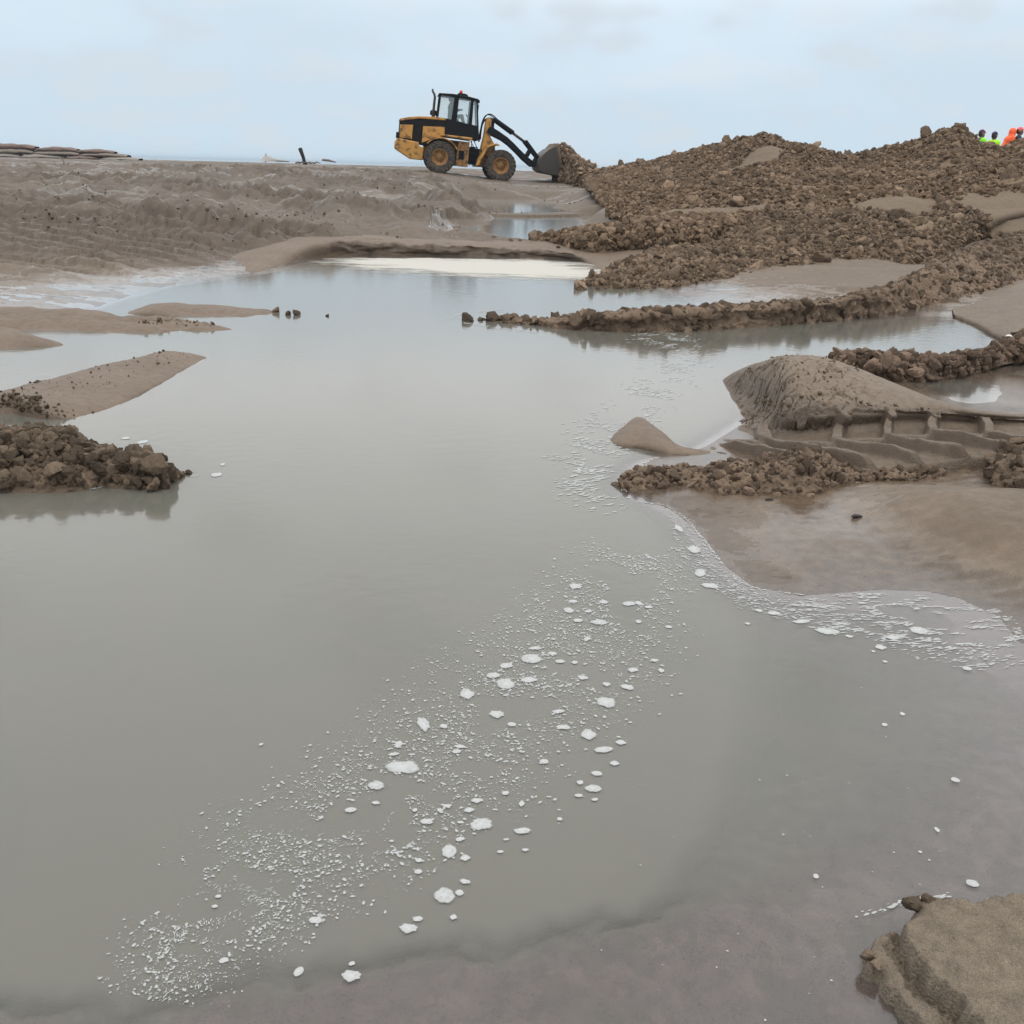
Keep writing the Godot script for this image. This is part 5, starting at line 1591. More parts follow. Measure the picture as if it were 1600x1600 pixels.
func build_foam() -> void:
	var drift: Array = [Vector4(-0.223, -1.942, 0.0666, 0.0564), Vector4(-0.273, -1.869, 0.0341, 0.0344), Vector4(-0.313, -1.780, 0.0248, 0.0171), Vector4(-0.102, -2.276, 0.0359, 0.0551), Vector4(-0.006, -2.332, 0.0458, 0.0574), Vector4(-0.006, -2.435, 0.0381, 0.0309), Vector4(-0.038, -2.377, 0.0373, 0.0297), Vector4(0.061, -2.477, 0.0560, 0.0551), Vector4(0.053, -2.358, 0.0445, 0.0312), Vector4(-0.023, -2.181, 0.0346, 0.0376), Vector4(-0.195, -2.127, 0.0271, 0.0689), Vector4(0.246, -2.252, 0.0429, 0.0578), Vector4(0.190, -2.097, 0.0354, 0.0480), Vector4(0.222, -2.033, 0.0460, 0.0243), Vector4(-0.047, -1.745, 0.0476, 0.0403), Vector4(-0.104, -1.655, 0.0290, 0.0392), Vector4(-0.073, -1.637, 0.0192, 0.0193), Vector4(-0.104, -1.529, 0.0363, 0.0461), Vector4(-0.078, -1.538, 0.0156, 0.0174), Vector4(-0.159, -1.444, 0.0310, 0.0246), Vector4(-0.147, -1.467, 0.0188, 0.0162), Vector4(-0.240, -1.332, 0.0314, 0.0264), Vector4(-0.245, -1.358, 0.0118, 0.0096), Vector4(-0.328, -1.337, 0.0151, 0.0219), Vector4(0.036, -1.725, 0.0358, 0.0233), Vector4(0.263, -2.722, 0.0463, 0.0399), Vector4(0.208, -2.989, 0.0410, 0.0470), Vector4(0.176, -2.801, 0.0302, 0.0420), Vector4(0.361, -2.863, 0.0441, 0.0327), Vector4(0.392, -2.868, 0.0221, 0.0328), Vector4(0.135, -2.127, 0.0306, 0.0229), Vector4(0.124, -2.200, 0.0315, 0.0208), Vector4(0.196, -2.378, 0.0281, 0.0237), Vector4(0.329, -2.429, 0.0306, 0.0246), Vector4(0.306, -2.333, 0.0314, 0.0307), Vector4(0.263, -2.066, 0.0250, 0.0219), Vector4(0.241, -1.978, 0.0209, 0.0203), Vector4(0.199, -1.936, 0.0252, 0.0196), Vector4(0.188, -1.878, 0.0354, 0.0294), Vector4(-0.056, -1.825, 0.0254, 0.0178), Vector4(-0.073, -1.790, 0.0221, 0.0173), Vector4(-0.155, -1.748, 0.0230, 0.0214), Vector4(-0.158, -1.593, 0.0160, 0.0143), Vector4(-0.068, -1.569, 0.0212, 0.0140), Vector4(-0.085, -1.474, 0.0126, 0.0145), Vector4(0.085, -1.978, 0.0208, 0.0203), Vector4(-0.147, -2.118, 0.0169, 0.0228), Vector4(-0.244, -2.033, 0.0163, 0.0304), Vector4(-0.250, -1.992, 0.0256, 0.0118), Vector4(-0.111, -2.009, 0.0226, 0.0179), Vector4(-0.105, -2.031, 0.0277, 0.0152), Vector4(0.012, -2.134, 0.0221, 0.0198), Vector4(0.074, -2.542, 0.0316, 0.0222), Vector4(0.119, -2.512, 0.0255, 0.0217), Vector4(0.138, -2.466, 0.0270, 0.0211), Vector4(0.177, -2.462, 0.0193, 0.0210), Vector4(-0.456, -1.358, 0.0176, 0.0128), Vector4(-0.507, -1.486, 0.0113, 0.0092), Vector4(-0.508, -1.512, 0.0115, 0.0094), Vector4(-0.323, -1.458, 0.0211, 0.0214), Vector4(-0.266, -1.807, 0.0177, 0.0125), Vector4(-0.160, -1.626, 0.0136, 0.0127), Vector4(0.220, -2.610, 0.0243, 0.0186), Vector4(0.201, -2.731, 0.0295, 0.0251), Vector4(0.285, -2.869, 0.0286, 0.0273), Vector4(0.192, -2.869, 0.0286, 0.0246), Vector4(0.234, -2.797, 0.0215, 0.0209), Vector4(0.419, -2.840, 0.0263, 0.0242), Vector4(0.461, -2.702, 0.0210, 0.0222), Vector4(0.377, -2.734, 0.0212, 0.0226), Vector4(0.395, -2.487, 0.0215, 0.0192), Vector4(0.405, -2.429, 0.0172, 0.0246), Vector4(0.254, -2.346, 0.0204, 0.0232), Vector4(0.161, -1.899, 0.0155, 0.0190), Vector4(0.155, -1.851, 0.0182, 0.0130), Vector4(0.188, -1.838, 0.0151, 0.0129), Vector4(0.112, -1.767, 0.0117, 0.0121), Vector4(0.043, -1.666, 0.0139, 0.0099), Vector4(-0.006, -1.658, 0.0138, 0.0087), Vector4(0.001, -1.853, 0.0167, 0.0183), Vector4(0.035, -1.817, 0.0119, 0.0228), Vector4(-0.117, -1.803, 0.0192, 0.0125), Vector4(-0.132, -1.787, 0.0103, 0.0148), Vector4(-0.183, -1.785, 0.0117, 0.0148), Vector4(-0.087, -1.748, 0.0115, 0.0107), Vector4(-0.086, -1.694, 0.0211, 0.0136)]
	var shore: Array = [Vector4(0.638, -3.346, 0.0466, 0.0836), Vector4(0.622, -3.128, 0.0359, 0.0742), Vector4(0.638, -3.022, 0.0484, 0.0499), Vector4(0.792, -2.819, 0.0438, 0.0265), Vector4(0.923, -2.701, 0.0706, 0.0451), Vector4(0.861, -2.763, 0.0593, 0.0299), Vector4(1.096, -2.669, 0.0385, 0.0322), Vector4(1.040, -2.604, 0.0308, 0.0347), Vector4(1.234, -2.485, 0.0264, 0.0249), Vector4(1.192, -2.721, 0.0535, 0.0499), Vector4(0.751, -2.836, 0.0238, 0.0223), Vector4(0.698, -2.739, 0.0160, 0.0168), Vector4(0.617, -3.563, 0.0269, 0.0868), Vector4(0.974, -2.670, 0.0227, 0.0181), Vector4(1.023, -2.514, 0.0133, 0.0145), Vector4(1.011, -2.575, 0.0119, 0.0151)]
	var loose: Array = [Vector4(0.878, -1.600, 0.0243, 0.0220), Vector4(0.986, -1.946, 0.0186, 0.0226), Vector4(0.970, -2.231, 0.0128, 0.0189), Vector4(0.908, -2.176, 0.0156, 0.0182), Vector4(0.588, -1.609, 0.0109, 0.0148), Vector4(0.875, -1.764, 0.0105, 0.0171), Vector4(-1.718, -4.583, 0.0458, 0.0674), Vector4(-1.820, -4.643, 0.0405, 0.0461), Vector4(-1.255, -4.249, 0.0216, 0.0392), Vector4(-1.239, -4.095, 0.0470, 0.0641), Vector4(-0.553, -2.018, 0.0100, 0.0133), Vector4(0.814, -1.690, 0.0076, 0.0080)]
	var lists := [[drift, "white foam patch in the drift of foam across the middle of the pond", "foam patches in the drift"], [shore, "white foam patch drawn out along the wet sandy shore at right", "foam patches along the right shore"], [loose, "lone fleck of foam away from the drift", "lone foam flecks"]]
	for l in lists:
		for f in l[0]:
			var said: String = l[1]
			if l[0].size() > 20:
				var q: Vector2 = Vector2(f.x, f.y)
				var at := clampf((q.y + 2.9) / 1.6, 0.0, 0.99)
				said = "%s white foam patch %s, %s" % ["large" if f.z > 0.045 else "middling" if f.z > 0.024 else "small", ["at the far end of the foam drift", "in the far half of the foam drift", "in the middle of the foam drift", "in the near half of the foam drift", "at the near end of the foam drift"][int(at * 5.0)], "on its left side" if q.x < 0.26 - at * 0.42 else "on its right side"]
			elif l[0].size() > 14:
				said = "%s white foam patch on the water %s" % ["large" if f.z > 0.04 else "small", "off the point of wet sand at right" if f.x < 0.78 else "below the wet sand at right" if f.x < 1.15 else "by the swirl at right"]
			else:
				said = "lone fleck of foam %s" % ["near the left mud pile" if f.x < -1.0 else "in the still left half of the pond" if f.x < 0.0 else "near the sand slab at bottom right" if f.y > -1.75 else "over the shallows at right"]
			var o := put("foam_patch", foam_meshes[rng.randi() % 9], mats["foam"])
			var big: bool = f.z > 0.035
			o.transform = Transform3D(Basis(Vector3.UP, rng.randf_range(-0.3, 0.3)) * Basis.from_scale(Vector3(f.z * 1.05, 0.0009 if big else 0.0006, f.w * 1.05)), Vector3(f.x, 0.0012, f.y))
			tag(o, said, "foam", l[2])
	# the drift's small bubbles, thickest at its lower left
	var spots: Array = []
	var spine: Array = [Vector3(-0.548, 0.000, -1.274), Vector3(-0.502, 0.000, -1.449), Vector3(-0.450, 0.000, -1.551), Vector3(-0.337, 0.000, -1.707), Vector3(-0.202, 0.000, -1.867), Vector3(-0.048, 0.000, -2.138), Vector3(0.111, 0.000, -2.406), Vector3(0.251, 0.000, -2.733), Vector3(0.390, 0.000, -3.088), Vector3(0.477, 0.000, -3.392)]
	var halves := [0.10, 0.15, 0.19, 0.22, 0.25, 0.28, 0.3, 0.28, 0.24, 0.2]
	for k in 19000:
		var t: float = rng.randf() * 8.999
		var a := int(t)
		var q: Vector3 = spine[a].lerp(spine[a + 1], t - a)
		var hw: float = lerpf(halves[a], halves[a + 1], t - a)
		var e: Vector3 = (spine[a + 1] - spine[a]).normalized()
		if rng.randf() > hw / 0.3: continue
		var off := (rng.randf() + rng.randf() - 1.0) * hw * 1.15
		var sx := q.x + e.z * off + rng.randf_range(-0.04, 0.04)
		var sz := q.z - e.x * off
		if n_ridge.get_noise_2d(sx * 2.5, sz * 2.5) + 0.5 * n_mid.get_noise_2d(sx * 9.0, sz * 9.0) < lerpf(0.0, 0.14, t / 9.0): continue
		var s := lerpf(0.0014, 0.0024, t / 9.0) * pow(4.5, pow(rng.randf(), 2.8))
		spots.append([sx, 0.001, sz, s * rng.randf_range(1.0, 1.8), s, rng.randf() * TAU])
	# threads of scum between them
	for k in 2000:
		var t: float = rng.randf() * 3.6
		var a := int(t)
		var q: Vector3 = spine[a].lerp(spine[a + 1], t - a)
		var hw: float = lerpf(halves[a], halves[a + 1], t - a)
		var e: Vector3 = (spine[a + 1] - spine[a]).normalized()
		var off := (rng.randf() + rng.randf() - 1.1) * hw
		var sx := q.x + e.z * off
		var sz := q.z - e.x * off
		if absf(n_mid.get_noise_2d(sx * 6.0 + 2.0, sz * 6.0)) > 0.12: continue
		var s := rng.randf_range(0.0009, 0.0024)
		spots.append([sx, 0.0008, sz, s * rng.randf_range(1.5, 4.5), s, atan2(-e.z, e.x) + 1.2 * n_mid.get_noise_2d(sx * 4.0, sz * 4.0 + 7.0)])
	foam_mass("foam_drift", "drift of tiny foam bubbles curving from the bottom left towards the right shore", spots)
	# speckled streaks off the small spit, up the pond
	spots = []
	spine = [Vector3(0.343, 0.000, -4.068), Vector3(0.292, 0.000, -4.351), Vector3(0.425, 0.000, -4.809), Vector3(0.629, 0.000, -5.444), Vector3(0.889, 0.000, -6.255), Vector3(1.166, 0.000, -7.187), Vector3(1.270, 0.000, -8.051), Vector3(0.981, 0.000, -8.165)]
	for k in 2600:
		var t: float = rng.randf() * 6.999
		var a := int(t)
		var q: Vector3 = spine[a].lerp(spine[a + 1], t - a)
		var wide := 0.05 * -q.z * (0.5 if t > 3.0 else 0.8)
		var sx := q.x + (rng.randf() + rng.randf() - 1.0) * wide
		var sz := q.z + (rng.randf() + rng.randf() - 1.0) * 0.45
		if n_mid.get_noise_2d(sx * 3.0, sz * 3.0) < -0.05: continue
		var s := rng.randf_range(0.005, 0.014)
		spots.append([sx, 0.001, sz, s * rng.randf_range(1.5, 4.0), s, 0.35 + 0.5 * rng.randf()])
	foam_mass("foam_drift", "broken foam streaks round the small spit and up the right side of the pond", spots)
	# the swirl in the shallow bay at right
	spots = []
	for k in 4200:
		var t := rng.randf()
		var c: Vector3 = Vector3(1.232, 0.000, -2.862).lerp(Vector3(1.253, 0.000, -2.622), t)
		var an := rng.randf() * TAU
		var r := pow(rng.randf(), 0.5)
		var sx := 1.20 + 0.36 * cos(an) * r
		var sz := -2.80 + 0.20 * sin(an) * r + 0.05 * (sx - 1.2)
		var s := rng.randf_range(0.0015, 0.005)
		var flow := n_mid.get_noise_2d(sx * 2.0, sz * 5.0)
		if absf(flow) > 0.30 or n_fine.get_noise_2d(sx * 9.0, sz * 26.0) < 0.02: continue
		spots.append([sx, 0.001, sz, s * rng.randf_range(2.5, 7.0), s * 1.3, 0.15 + 0.9 * flow])
	for k in 420:
		var t := rng.randf()
		var line: Array = [Vector3(0.674, 0.000, -3.107), Vector3(0.750, 0.000, -2.880), Vector3(0.922, 0.000, -2.797), Vector3(1.102, 0.000, -2.655), Vector3(1.239, 0.000, -2.542), Vector3(1.373, 0.000, -2.569)]
		var a := int(t * 4.999)
		var q: Vector3 = line[a].lerp(line[a + 1], t * 4.999 - a)
		var s := rng.randf_range(0.002, 0.006)
		spots.append([q.x + rng.randf_range(-0.06, 0.06), 0.001, q.z + rng.randf_range(-0.07, 0.07), s * rng.randf_range(1.5, 6.0), s, 0.1 + rng.randf() * 0.4])
	for k in 500:
		var t := rng.randf() * 3.999
		var line: Array = [Vector3(0.632, 0.000, -3.682), Vector3(0.626, 0.000, -3.403), Vector3(0.641, 0.000, -3.161), Vector3(0.711, 0.000, -2.977), Vector3(0.843, 0.000, -2.862)]
		var a := int(t)
		var q: Vector3 = line[a].lerp(line[a + 1], t - a)
		var s := rng.randf_range(0.002, 0.007)
		spots.append([q.x + rng.randf_range(-0.05, 0.06), 0.001, q.z + rng.randf_range(-0.09, 0.09), s * rng.randf_range(1.0, 4.0), s, -0.9 + rng.randf() * 0.6])
	foam_mass("foam_drift", "swirl of fine foam threads in the shallow bay at right", spots)
	# stray flecks
	spots = []
	for k in 420:
		var q: Vector3 = Vector3(0.134, 0.000, -2.598).lerp(Vector3(0.971, 0.000, -1.700), rng.randf())
		var s := 0.0015 * pow(4.0, rng.randf() * rng.randf())
		spots.append([q.x + rng.randf_range(-0.5, 0.5), 0.001, q.z + rng.randf_range(-0.6, 0.8), s, s, 0.0])
	foam_mass("foam_drift", "scattered pinprick bubbles over the right half of the pond", spots)
	foam_line("white foam line along the edge of the wet sand at right", [Vector3(0.508, 0.000, -3.876), Vector3(0.604, 0.000, -3.835), Vector3(0.657, 0.000, -3.684), Vector3(0.687, 0.000, -3.460), Vector3(0.712, 0.000, -3.224), Vector3(0.733, 0.000, -3.067), Vector3(0.787, 0.000, -3.002), Vector3(0.909, 0.000, -2.964), Vector3(1.069, 0.000, -2.964)], 0.0038, 260.0, -0.12, 0.002)
	foam_line("white foam fringe round the tip of the small spit", [Vector3(0.477, 0.000, -4.765), Vector3(0.511, 0.000, -4.942), Vector3(0.603, 0.000, -5.193), Vector3(0.665, 0.000, -5.299)], 0.008, 120.0, -0.4)
	foam_line("white foam fringe at the left end of the clod row", [Vector3(0.459, 0.000, -4.007), Vector3(0.484, 0.000, -4.154), Vector3(0.554, 0.000, -4.294), Vector3(0.607, 0.000, -4.463)], 0.008, 120.0, -0.4)
	foam_line("thin broken foam line above the sand slab", [Vector3(0.601, 0.000, -1.477), Vector3(0.639, 0.000, -1.503), Vector3(0.686, 0.000, -1.523), Vector3(0.734, 0.000, -1.545), Vector3(0.773, 0.000, -1.557), Vector3(0.821, 0.000, -1.567)], 0.004, 260.0, -0.1)
	foam_line("foam line at the foot of the left mud pile", [Vector3(-1.779, 0.000, -3.835), Vector3(-1.687, 0.000, -3.826), Vector3(-1.639, 0.000, -3.898), Vector3(-1.571, 0.000, -3.921), Vector3(-1.518, 0.000, -3.952), Vector3(-1.482, 0.000, -4.000), Vector3(-1.419, 0.000, -4.024), Vector3(-1.330, 0.000, -4.059), Vector3(-1.292, 0.000, -4.091)], 0.006, 110.0, 0.0)
	foam_line("foam edge on the right rim of the bay", [Vector3(1.402, 0.000, -2.945), Vector3(1.432, 0.000, -2.874), Vector3(1.461, 0.000, -2.816), Vector3(1.459, 0.000, -2.726), Vector3(1.401, 0.000, -2.623), Vector3(1.326, 0.000, -2.563)], 0.004, 150.0, 0.05)
	foam_line("foam arc round the tip of the windrow", [Vector3(0.158, 0.000, -8.194), Vector3(-0.195, 0.000, -8.408), Vector3(-0.501, 0.000, -8.720), Vector3(-0.536, 0.000, -9.027), Vector3(-0.391, 0.000, -9.304), Vector3(-0.105, 0.000, -9.445)], 0.02, 30.0, -0.2)
	# the cream sheet of foam below the bank
	var outline := PackedVector2Array([Vector2(-2.646, -14.231), Vector2(-2.265, -14.874), Vector2(-1.008, -15.040), Vector2(0.368, -15.127), Vector2(0.876, -14.651), Vector2(1.438, -13.181), Vector2(1.149, -12.277), Vector2(0.532, -12.271), Vector2(-0.372, -12.341), Vector2(-1.310, -12.636), Vector2(-1.988, -13.028), Vector2(-2.465, -13.697)])
	var nu := 240
	var nv := 80
	var p := PackedVector3Array()
	var n := PackedVector3Array()
	var c := PackedColorArray()
	for j in nv:
		for i in nu:
			var x := lerpf(-3.0, 2.0, i / (nu - 1.0))
			var z := lerpf(-15.2, -11.6, j / (nv - 1.0))
			var sd := poly_sd(outline, Vector2(x, z))
			var k := 0.5 * n_mid.get_noise_2d(x * 1.2, z * 3.0) + 0.25 * n_fine.get_noise_2d(x * 6.0, z * 14.0)
			p.append(Vector3(x, 0.003, z))
			n.append(Vector3.UP)
			c.append(Color(0.52, 0.505, 0.46, clampf(smoothstep(0.3, -0.6, sd + 0.9 * k), 0.0, 1.0) * 0.9))
	var keep := PackedByteArray()
	keep.resize(nu * nv)
	for j in nv:
		for i in nu:
			keep[j * nu + i] = 1 if c[j * nu + i].a > 0.004 else 0
	var fl := grid_normals(p, nu, nv)[200].y < 0.0
	tag(put("foam_sheet", grid_mesh(p, n, c, PackedVector2Array(), nu, nv, keep, fl), mats["foam_sheet"]), "cream sheet of foam on the water below the undercut bank", "", "", "stuff")


# ------------------------------------------------------------------ solid shapes for machines and small things
func new_st() -> SurfaceTool:
	var st := SurfaceTool.new()
	st.begin(Mesh.PRIMITIVE_TRIANGLES)
	st.set_smooth_group(-1)
	return st


func done(st: SurfaceTool) -> ArrayMesh:
	st.generate_normals()
	return st.commit()


func quad(st: SurfaceTool, a: Vector3, b: Vector3, c: Vector3, d: Vector3) -> void:
	for v in [a, b, c, a, c, d]: st.add_vertex(v)


func prism(st: SurfaceTool, outline: PackedVector2Array, z0: float, z1: float, bevel := 0.015) -> void:
	# an outline in x and y, drawn out along z, with chamfered rims
	var o := outline.duplicate()
	if Geometry2D.is_polygon_clockwise(o): o.reverse()
	var n := o.size()
	var inner := PackedVector2Array()
	for i in n:
		var a := o[(i + n - 1) % n]
		var b := o[i]
		var c := o[(i + 1) % n]
		var e1 := (b - a).normalized()
		var e2 := (c - b).normalized()
		var n1 := Vector2(-e1.y, e1.x)
		var n2 := Vector2(-e2.y, e2.x)
		var m := (n1 + n2).normalized()
		inner.append(b + m * minf(bevel / maxf(m.dot(n1), 0.35), bevel * 2.5))
	# is_polygon_clockwise is told with y down; find the inner side by area
	if absf(area(inner)) > absf(area(o)):
		inner.clear()
		for i in n:
			var a := o[(i + n - 1) % n]
			var b := o[i]
			var c := o[(i + 1) % n]
			var e1 := (b - a).normalized()
			var e2 := (c - b).normalized()
			var m := (Vector2(e1.y, -e1.x) + Vector2(e2.y, -e2.x)).normalized()
			inner.append(b + m * minf(bevel / maxf(m.dot(Vector2(e1.y, -e1.x)), 0.35), bevel * 2.5))
	var up := area(o) > 0.0
	var tri := Geometry2D.triangulate_polygon(inner)
	for k in range(0, tri.size(), 3):
		var a := inner[tri[k]]
		var b := inner[tri[k + 1]]
		var c := inner[tri[k + 2]]
		if (b - a).cross(c - a) > 0.0:
			var w := b
			b = c
			c = w
		# clockwise in x, y: the front looks along +z
		for q in [a, b, c]: st.add_vertex(Vector3(q.x, q.y, z1))
		for q in [a, c, b]: st.add_vertex(Vector3(q.x, q.y, z0))
	for i in n:
		var j := (i + 1) % n
		var a := o[i]
		var b := o[j]
		var ia := inner[i]
		var ib := inner[j]
		if not up:
			a = o[j]
			b = o[i]
			ia = inner[j]
			ib = inner[i]
		# counterclockwise travel a to b, the outside on the right
		quad(st, Vector3(a.x, a.y, z1 - bevel), Vector3(b.x, b.y, z1 - bevel), Vector3(b.x, b.y, z0 + bevel), Vector3(a.x, a.y, z0 + bevel))
		quad(st, Vector3(ia.x, ia.y, z1), Vector3(ib.x, ib.y, z1), Vector3(b.x, b.y, z1 - bevel), Vector3(a.x, a.y, z1 - bevel))
		quad(st, Vector3(a.x, a.y, z0 + bevel), Vector3(b.x, b.y, z0 + bevel), Vector3(ib.x, ib.y, z0), Vector3(ia.x, ia.y, z0))


func area(o: PackedVector2Array) -> float:
	var s := 0.0
	for i in o.size():
		s += o[i].cross(o[(i + 1) % o.size()])
	return s * 0.5


func rect(x0: float, y0: float, x1: float, y1: float) -> PackedVector2Array:
	return PackedVector2Array([Vector2(x0, y0), Vector2(x1, y0), Vector2(x1, y1), Vector2(x0, y1)])


func bar_outline(a: Vector2, b: Vector2, wa: float, wb: float) -> PackedVector2Array:
	var e := (b - a).normalized()
	var s := Vector2(-e.y, e.x)
	return PackedVector2Array([a - s * wa - e * wa * 0.6, b - s * wb + e * wb * 0.6, b + s * wb + e * wb * 0.6, a + s * wa - e * wa * 0.6])


func tube(st: SurfaceTool, path: Array, radii: Array, sides := 12, caps := true) -> void:
	var rings: Array = []
	var last := Vector3.ZERO
	for k in path.size():
		var dir: Vector3 = (path[mini(k + 1, path.size() - 1)] - path[maxi(k - 1, 0)]).normalized()
		var ref := last
		if ref == Vector3.ZERO: ref = Vector3.UP if absf(dir.y) < 0.9 else Vector3.RIGHT
		var x := (ref - dir * ref.dot(dir)).normalized()
		last = x
		var y := dir.cross(x)
		var ring := PackedVector3Array()
		var r: float = radii[mini(k, radii.size() - 1)]
		for s in sides:
			var an := TAU * s / sides
			ring.append(path[k] + (x * cos(an) + y * sin(an)) * r)
		rings.append(ring)
	for k in rings.size() - 1:
		for s in sides:
			var t := (s + 1) % sides
			quad(st, rings[k][s], rings[k + 1][s], rings[k + 1][t], rings[k][t])
	if caps:
		for s in range(1, sides - 1):
			for v in [rings[0][0], rings[0][s], rings[0][s + 1]]: st.add_vertex(v)
			var z: PackedVector3Array = rings[rings.size() - 1]
			for v in [z[0], z[s + 1], z[s]]: st.add_vertex(v)


func lathe(st: SurfaceTool, prof: PackedVector2Array, centre: Vector3, sides := 40) -> void:
	# the outline (radius, z) turned about the z axis
	for k in prof.size() - 1:
		for s in sides:
			var a := TAU * s / sides
			var b := TAU * (s + 1) / sides
			var p0 := centre + Vector3(cos(a) * prof[k].x, sin(a) * prof[k].x, prof[k].y)
			var p1 := centre + Vector3(cos(b) * prof[k].x, sin(b) * prof[k].x, prof[k].y)
			var p2 := centre + Vector3(cos(b) * prof[k + 1].x, sin(b) * prof[k + 1].x, prof[k + 1].y)
			var p3 := centre + Vector3(cos(a) * prof[k + 1].x, sin(a) * prof[k + 1].x, prof[k + 1].y)
			quad(st, p0, p1, p2, p3)


func smooth_st() -> SurfaceTool:
	var st := SurfaceTool.new()
	st.begin(Mesh.PRIMITIVE_TRIANGLES)
	st.set_smooth_group(0)
	return st


# ------------------------------------------------------------------ the wheel loader
func part(called: String, st: SurfaceTool, material: String, parent: Node3D) -> MeshInstance3D:
	return put(called, done(st), mats[material], parent)


func slab_part(called: String, outline: PackedVector2Array, z0: float, z1: float, material: String, parent: Node3D, bevel := 0.015) -> MeshInstance3D:
	var st := new_st()
	prism(st, outline, z0, z1, bevel)
	return part(called, st, material, parent)


func pts(flat: Array) -> PackedVector2Array:
	var o := PackedVector2Array()
	for k in range(0, flat.size(), 2): o.append(Vector2(flat[k], flat[k + 1]))
	return o


func make_wheel(at: Vector3, parent: Node3D) -> void:
	# the wheel's outer face looks along +z
	var r := 0.68
	var hub := Node3D.new()
	hub.name = numbered("wheel", parent)
	hub.position = at
	parent.add_child(hub, true)
	if at.z < 0.0: hub.rotation.y = PI
	var st := smooth_st()
	lathe(st, pts([0.34, -0.17, 0.40, -0.215, 0.52, -0.235, 0.61, -0.215, 0.645, -0.15, 0.648, 0.15, 0.61, 0.215, 0.52, 0.235, 0.40, 0.215, 0.34, 0.17]), Vector3.ZERO, 48)
	st.set_smooth_group(-1)
	for k in 22:
		for side in [-1, 1]:
			var a := TAU * (k + (0.5 if side > 0 else 0.0)) / 22
			var lug := new_st()
			prism(lug, pts([-0.055, 0.0, 0.055, 0.0, 0.045, 0.06, -0.045, 0.06]), -0.11, 0.11, 0.01)
			var b := Basis(Vector3.BACK, a - PI / 2) * Basis(Vector3.UP, 0.45 * side)
			st.append_from(done(lug), 0, Transform3D(b, Vector3(cos(a) * (r - 0.05), sin(a) * (r - 0.05), 0.115 * side)))
			var wall := new_st()
			prism(wall, pts([-0.05, -0.10, 0.05, -0.10, 0.05, 0.05, -0.05, 0.05]), -0.02, 0.02, 0.008)
			st.append_from(done(wall), 0, Transform3D(Basis(Vector3.BACK, a - PI / 2 + 0.1), Vector3(cos(a + 0.1) * (r - 0.06), sin(a + 0.1) * (r - 0.06), 0.215 * side)))
	part("tyre", st, "muddy_rubber", hub)
	st = smooth_st()
	lathe(st, pts([0.0, 0.10, 0.12, 0.10, 0.13, 0.06, 0.25, 0.05, 0.30, 0.12, 0.33, 0.19, 0.365, 0.20, 0.365, 0.17, 0.34, 0.0, 0.34, -0.17]), Vector3.ZERO, 40)
	for k in 10:
		var a := TAU * k / 10
		tube(st, [Vector3(cos(a) * 0.19, sin(a) * 0.19, 0.04), Vector3(cos(a) * 0.19, sin(a) * 0.19, 0.075)], [0.016], 6)
	part("rim", st, "dirty_yellow", hub)


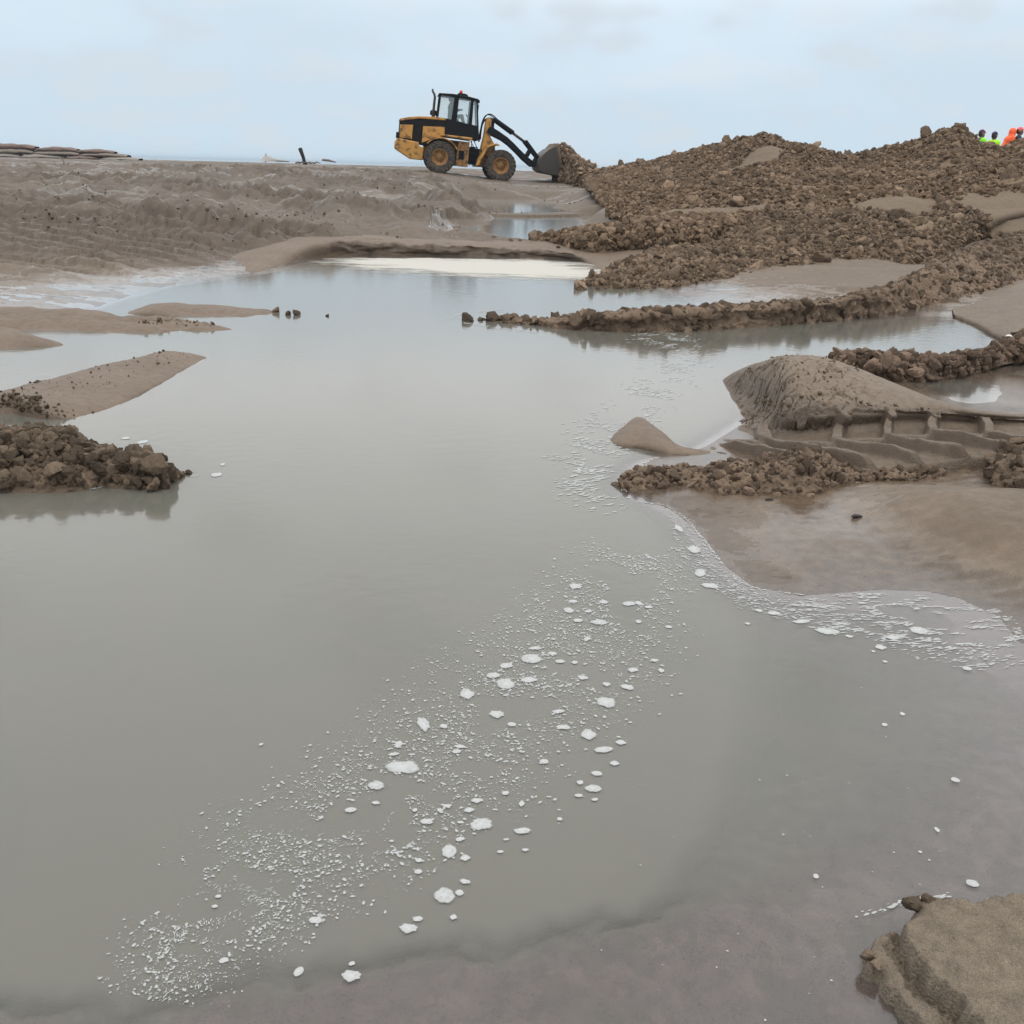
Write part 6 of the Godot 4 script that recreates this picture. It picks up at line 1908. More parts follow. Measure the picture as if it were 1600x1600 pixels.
func build_loader() -> void:
	var root := base("wheel_loader", Vector3(-3.936, 0.895, -48.600) + Vector3(0.1, -0.01, -0.95), "yellow and black wheel loader pushing soil with its bucket", "wheel loader")
	root.basis = Basis(Vector3.UP, deg_to_rad(6.5)) * Basis(Vector3.BACK, deg_to_rad(-6.2))
	# rear half
	slab_part("counterweight", pts([-2.05, 1.08, -2.05, 0.82, -1.96, 0.76, -1.3, 0.45, -0.74, 0.47, -0.74, 1.0, -0.95, 1.06, -1.0, 1.2, -1.95, 1.26]), -0.9, 0.9, "yellow_paint", root, 0.03)
	slab_part("engine_housing", pts([-1.92, 1.22, -1.93, 2.0, -1.06, 2.2, 0.13, 2.28, 0.13, 1.3, -0.7, 1.1]), -0.60, 0.60, "grille_black", root)
	slab_part("hood", pts([-1.95, 2.0, -1.90, 2.09, -1.5, 2.21, -1.06, 2.30, -0.4, 2.36, 0.12, 2.38, 0.12, 2.28, -1.05, 2.205, -1.9, 1.985]), -0.63, 0.63, "yellow_paint", root, 0.02)
	for s in [-1, 1]:
		var z0: float = 0.602 if s > 0 else -0.64
		var z1: float = 0.64 if s > 0 else -0.602
		slab_part("side_panel", pts([-1.88, 1.28, -1.89, 1.83, -1.30, 1.90, -1.30, 1.30]), z0, z1, "yellow_paint", root)
		slab_part("side_panel", pts([-0.85, 1.2, -0.86, 1.90, 0.12, 2.0, 0.12, 1.55, -0.3, 1.5, -0.62, 1.3]), z0, z1, "yellow_paint", root)
		slab_part("grille", rect(-1.26, 1.18, -0.9, 1.88), z0 + 0.005, z1 - 0.01, "grille_black", root)
		# arched mudguard over the rear wheel
		var arch := PackedVector2Array()
		for k in 9: arch.append(Vector2(cos(0.55 + k * 0.24) * 0.80 + 0.03, 0.69 + sin(0.55 + k * 0.24) * 0.80))
		for k in 9: arch.append(Vector2(cos(0.55 + (8 - k) * 0.24) * 0.85 + 0.03, 0.69 + sin(0.55 + (8 - k) * 0.24) * 0.85))
		slab_part("mudguard", arch, 0.66 if s > 0 else -1.16, 1.16 if s > 0 else -0.66, "yellow_paint", root, 0.008)
		slab_part("platform", pts([-0.02, 1.60, 1.34, 1.60, 1.36, 1.70, -0.02, 1.67]), 0.55 if s > 0 else -1.15, 1.15 if s > 0 else -0.55, "yellow_paint", root)
		var tank := slab_part("fuel_tank", pts([0.72, 0.42, 1.30, 0.44, 1.27, 1.50, 0.80, 1.50, 0.76, 1.2]), 0.42 if s > 0 else -0.95, 0.95 if s > 0 else -0.42, "dirty_yellow", root)
		slab_part("dark_opening", rect(0.84, 0.72, 1.08, 1.10), 0.953 if s > 0 else -0.97, 0.97 if s > 0 else -0.953, "black_paint", tank)  # thin black plate painted for the shade of an opening
		for k in 4:
			slab_part("step", rect(1.34, 0.58 + k * 0.24, 1.66, 0.62 + k * 0.24), 0.62 if s > 0 else -0.92, 0.92 if s > 0 else -0.62, "black_paint", root, 0.008)
		var st := new_st()
		tube(st, [Vector3(1.36, 0.5, 0.92 * s), Vector3(1.36, 1.62, 0.92 * s)], [0.018], 8)
		tube(st, [Vector3(1.64, 0.5, 0.92 * s), Vector3(1.64, 1.3, 0.92 * s), Vector3(1.42, 1.62, 0.92 * s)], [0.018], 8)
		part("ladder_rail", st, "black_paint", root)
		slab_part("tail_light", rect(-2.02, 1.28, -1.86, 1.50), 0.72 if s > 0 else -0.92, 0.92 if s > 0 else -0.72, "black_paint", root)
		make_wheel(Vector3(0.0, 0.69, 0.95 * s), root)
		make_wheel(Vector3(2.77, 0.69, 0.95 * s), root)
	slab_part("rear_frame", pts([-0.75, 0.5, -0.75, 1.3, 0.2, 1.5, 1.25, 1.5, 1.30, 0.5, 0.6, 0.42]), -0.42, 0.42, "dirty_yellow", root)
	var axle := new_st()
	tube(axle, [Vector3(0, 0.69, -0.8), Vector3(0, 0.69, 0.8)], [0.16], 14)
	part("axle", axle, "dirty_yellow", root)
	axle = new_st()
	tube(axle, [Vector3(2.77, 0.69, -0.8), Vector3(2.77, 0.69, 0.8)], [0.16], 14)
	part("axle", axle, "dirty_yellow", root)
	slab_part("hinge", rect(1.25, 0.6, 1.8, 1.3), -0.2, 0.2, "black_paint", root)
	# cab
	var cab := slab_part("cab", pts([0.12, 1.70, 0.12, 2.36, 0.55, 2.34, 1.0, 2.28, 1.60, 2.24, 1.70, 1.66, 1.58, 1.60, 1.40, 1.70]), -0.66, 0.66, "black_paint", root)
	for s in [-1, 1]:
		var z0: float = 0.585 if s > 0 else -0.655
		var z1: float = 0.655 if s > 0 else -0.585
		slab_part("pillar", pts([-0.30, 2.39, -0.22, 2.39, -0.20, 3.30, -0.28, 3.30]), z0, z1, "black_paint", cab)
		slab_part("pillar", pts([0.36, 2.34, 0.60, 2.34, 0.60, 3.30, 0.40, 3.30]), z0, z1, "black_paint", cab)
		slab_part("pillar", pts([1.14, 2.24, 1.30, 2.24, 1.26, 3.28, 1.14, 3.28]), z0, z1, "black_paint", cab)
		slab_part("pillar", pts([1.54, 2.22, 1.61, 2.22, 1.44, 3.28, 1.37, 3.28]), z0, z1, "black_paint", cab)
		var zg: float = 0.62 * s
		for w in [pts([-0.22, 2.37, 0.36, 2.35, 0.40, 3.29, -0.20, 3.29]), pts([0.60, 2.30, 1.14, 2.26, 1.14, 3.27, 0.60, 3.29]), pts([1.30, 2.24, 1.54, 2.22, 1.37, 3.27, 1.26, 3.27])]:
			slab_part("window", w, zg - 0.006, zg + 0.006, "cab_glass", cab, 0.002)
		var st := new_st()
		tube(st, [Vector3(1.36, 3.2, 0.66 * s), Vector3(1.48, 3.2, 0.84 * s), Vector3(1.48, 3.0, 0.86 * s)], [0.012], 8)
		part("mirror_arm", st, "black_paint", cab)
		slab_part("mirror", rect(1.46, 2.82, 1.50, 3.1), 0.80 * s - 0.07, 0.80 * s + 0.07, "black_paint", cab)
	var glass := new_st()
	prism(glass, bar_outline(Vector2(1.585, 2.26), Vector2(1.42, 3.26), 0.006, 0.006), -0.58, 0.58, 0.002)
	part("windscreen", glass, "cab_glass", cab)
	slab_part("rear_window", rect(-0.262, 2.40, -0.25, 3.28), -0.58, 0.58, "cab_glass", cab, 0.002)
	slab_part("roof", pts([-0.34, 3.29, -0.30, 3.37, 0.3, 3.42, 0.9, 3.42, 1.46, 3.36, 1.50, 3.27, 1.2, 3.29]), -0.70, 0.70, "black_paint", cab, 0.03)
	slab_part("seat", pts([0.22, 2.0, 0.72, 2.0, 0.72, 2.42, 0.40, 2.46, 0.30, 3.0, 0.20, 3.0]), -0.24, 0.24, "grille_black", cab, 0.03)
	var wheel := new_st()
	var ring: Array = []
	for k in 17: ring.append(Vector3(1.12 + 0.10 * cos(TAU * k / 16), 2.58 - 0.10 * cos(TAU * k / 16), 0.19 * sin(TAU * k / 16)))
	tube(wheel, ring, [0.018], 8, false)
	tube(wheel, [Vector3(1.12, 2.58, 0), Vector3(1.26, 2.25, 0)], [0.03], 8)
	part("steering_wheel", wheel, "black_paint", cab)
	for s in [-1, 1]:
		slab_part("work_light", rect(1.42, 3.22, 1.54, 3.33), 0.48 * s - 0.07, 0.48 * s + 0.07, "black_paint", cab)
	slab_part("beacon_base", pts([0.48, 3.41, 1.0, 3.40, 0.98, 3.49, 0.84, 3.52, 0.56, 3.50]), 0.05, 0.4, "black_paint", cab)
	var st2 := smooth_st()
	tube(st2, [Vector3(0.68, 3.50, 0.22), Vector3(0.68, 3.58, 0.22), Vector3(0.68, 3.63, 0.22), Vector3(0.68, 3.65, 0.22)], [0.075, 0.075, 0.055, 0.01], 14)
	part("beacon", st2, "red_lens", cab)
	st2 = smooth_st()
	tube(st2, [Vector3(-0.46, 2.3, 0.3), Vector3(-0.46, 2.75, 0.3), Vector3(-0.46, 3.2, 0.3), Vector3(-0.50, 3.32, 0.3), Vector3(-0.58, 3.42, 0.3), Vector3(-0.60, 3.52, 0.3)], [0.06, 0.06, 0.055, 0.05, 0.045, 0.04], 12)
	part("exhaust_pipe", st2, "worn_steel", root)
	st2 = smooth_st()
	tube(st2, [Vector3(-0.44, 2.3, 0.0), Vector3(-0.44, 2.44, 0.0), Vector3(-0.44, 2.45, 0.0), Vector3(-0.44, 2.62, 0.0), Vector3(-0.44, 2.67, 0.0)], [0.08, 0.08, 0.16, 0.16, 0.08], 16)
	part("air_cleaner", st2, "black_paint", root)
	st2 = new_st()
	tube(st2, [Vector3(-0.30, 2.40, 0.5), Vector3(-0.28, 3.05, 0.55), Vector3(-0.24, 3.3, 0.6)], [0.015], 8)
	part("grab_rail", st2, "black_paint", root)
	# front half
	slab_part("front_frame", pts([1.62, 0.50, 1.74, 0.85, 1.86, 1.36, 2.25, 1.3, 3.1, 1.02, 3.2, 0.62]), -0.34, 0.34, "dirty_yellow", root)
	for s in [-1, 1]:
		slab_part("tower_plate", pts([1.84, 1.30, 1.92, 1.9, 1.94, 2.60, 2.0, 2.66, 2.12, 2.66, 2.17, 2.58, 2.22, 1.85, 2.42, 1.60, 2.5, 1.36, 2.2, 1.0]), 0.28 if s > 0 else -0.40, 0.40 if s > 0 else -0.28, "yellow_paint", root)
		slab_part("front_mudguard", pts([1.70, 0.80, 1.95, 1.28, 2.05, 1.46, 2.45, 1.62, 2.60, 1.58, 2.60, 1.53, 2.44, 1.55, 2.12, 1.40, 1.86, 0.82, 1.80, 0.6, 1.64, 0.55]), 0.44 if s > 0 else -1.10, 1.10 if s > 0 else -0.44, "yellow_paint", root, 0.012)
		slab_part("lift_arm", pts([2.02, 2.10, 2.08, 2.26, 2.2, 2.30, 2.55, 2.16, 2.98, 1.95, 3.3, 1.74, 3.62, 1.50, 4.0, 1.24, 4.42, 1.02, 4.40, 0.86, 4.25, 0.84, 3.85, 1.08, 3.48, 1.36, 3.1, 1.62, 2.75, 1.80, 2.12, 2.0]), 0.42 if s > 0 else -0.54, 0.54 if s > 0 else -0.42, "black_paint", root, 0.02)
		slab_part("tilt_lever", pts([2.22, 2.1, 2.14, 2.30, 2.16, 2.52, 2.26, 2.70, 2.38, 2.72, 2.42, 2.62, 2.32, 2.5, 2.32, 2.3, 2.42, 2.14]), 0.30 if s > 0 else -0.38, 0.38 if s > 0 else -0.30, "black_paint", root)
		var cy := smooth_st()
		tube(cy, [Vector3(2.32, 2.64, 0.33 * s), Vector3(2.36, 2.62, 0.33 * s), Vector3(3.2, 2.20, 0.33 * s), Vector3(3.24, 2.18, 0.33 * s)], [0.06, 0.085, 0.095, 0.08], 14)
		var c := part("tilt_cylinder", cy, "black_paint", root)
		cy = smooth_st()
		tube(cy, [Vector3(3.2, 2.20, 0.33 * s), Vector3(3.86, 1.86, 0.33 * s)], [0.035], 10)
		part("rod", cy, "worn_steel", c)
		slab_part("bellcrank", bar_outline(Vector2(3.86, 1.88), Vector2(4.52, 1.26), 0.085, 0.07), 0.27 if s > 0 else -0.39, 0.39 if s > 0 else -0.27, "black_paint", root, 0.015)
		slab_part("bellcrank", bar_outline(Vector2(4.14, 1.60), Vector2(3.92, 1.12), 0.07, 0.07), 0.26 if s > 0 else -0.38, 0.38 if s > 0 else -0.26, "black_paint", root, 0.015)
		slab_part("bellcrank", bar_outline(Vector2(4.5, 1.3), Vector2(4.36, 0.95), 0.07, 0.08), 0.28 if s > 0 else -0.40, 0.40 if s > 0 else -0.28, "black_paint", root, 0.015)
		var hose := smooth_st()
		var path: Array = []
		for k in 13:
			var t := k / 12.0
			path.append(Vector3(1.78, 1.7, 0.30 * s).bezier_interpolate(Vector3(1.72, 2.9, 0.32 * s), Vector3(2.0, 3.0, 0.34 * s), Vector3(2.42, 2.66, 0.34 * s), t))
		tube(hose, path, [0.022], 8)
		path = []
		for k in 13:
			var t := k / 12.0
			path.append(Vector3(1.74, 1.6, 0.22 * s).bezier_interpolate(Vector3(1.72, 2.7, 0.24 * s), Vector3(2.0, 2.85, 0.26 * s), Vector3(2.5, 2.52, 0.28 * s), t))
		tube(hose, path, [0.022], 8)
		part("hose", hose, "black_paint", root)
	# bucket
	var shell := new_st()
	var curve := [Vector2(5.12, 1.84), Vector2(4.86, 1.70), Vector2(4.62, 1.46), Vector2(4.46, 1.2), Vector2(4.42, 0.95), Vector2(4.52, 0.74), Vector2(4.72, 0.64), Vector2(5.55, 0.60)]
	var loop := PackedVector2Array()
	for q in curve: loop.append(q)
	for k in curve.size():
		var i := curve.size() - 1 - k
		var e: Vector2 = (curve[mini(i + 1, curve.size() - 1)] - curve[maxi(i - 1, 0)]).normalized()
		loop.append(curve[i] + Vector2(e.y, -e.x) * -0.05)
	prism(shell, loop, -1.26, 1.26, 0.01)
	var bucket := part("bucket", shell, "worn_steel", root)
	for s in [-1, 1]:
		slab_part("bucket_side", pts([5.12, 1.84, 4.86, 1.70, 4.62, 1.46, 4.46, 1.2, 4.42, 0.95, 4.52, 0.74, 4.72, 0.64, 5.55, 0.60, 5.44, 0.80, 5.24, 1.5]), 1.262 if s > 0 else -1.30, 1.30 if s > 0 else -1.262, "worn_steel", bucket, 0.01)
	slab_part("cutting_edge", pts([5.45, 0.57, 5.70, 0.585, 5.70, 0.60, 5.45, 0.625]), -1.30, 1.30, "worn_steel", bucket, 0.006)
	slab_part("bucket_soil", pts([4.7, 0.72, 5.5, 0.66, 5.6, 0.95, 5.42, 1.5, 5.25, 1.95, 5.12, 1.98, 4.95, 1.75, 4.6, 1.2]), -1.2, 1.2, "clod_soil_plain", bucket, 0.08)


# ------------------------------------------------------------------ people: one smooth surface round a posed skeleton
func body_field(bones: Array, cell: float, blend: float, grow := 0.0) -> ArrayMesh:
	var lo := Vector3.ONE * 1e9
	var hi := -lo
	for b in bones:
		var r: float = maxf(b[2], b[3]) + grow + cell * 3.0
		lo = lo.min(b[0] - Vector3.ONE * r).min(b[1] - Vector3.ONE * r)
		hi = hi.max(b[0] + Vector3.ONE * r).max(b[1] + Vector3.ONE * r)
	var nx := int((hi.x - lo.x) / cell) + 2
	var ny := int((hi.y - lo.y) / cell) + 2
	var nz := int((hi.z - lo.z) / cell) + 2
	var f := PackedFloat32Array()
	f.resize(nx * ny * nz)
	f.fill(1.0)
	for b in bones:
		var a: Vector3 = b[0]
		var e: Vector3 = b[1] - a
		var ra: float = b[2] + grow
		var rb: float = b[3] + grow
		var l2 := maxf(e.length_squared(), 1e-9)
		var reach := maxf(ra, rb) + blend * 2.0 + cell * 2.0
		var b0 := ((a.min(b[1]) - Vector3.ONE * reach - lo) / cell).floor().max(Vector3.ZERO)
		var b1 := ((a.max(b[1]) + Vector3.ONE * reach - lo) / cell).ceil().min(Vector3(nx - 1, ny - 1, nz - 1))
		for z in range(int(b0.z), int(b1.z) + 1):
			for y in range(int(b0.y), int(b1.y) + 1):
				for x in range(int(b0.x), int(b1.x) + 1):
					var q := lo + Vector3(x, y, z) * cell
					var t := clampf((q - a).dot(e) / l2, 0.0, 1.0)
					var d := (q - a - e * t).length() - lerpf(ra, rb, t)
					var i := (z * ny + y) * nx + x
					var o := f[i]
					var h := maxf(blend - absf(o - d), 0.0) / blend
					f[i] = minf(o, d) - h * h * blend * 0.25
	var ids := PackedInt32Array()
	ids.resize(nx * ny * nz)
	ids.fill(-1)
	var vs := PackedVector3Array()
	var ix := PackedInt32Array()
	var off := [0, 1, nx, nx + 1, nx * ny, nx * ny + 1, nx * ny + nx, nx * ny + nx + 1]
	var edges := [[0, 1], [2, 3], [4, 5], [6, 7], [0, 2], [1, 3], [4, 6], [5, 7], [0, 4], [1, 5], [2, 6], [3, 7]]
	for z in nz - 1:
		for y in ny - 1:
			for x in nx - 1:
				var i := (z * ny + y) * nx + x
				var m := 0
				for k in 8:
					if f[i + off[k]] < 0.0: m |= 1 << k
				if m == 0 or m == 255: continue
				var sum := Vector3.ZERO
				var n := 0
				for e in edges:
					var v0 := f[i + off[e[0]]]
					var v1 := f[i + off[e[1]]]
					if (v0 < 0.0) == (v1 < 0.0): continue
					var t := v0 / (v0 - v1)
					var p0 := Vector3(e[0] & 1, (e[0] >> 1) & 1, e[0] >> 2)
					var p1 := Vector3(e[1] & 1, (e[1] >> 1) & 1, e[1] >> 2)
					sum += p0.lerp(p1, t)
					n += 1
				ids[i] = vs.size()
				vs.append(lo + (Vector3(x, y, z) + sum / n) * cell)
	for z in range(1, nz - 1):
		for y in range(1, ny - 1):
			for x in range(1, nx - 1):
				var i := (z * ny + y) * nx + x
				var inside := f[i] < 0.0
				for axis in 3:
					var st: int = [1, nx, nx * ny][axis]
					if inside == (f[i + st] < 0.0): continue
					var s1: int = [nx, nx * ny, 1][axis]
					var s2: int = [nx * ny, 1, nx][axis]
					var a := ids[i]
					var b := ids[i - s1]
					var c := ids[i - s1 - s2]
					var d := ids[i - s2]
					if a < 0 or b < 0 or c < 0 or d < 0: continue
					if inside: ix.append_array([a, c, b, a, d, c])
					else: ix.append_array([a, b, c, a, c, d])
	var st := SurfaceTool.new()
	st.begin(Mesh.PRIMITIVE_TRIANGLES)
	st.set_smooth_group(0)
	for k in ix: st.add_vertex(vs[k])
	st.index()
	st.generate_normals()
	return st.commit()


func hand_bones(wrist: Vector3, dir: Vector3, side: Vector3) -> Array:
	var out: Array = [[wrist, wrist + dir * 0.07 - side * 0.012, 0.022, 0.024], [wrist + side * 0.012, wrist + dir * 0.08 + side * 0.022, 0.02, 0.018], [wrist, wrist + dir * 0.08 - side * 0.028, 0.018, 0.016]]
	var palm := dir.cross(side).normalized()
	for k in 4:
		var root := wrist + dir * 0.082 + side * (0.026 - 0.0175 * k)
		var l: float = [0.034, 0.038, 0.035, 0.027][k]
		var a := root + (dir * 0.95 + palm * 0.25).normalized() * l
		var b := a + (dir * 0.75 + palm * 0.65).normalized() * l * 0.75
		out.append([root, a, 0.0095, 0.0085])
		out.append([a, b, 0.0085, 0.007])
	var th := wrist + dir * 0.025 + side * 0.028
	out.append([th, th + (dir * 0.7 + side * 0.7).normalized() * 0.035, 0.012, 0.0105])
	out.append([th + (dir * 0.7 + side * 0.7).normalized() * 0.035, th + (dir * 0.7 + side * 0.7).normalized() * 0.035 + (dir + palm * 0.3).normalized() * 0.03, 0.0105, 0.008])
	return out


func make_person(at: Vector3, face: float, lean: Vector3, jacket: String, cap: String, hood: bool, seated: bool, label: String, group: String) -> Node3D:
	# face: turn about y, 0 looks along +x; lean: how far the shoulders are moved from upright
	var root := base("person", at, label, "person", group)
	root.rotation.y = face
	var hip := Vector3(0, 0.92, 0)
	var chest := Vector3(0, 1.25, 0) + lean * 0.7
	var neck := Vector3(0, 1.45, 0) + lean
	var head := Vector3(0.025, 1.60, 0) + lean * 1.18
	var bones: Array = [
		[hip + Vector3(0, 0, -0.07), hip + Vector3(0, 0, 0.07), 0.13, 0.13], [hip + Vector3(0, 0.08, 0), chest, 0.13, 0.14],
		[chest + Vector3(0, 0.06, -0.08), chest + Vector3(0, 0.06, 0.08), 0.125, 0.125], [neck + Vector3(0, -0.05, -0.16), neck + Vector3(0, -0.05, 0.16), 0.065, 0.065],
		[neck, head, 0.055, 0.06], [head + Vector3(-0.015, 0.03, 0), head + Vector3(0.0, 0.05, 0), 0.098, 0.10], [head + Vector3(0.04, -0.07, 0), head + Vector3(0.03, 0.0, 0), 0.052, 0.07],
		[head + Vector3(0.095, 0.0, 0), head + Vector3(0.115, -0.025, 0), 0.012, 0.016], [head + Vector3(0.09, -0.062, -0.02), head + Vector3(0.09, -0.062, 0.02), 0.012, 0.012],
		[head + Vector3(0.0, 0.0, -0.1), head + Vector3(-0.01, 0.03, -0.1), 0.018, 0.02], [head + Vector3(0.0, 0.0, 0.1), head + Vector3(-0.01, 0.03, 0.1), 0.018, 0.02]]
	var arms: Array = []
	var legs: Array = []
	for s in [-1, 1]:
		var sh := neck + Vector3(0, -0.06, 0.19 * s)
		var el: Vector3
		var wr: Vector3
		if seated:
			el = sh + Vector3(0.14, -0.24, 0.04 * s)
			wr = el + Vector3(0.24, 0.03, -0.08 * s)
		else:
			el = sh + Vector3(0.03, -0.28, 0.06 * s)
			wr = el + Vector3(0.13, -0.21, -0.02 * s)
		arms.append([sh, el, 0.055, 0.045])
		arms.append([el, wr, 0.044, 0.03])
		bones.append([sh, el, 0.052, 0.042])
		bones.append([el, wr, 0.042, 0.028])
		for h in hand_bones(wr, (wr - el).normalized(), Vector3(0, 0.3, -s).normalized()): bones.append(h)
		var hp := hip + Vector3(0, -0.04, 0.09 * s)
		var kn: Vector3
		var an: Vector3
		if seated:
			kn = hp + Vector3(0.42, 0.04, 0.04 * s)
			an = kn + Vector3(0.12, -0.40, 0.0)
		else:
			kn = hp + Vector3(0.03, -0.42, 0.01 * s)
			an = kn + Vector3(-0.03, -0.40, 0.01 * s)
		legs.append([hp, kn, 0.092, 0.062])
		legs.append([kn, an, 0.06, 0.045])
		bones.append([hp, kn, 0.085, 0.055])
		bones.append([kn, an, 0.055, 0.04])
		bones.append([an, an + Vector3(0.16, -0.035, 0.01 * s), 0.042, 0.032])
	put("body", body_field(bones, 0.0125, 0.03), mats["skin"], root)
	var coat: Array = bones.slice(0, 4)
	coat.append_array(arms)
	coat.append([hip + Vector3(0, -0.06, -0.07), hip + Vector3(0, -0.06, 0.07), 0.13, 0.13])
	if hood: coat.append([head + Vector3(-0.02, 0.03, 0), head + Vector3(-0.03, -0.10, 0), 0.112, 0.10])
	put("jacket", body_field(coat, 0.02, 0.05, 0.022), mats[jacket], root)
	var pants: Array = legs.duplicate()
	pants.append([hip + Vector3(0, -0.04, -0.07), hip + Vector3(0, -0.04, 0.07), 0.125, 0.125])
	put("trousers", body_field(pants, 0.02, 0.04, 0.012), mats["dark_cloth"], root)
	if cap:
		var c: Array = [[head + Vector3(-0.02, 0.075, 0), head + Vector3(0.0, 0.085, 0), 0.10, 0.095], [head + Vector3(0.08, 0.075, -0.04), head + Vector3(0.08, 0.075, 0.04), 0.03, 0.03], [head + Vector3(0.14, 0.065, -0.03), head + Vector3(0.14, 0.065, 0.03), 0.012, 0.012]]
		put("cap", body_field(c, 0.012, 0.04), mats[cap], root)
	if not hood:
		put("hair", body_field([[head + Vector3(-0.045, 0.0, 0), head + Vector3(-0.04, 0.06, 0), 0.085, 0.09]], 0.014, 0.02), mats["hair"], root)
	return root


func build_people() -> void:
	var spots: Array = [Vector3(16.829, 2.934, -40.000), Vector3(17.475, 2.899, -40.500), Vector3(18.048, 3.063, -41.000), Vector3(18.616, 3.099, -41.000)]
	var tall := 1.76
	make_person(spots[0] - Vector3(0, tall, 0), 0.2, Vector3(-0.05, 0, 0.02), "lime_jacket", "purple_cloth", false, false, "person in a bright lime jacket and dark cap, leftmost behind the soil heap", "people behind the heap")
	make_person(spots[1] - Vector3(0, tall, 0), 0.6, Vector3(0.02, 0, 0), "yellow_jacket", "navy_cloth", false, false, "person in a yellow-green jacket and navy cap beside the orange jacket", "people behind the heap")
	make_person(spots[2] - Vector3(-0.1, tall - 0.05, 0), 0.0, Vector3(0.18, -0.03, 0), "orange_jacket", "", true, false, "person in an orange hooded jacket leaning to the right behind the soil heap", "people behind the heap")
	make_person(spots[3] - Vector3(0, tall, 0), -0.4, Vector3(0, 0, 0), "dark_cloth", "pink_cloth", false, false, "person in a pink cap, almost hidden at the right end of the soil heap", "people behind the heap")
	# the driver
	var seat := Vector3(-3.936, 0.895, -48.600) + Vector3(0.1, -0.01, -0.95) + Basis(Vector3.UP, deg_to_rad(6.5)) * Basis(Vector3.BACK, deg_to_rad(-6.2)) * Vector3(0.52, 2.42 - 0.80, 0.0)
	make_person(seat, deg_to_rad(6.5), Vector3(-0.06, 0, 0), "dark_cloth", "", false, true, "driver in dark clothes seated in the wheel loader's cab", "")


# ------------------------------------------------------------------ small things
func lone_clod(at: Vector3, size: float, label: String, group: String, dark := true) -> void:
	var o := put("mud_clod", clod_meshes[rng.randi() % clod_meshes.size()], tinted_clod(rng.randi() % 5, Color(0.191, 0.137, 0.097) if dark else Color(0.254, 0.183, 0.130)))
	o.transform = Transform3D(Basis.from_euler(Vector3(rng.randf() * 6.0, rng.randf() * 6.0, rng.randf() * 6.0)) * Basis.from_scale(Vector3(1.2, 0.8, 1.0) * size), at + Vector3(0, size * 0.18, 0))
	tag(o, label, "clod", group)


func near_ground(x: float, z: float) -> float:
	var d := -z
	var j := clampi(dist.bsearch(d), 0, NV - 1)
	var i := clampi(lat.bsearch(x / d), 0, NU - 1)
	return ground_p[j * NU + i].y


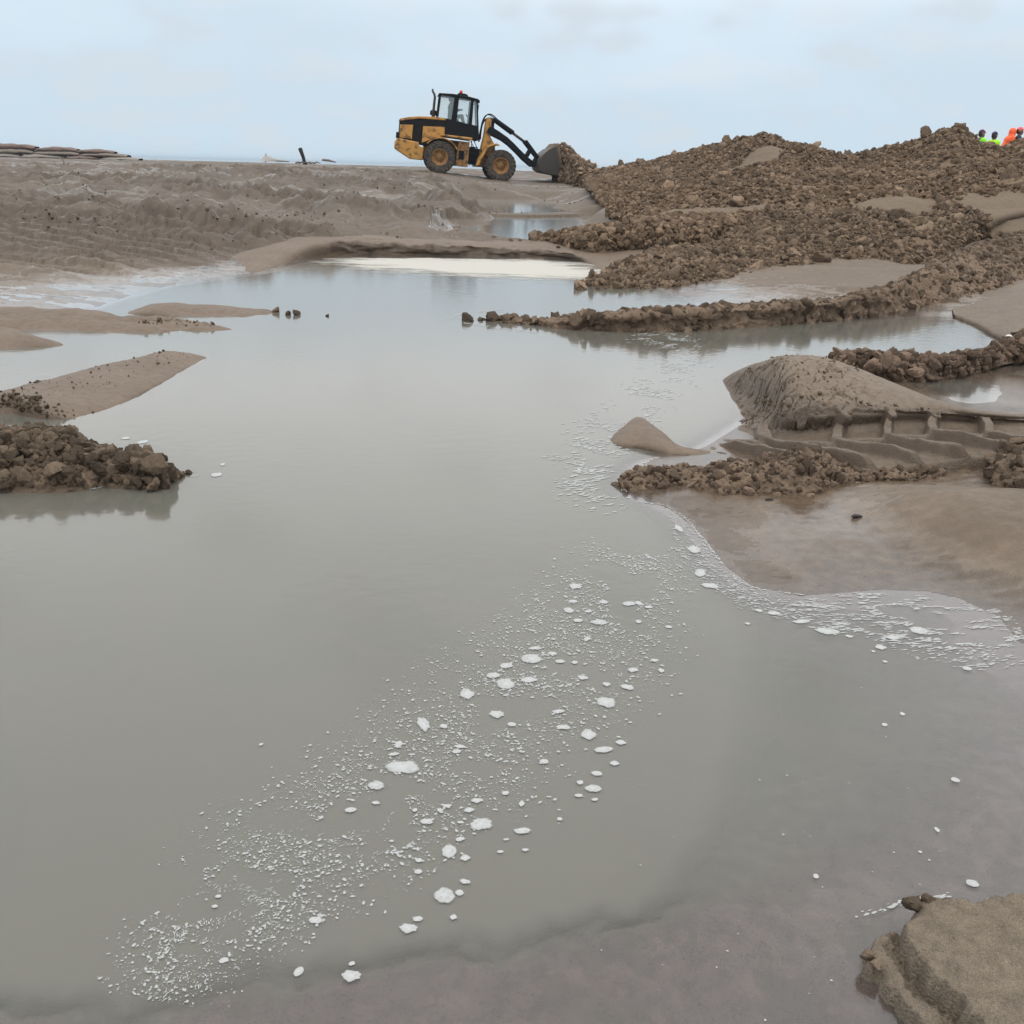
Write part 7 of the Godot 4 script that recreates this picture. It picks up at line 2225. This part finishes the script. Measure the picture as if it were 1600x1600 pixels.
func build_small_things() -> void:
	# lone clods
	var four: Array = [Vector3(-2.093, 0.000, -8.983), Vector3(-1.963, 0.000, -8.844), Vector3(-1.894, 0.000, -8.857), Vector3(-1.620, 0.000, -8.828)]
	for k in 4:
		lone_clod(four[k], [0.075, 0.045, 0.06, 0.03][k], ["largest of the four dark clods off the tip of the slim left sand tongue", "second of the four dark clods off the slim sand tongue, small and round", "third of the four dark clods off the slim sand tongue, wide and low", "tiny dark clod alone in the pond, farthest out from the slim sand tongue"][k], "dark clods off the left sand tongue")
	var tips: Array = [Vector3(-0.417, 0.000, -8.773), Vector3(-0.205, 0.000, -8.811), Vector3(-0.096, 0.000, -8.792), Vector3(-0.009, 0.000, -8.846), Vector3(0.079, 0.000, -8.747)]
	for k in 5:
		lone_clod(tips[k], [0.10, 0.11, 0.11, 0.09, 0.1][k], ["outermost dark clod at the tip of the windrow in the pond", "low dark clod second from the windrow's tip", "wide dark clod third from the windrow's tip", "peaked dark clod fourth from the windrow's tip", "dark clod touching the end of the windrow in the pond"][k], "clods in the water at the windrow's tip")
	var bank: Array = [Vector3(-2.055, 0.210, -17.255), Vector3(-1.886, 0.210, -17.328), Vector3(-1.523, 0.190, -17.133), Vector3(-1.078, 0.180, -17.148), Vector3(-0.860, 0.180, -16.752), Vector3(-0.550, 0.170, -16.569), Vector3(-0.407, 0.170, -16.473), Vector3(-0.115, 0.165, -16.221), Vector3(0.012, 0.165, -16.268), Vector3(0.230, 0.180, -16.413), Vector3(0.578, 0.130, -15.499)]
	for k in bank.size():
		lone_clod(bank[k], [0.07, 0.06, 0.08, 0.13, 0.08, 0.12, 0.1, 0.07, 0.08, 0.2, 0.06][k], ["small clod at the left end of the row on the bank", "small clod second from the left on the bank", "flat clod in the left half of the row on the bank", "blocky clod standing highest in the middle of the bank", "clod just right of the blocky one on the bank", "wide ragged clod on the bank before the long puddle", "clod beside the wide ragged one on the bank", "small clod on the bank before the puddle's right half", "clod on the bank left of the pointed one", "large pointed clod on the bank where the narrow windrow begins", "clod that rolled down the front of the bank"][k], "clods along the top of the bank", false)
	for s in [[Vector3(1.295, 0.006, -3.650), 0.028, "dark flat stone lying on the wet sand below the tyre print"], [Vector3(1.019, 0.006, -3.875), 0.022, "dark pebble at the water's edge below the clod row"]]:
		var o := put("stone", clod_meshes[2], mats["dark_stone"])
		var on: Vector3 = s[0]
		on.y = maxf(near_ground(on.x, on.z), 0.0) + 0.12 * float(s[1])
		o.transform = Transform3D(Basis.from_euler(Vector3(0.1, 0.4, 0.05)) * Basis.from_scale(Vector3(1.4, 0.55, 0.9) * s[1]), on)
		tag(o, s[2], "stone")
	var litter := put("shell", foam_meshes[2], mats["shell_white"])
	litter.transform = Transform3D(Basis.from_scale(Vector3(0.06, 0.02, 0.03)), Vector3(3.616, 0.150, -7.572))
	tag(litter, "small white scrap on the clods at the right end of the rippled channel", "litter")
	# leaning post
	var foot: Vector3 = Vector3(-12.008, 1.156, -60.000)
	var st := smooth_st()
	tube(st, [foot + Vector3(0.1, -0.2, 0), foot, foot + Vector3(-0.06, 0.3, 0), foot + Vector3(-0.16, 0.6, 0.02), foot + Vector3(-0.2, 0.72, 0.02), foot + Vector3(-0.22, 0.79, 0.02), foot + Vector3(-0.22, 0.81, 0.02)], [0.10, 0.10, 0.095, 0.105, 0.12, 0.09, 0.02], 12)
	tag(put("wooden_post", done(st), mats["dark_wood"]), "dark wooden post leaning to the left on the beach crest", "post")
	st = new_st()
	for k in 6:
		var a := foot + Vector3(-0.5 + 0.2 * k, 0.0, 0.1 * sin(k * 2.0))
		tube(st, [a, a + Vector3(0.18, 0.05 + 0.03 * sin(k * 3.0), 0.1), a + Vector3(0.4, 0.02, 0.2)], [0.045, 0.04, 0.02], 6)
	tag(put("driftwood", done(st), mats["grey_wood"]), "low heap of driftwood round the foot of the leaning post", "driftwood")
	# a pale net hung over a stick, on the crest
	var net: Vector3 = Vector3(-14.066, 1.241, -60.000)
	var secs: Array = []
	for k in 7:
		var u := k / 6.0
		var top := 0.30 * (u / 0.2 if u < 0.2 else pow(1.0 - (u - 0.2) / 0.8, 1.5))
		secs.append([net + Vector3(-0.4 + 1.6 * u, -0.04, -0.3 * (1.0 - u)), net + Vector3(-0.4 + 1.6 * u, top * 0.6, -0.12), net + Vector3(-0.4 + 1.6 * u, top, 0), net + Vector3(-0.4 + 1.6 * u, top * 0.55, 0.14), net + Vector3(-0.4 + 1.6 * u, -0.04, 0.35 * (1.0 - u))])
	var p := loft(secs, 40, 20)
	for i in p.size(): p[i].y += 0.02 * n_fine.get_noise_3dv(p[i] * 6.0)
	var n := grid_normals(p, 40, 20)
	var flip := n[10 * 40 + 15].y < 0.0
	if flip:
		for i in n.size(): n[i] = -n[i]
	var tent := base("driftwood_net", Vector3.ZERO, "grey net draped over a stick in a low peak on the beach crest", "net")
	put("net", grid_mesh(p, n, PackedColorArray(), PackedVector2Array(), 40, 20, PackedByteArray(), flip), mats["grey_net"], tent)
	st = new_st()
	tube(st, [net + Vector3(-0.10, -0.1, 0), net + Vector3(-0.07, 0.36, 0.02)], [0.03, 0.02], 8)
	part("stick", st, "dark_wood", tent)
	var log: Vector3 = Vector3(-10.606, 1.281, -58.000)
	st = new_st()
	tube(st, [log + Vector3(-0.05, 0.07, 0), log + Vector3(0.3, 0.05, 0.1), log + Vector3(0.7, -0.03, 0.2)], [0.05, 0.06, 0.03], 8)
	tube(st, [log + Vector3(0.15, 0.05, 0), log + Vector3(0.1, 0.13, 0.02)], [0.03, 0.015], 6)
	tag(put("driftwood", done(st), mats["grey_wood"]), "short grey log on the beach crest right of the leaning post", "driftwood")
	# dead branch far left
	var br: Vector3 = Vector3(-16.118, 0.815, -38.000)
	st = new_st()
	tube(st, [br + Vector3(-0.5, 0.02, 0), br + Vector3(0, 0.08, 0), br + Vector3(0.7, -0.02, 0.1)], [0.03, 0.05, 0.02], 7)
	tube(st, [br + Vector3(0.0, 0.07, 0), br + Vector3(0.02, 0.2, 0), br + Vector3(-0.04, 0.36, 0.03)], [0.03, 0.02, 0.01], 6)
	tube(st, [br + Vector3(-0.2, 0.05, 0), br + Vector3(-0.32, 0.18, 0.05)], [0.02, 0.01], 6)
	tube(st, [br + Vector3(0.1, 0.07, 0), br + Vector3(0.18, 0.2, -0.05)], [0.02, 0.01], 6)
	tag(put("dead_branch", done(st), mats["grey_wood"]), "dead forked branch on the wet beach below the sandbag wall", "branch")
	# sandbag wall
	var wall := base("sandbag_wall", Vector3.ZERO, "low weathered wall of long stacked sandbags at the far left skyline", "sandbag wall")
	var kinds := ["tube_pink", "tube_grey", "tube_pale"]
	for r in 3:
		var x0 := -40.0 + r * 0.7
		var end: float = Vector3(-21.620, 1.429, -60.000).x + [0.5, -0.15, -0.9][r]
		while x0 < end - 0.6:
			var l := minf(rng.randf_range(1.8, 3.2), end - x0)
			var tall := lerpf(1.0, 0.72, smoothstep(-31.0, -23.0, x0))
			var yb: float = 1.04 + 0.235 * r * tall
			var bag: Array = []
			for k in 7:
				var u := k / 6.0
				var e := pow(sin(PI * clampf(u, 0.03, 0.97)), 0.22)
				var x := x0 + l * u
				var hh := 0.145 * e * tall
				bag.append([Vector3(x, yb, -60.1 - 0.5 * e), Vector3(x, yb + hh * 1.6, -60.1 - 0.45 * e), Vector3(x, yb + hh * 2.0, -60.1), Vector3(x, yb + hh * 1.6, -60.1 + 0.45 * e + 0.06 * (2 - r)), Vector3(x, yb + hh * 0.4, -60.1 + 0.5 * e + 0.1 * (2 - r)), Vector3(x, yb - 0.03, -60.1 + 0.3 * e)])
			var q := loft(bag, 26, 18)
			for i in q.size():
				q[i] += Vector3(0, 0.05 * n_mid.get_noise_3dv(q[i] * 1.6), 0.05 * n_mid.get_noise_3dv(q[i] * 1.9 + Vector3(4, 0, 0)))
			var nn := grid_normals(q, 26, 18)
			var fl := nn[9 * 26 + 13].y < 0.0
			if fl:
				for i in nn.size(): nn[i] = -nn[i]
			put("sandbag", grid_mesh(q, nn, PackedColorArray(), PackedVector2Array(), 26, 18, PackedByteArray(), fl), mats[kinds[[2, 1, 0][r] if rng.randf() < 0.6 else rng.randi() % 3]], wall)
			x0 += l + 0.02
	# crumbs of soil strewn over the furrowed ground at left
	var lists: Array = []
	for k in clod_meshes.size(): lists.append([])
	for k in 9000:
		var t := rng.randf_range(-0.62, 0.06)
		var d := 12.0 * pow(4.2, pow(rng.randf(), 0.8))
		var x := t * d
		var rough := smoothstep(-0.15, 0.35, n_mid.get_noise_2d(x * 0.13 + 4.0, -d * 0.33))
		if rng.randf() > rough * smoothstep(11.5, 17.0, d): continue
		var y := near_ground(x, -d)
		if y < 0.1: continue
		var s := 0.014 * pow(4.0, pow(rng.randf(), 4.0))
		lists[k % clod_meshes.size()].append(Transform3D(Basis.from_euler(Vector3(rng.randf() * 6.0, rng.randf() * 6.0, 0)) * Basis.from_scale(Vector3(1.2, 0.7, 1.0) * s), Vector3(x, y + s * 0.1, -d)))
	var strewn := base("soil_crumbs", Vector3.ZERO, "crumbs of brown soil strewn over the furrowed beach at left", "", "", "stuff")
	for k in lists.size():
		var mm := MultiMesh.new()
		mm.transform_format = MultiMesh.TRANSFORM_3D
		mm.use_colors = true
		mm.mesh = clod_meshes[k]
		mm.instance_count = lists[k].size()
		for i in lists[k].size():
			mm.set_instance_transform(i, lists[k][i])
			mm.set_instance_color(i, shade(Color(0.245, 0.178, 0.128), rng.randf()))
		var o := MultiMeshInstance3D.new()
		o.name = numbered("crumbs", strewn)
		o.multimesh = mm
		o.material_override = mats["clod"]
		o.set_meta("kind", "stuff")
		strewn.add_child(o, true)
	# low creeping weeds at the far left
	var leaf := new_st()
	for k in 5:
		var a := TAU * k / 5.0
		var out := Vector3(cos(a), 0.5, sin(a))
		var side := Vector3(-sin(a), 0, cos(a)) * 0.22
		for v in [Vector3.ZERO, out * 0.6 + side, out, Vector3.ZERO, out, out * 0.6 - side]: leaf.add_vertex(v)
	var leaf_mesh := done(leaf)
	var mm := MultiMesh.new()
	mm.transform_format = MultiMesh.TRANSFORM_3D
	mm.mesh = leaf_mesh
	var where: Array = []
	for k in 3000:
		var t := rng.randf_range(-0.62, -0.22)
		var d := rng.randf_range(18.0, 34.0)
		var x := t * d
		if n_mid.get_noise_2d(x * 0.25 + 9.0, d * 0.4) < 0.12 + 0.5 * smoothstep(-0.38, -0.24, t): continue
		where.append(Transform3D(Basis(Vector3.UP, rng.randf() * TAU) * Basis.from_scale(Vector3.ONE * rng.randf_range(0.02, 0.05)), Vector3(x, near_ground(x, -d) + 0.01, -d)))
	mm.instance_count = where.size()
	for i in where.size(): mm.set_instance_transform(i, where[i])
	var weeds := MultiMeshInstance3D.new()
	weeds.name = "beach_weeds"
	weeds.multimesh = mm
	weeds.material_override = mats["weed_green"]
	tag(weeds, "sparse low green weeds on the furrowed sand at far left", "", "", "stuff")
	add_child(weeds, true)
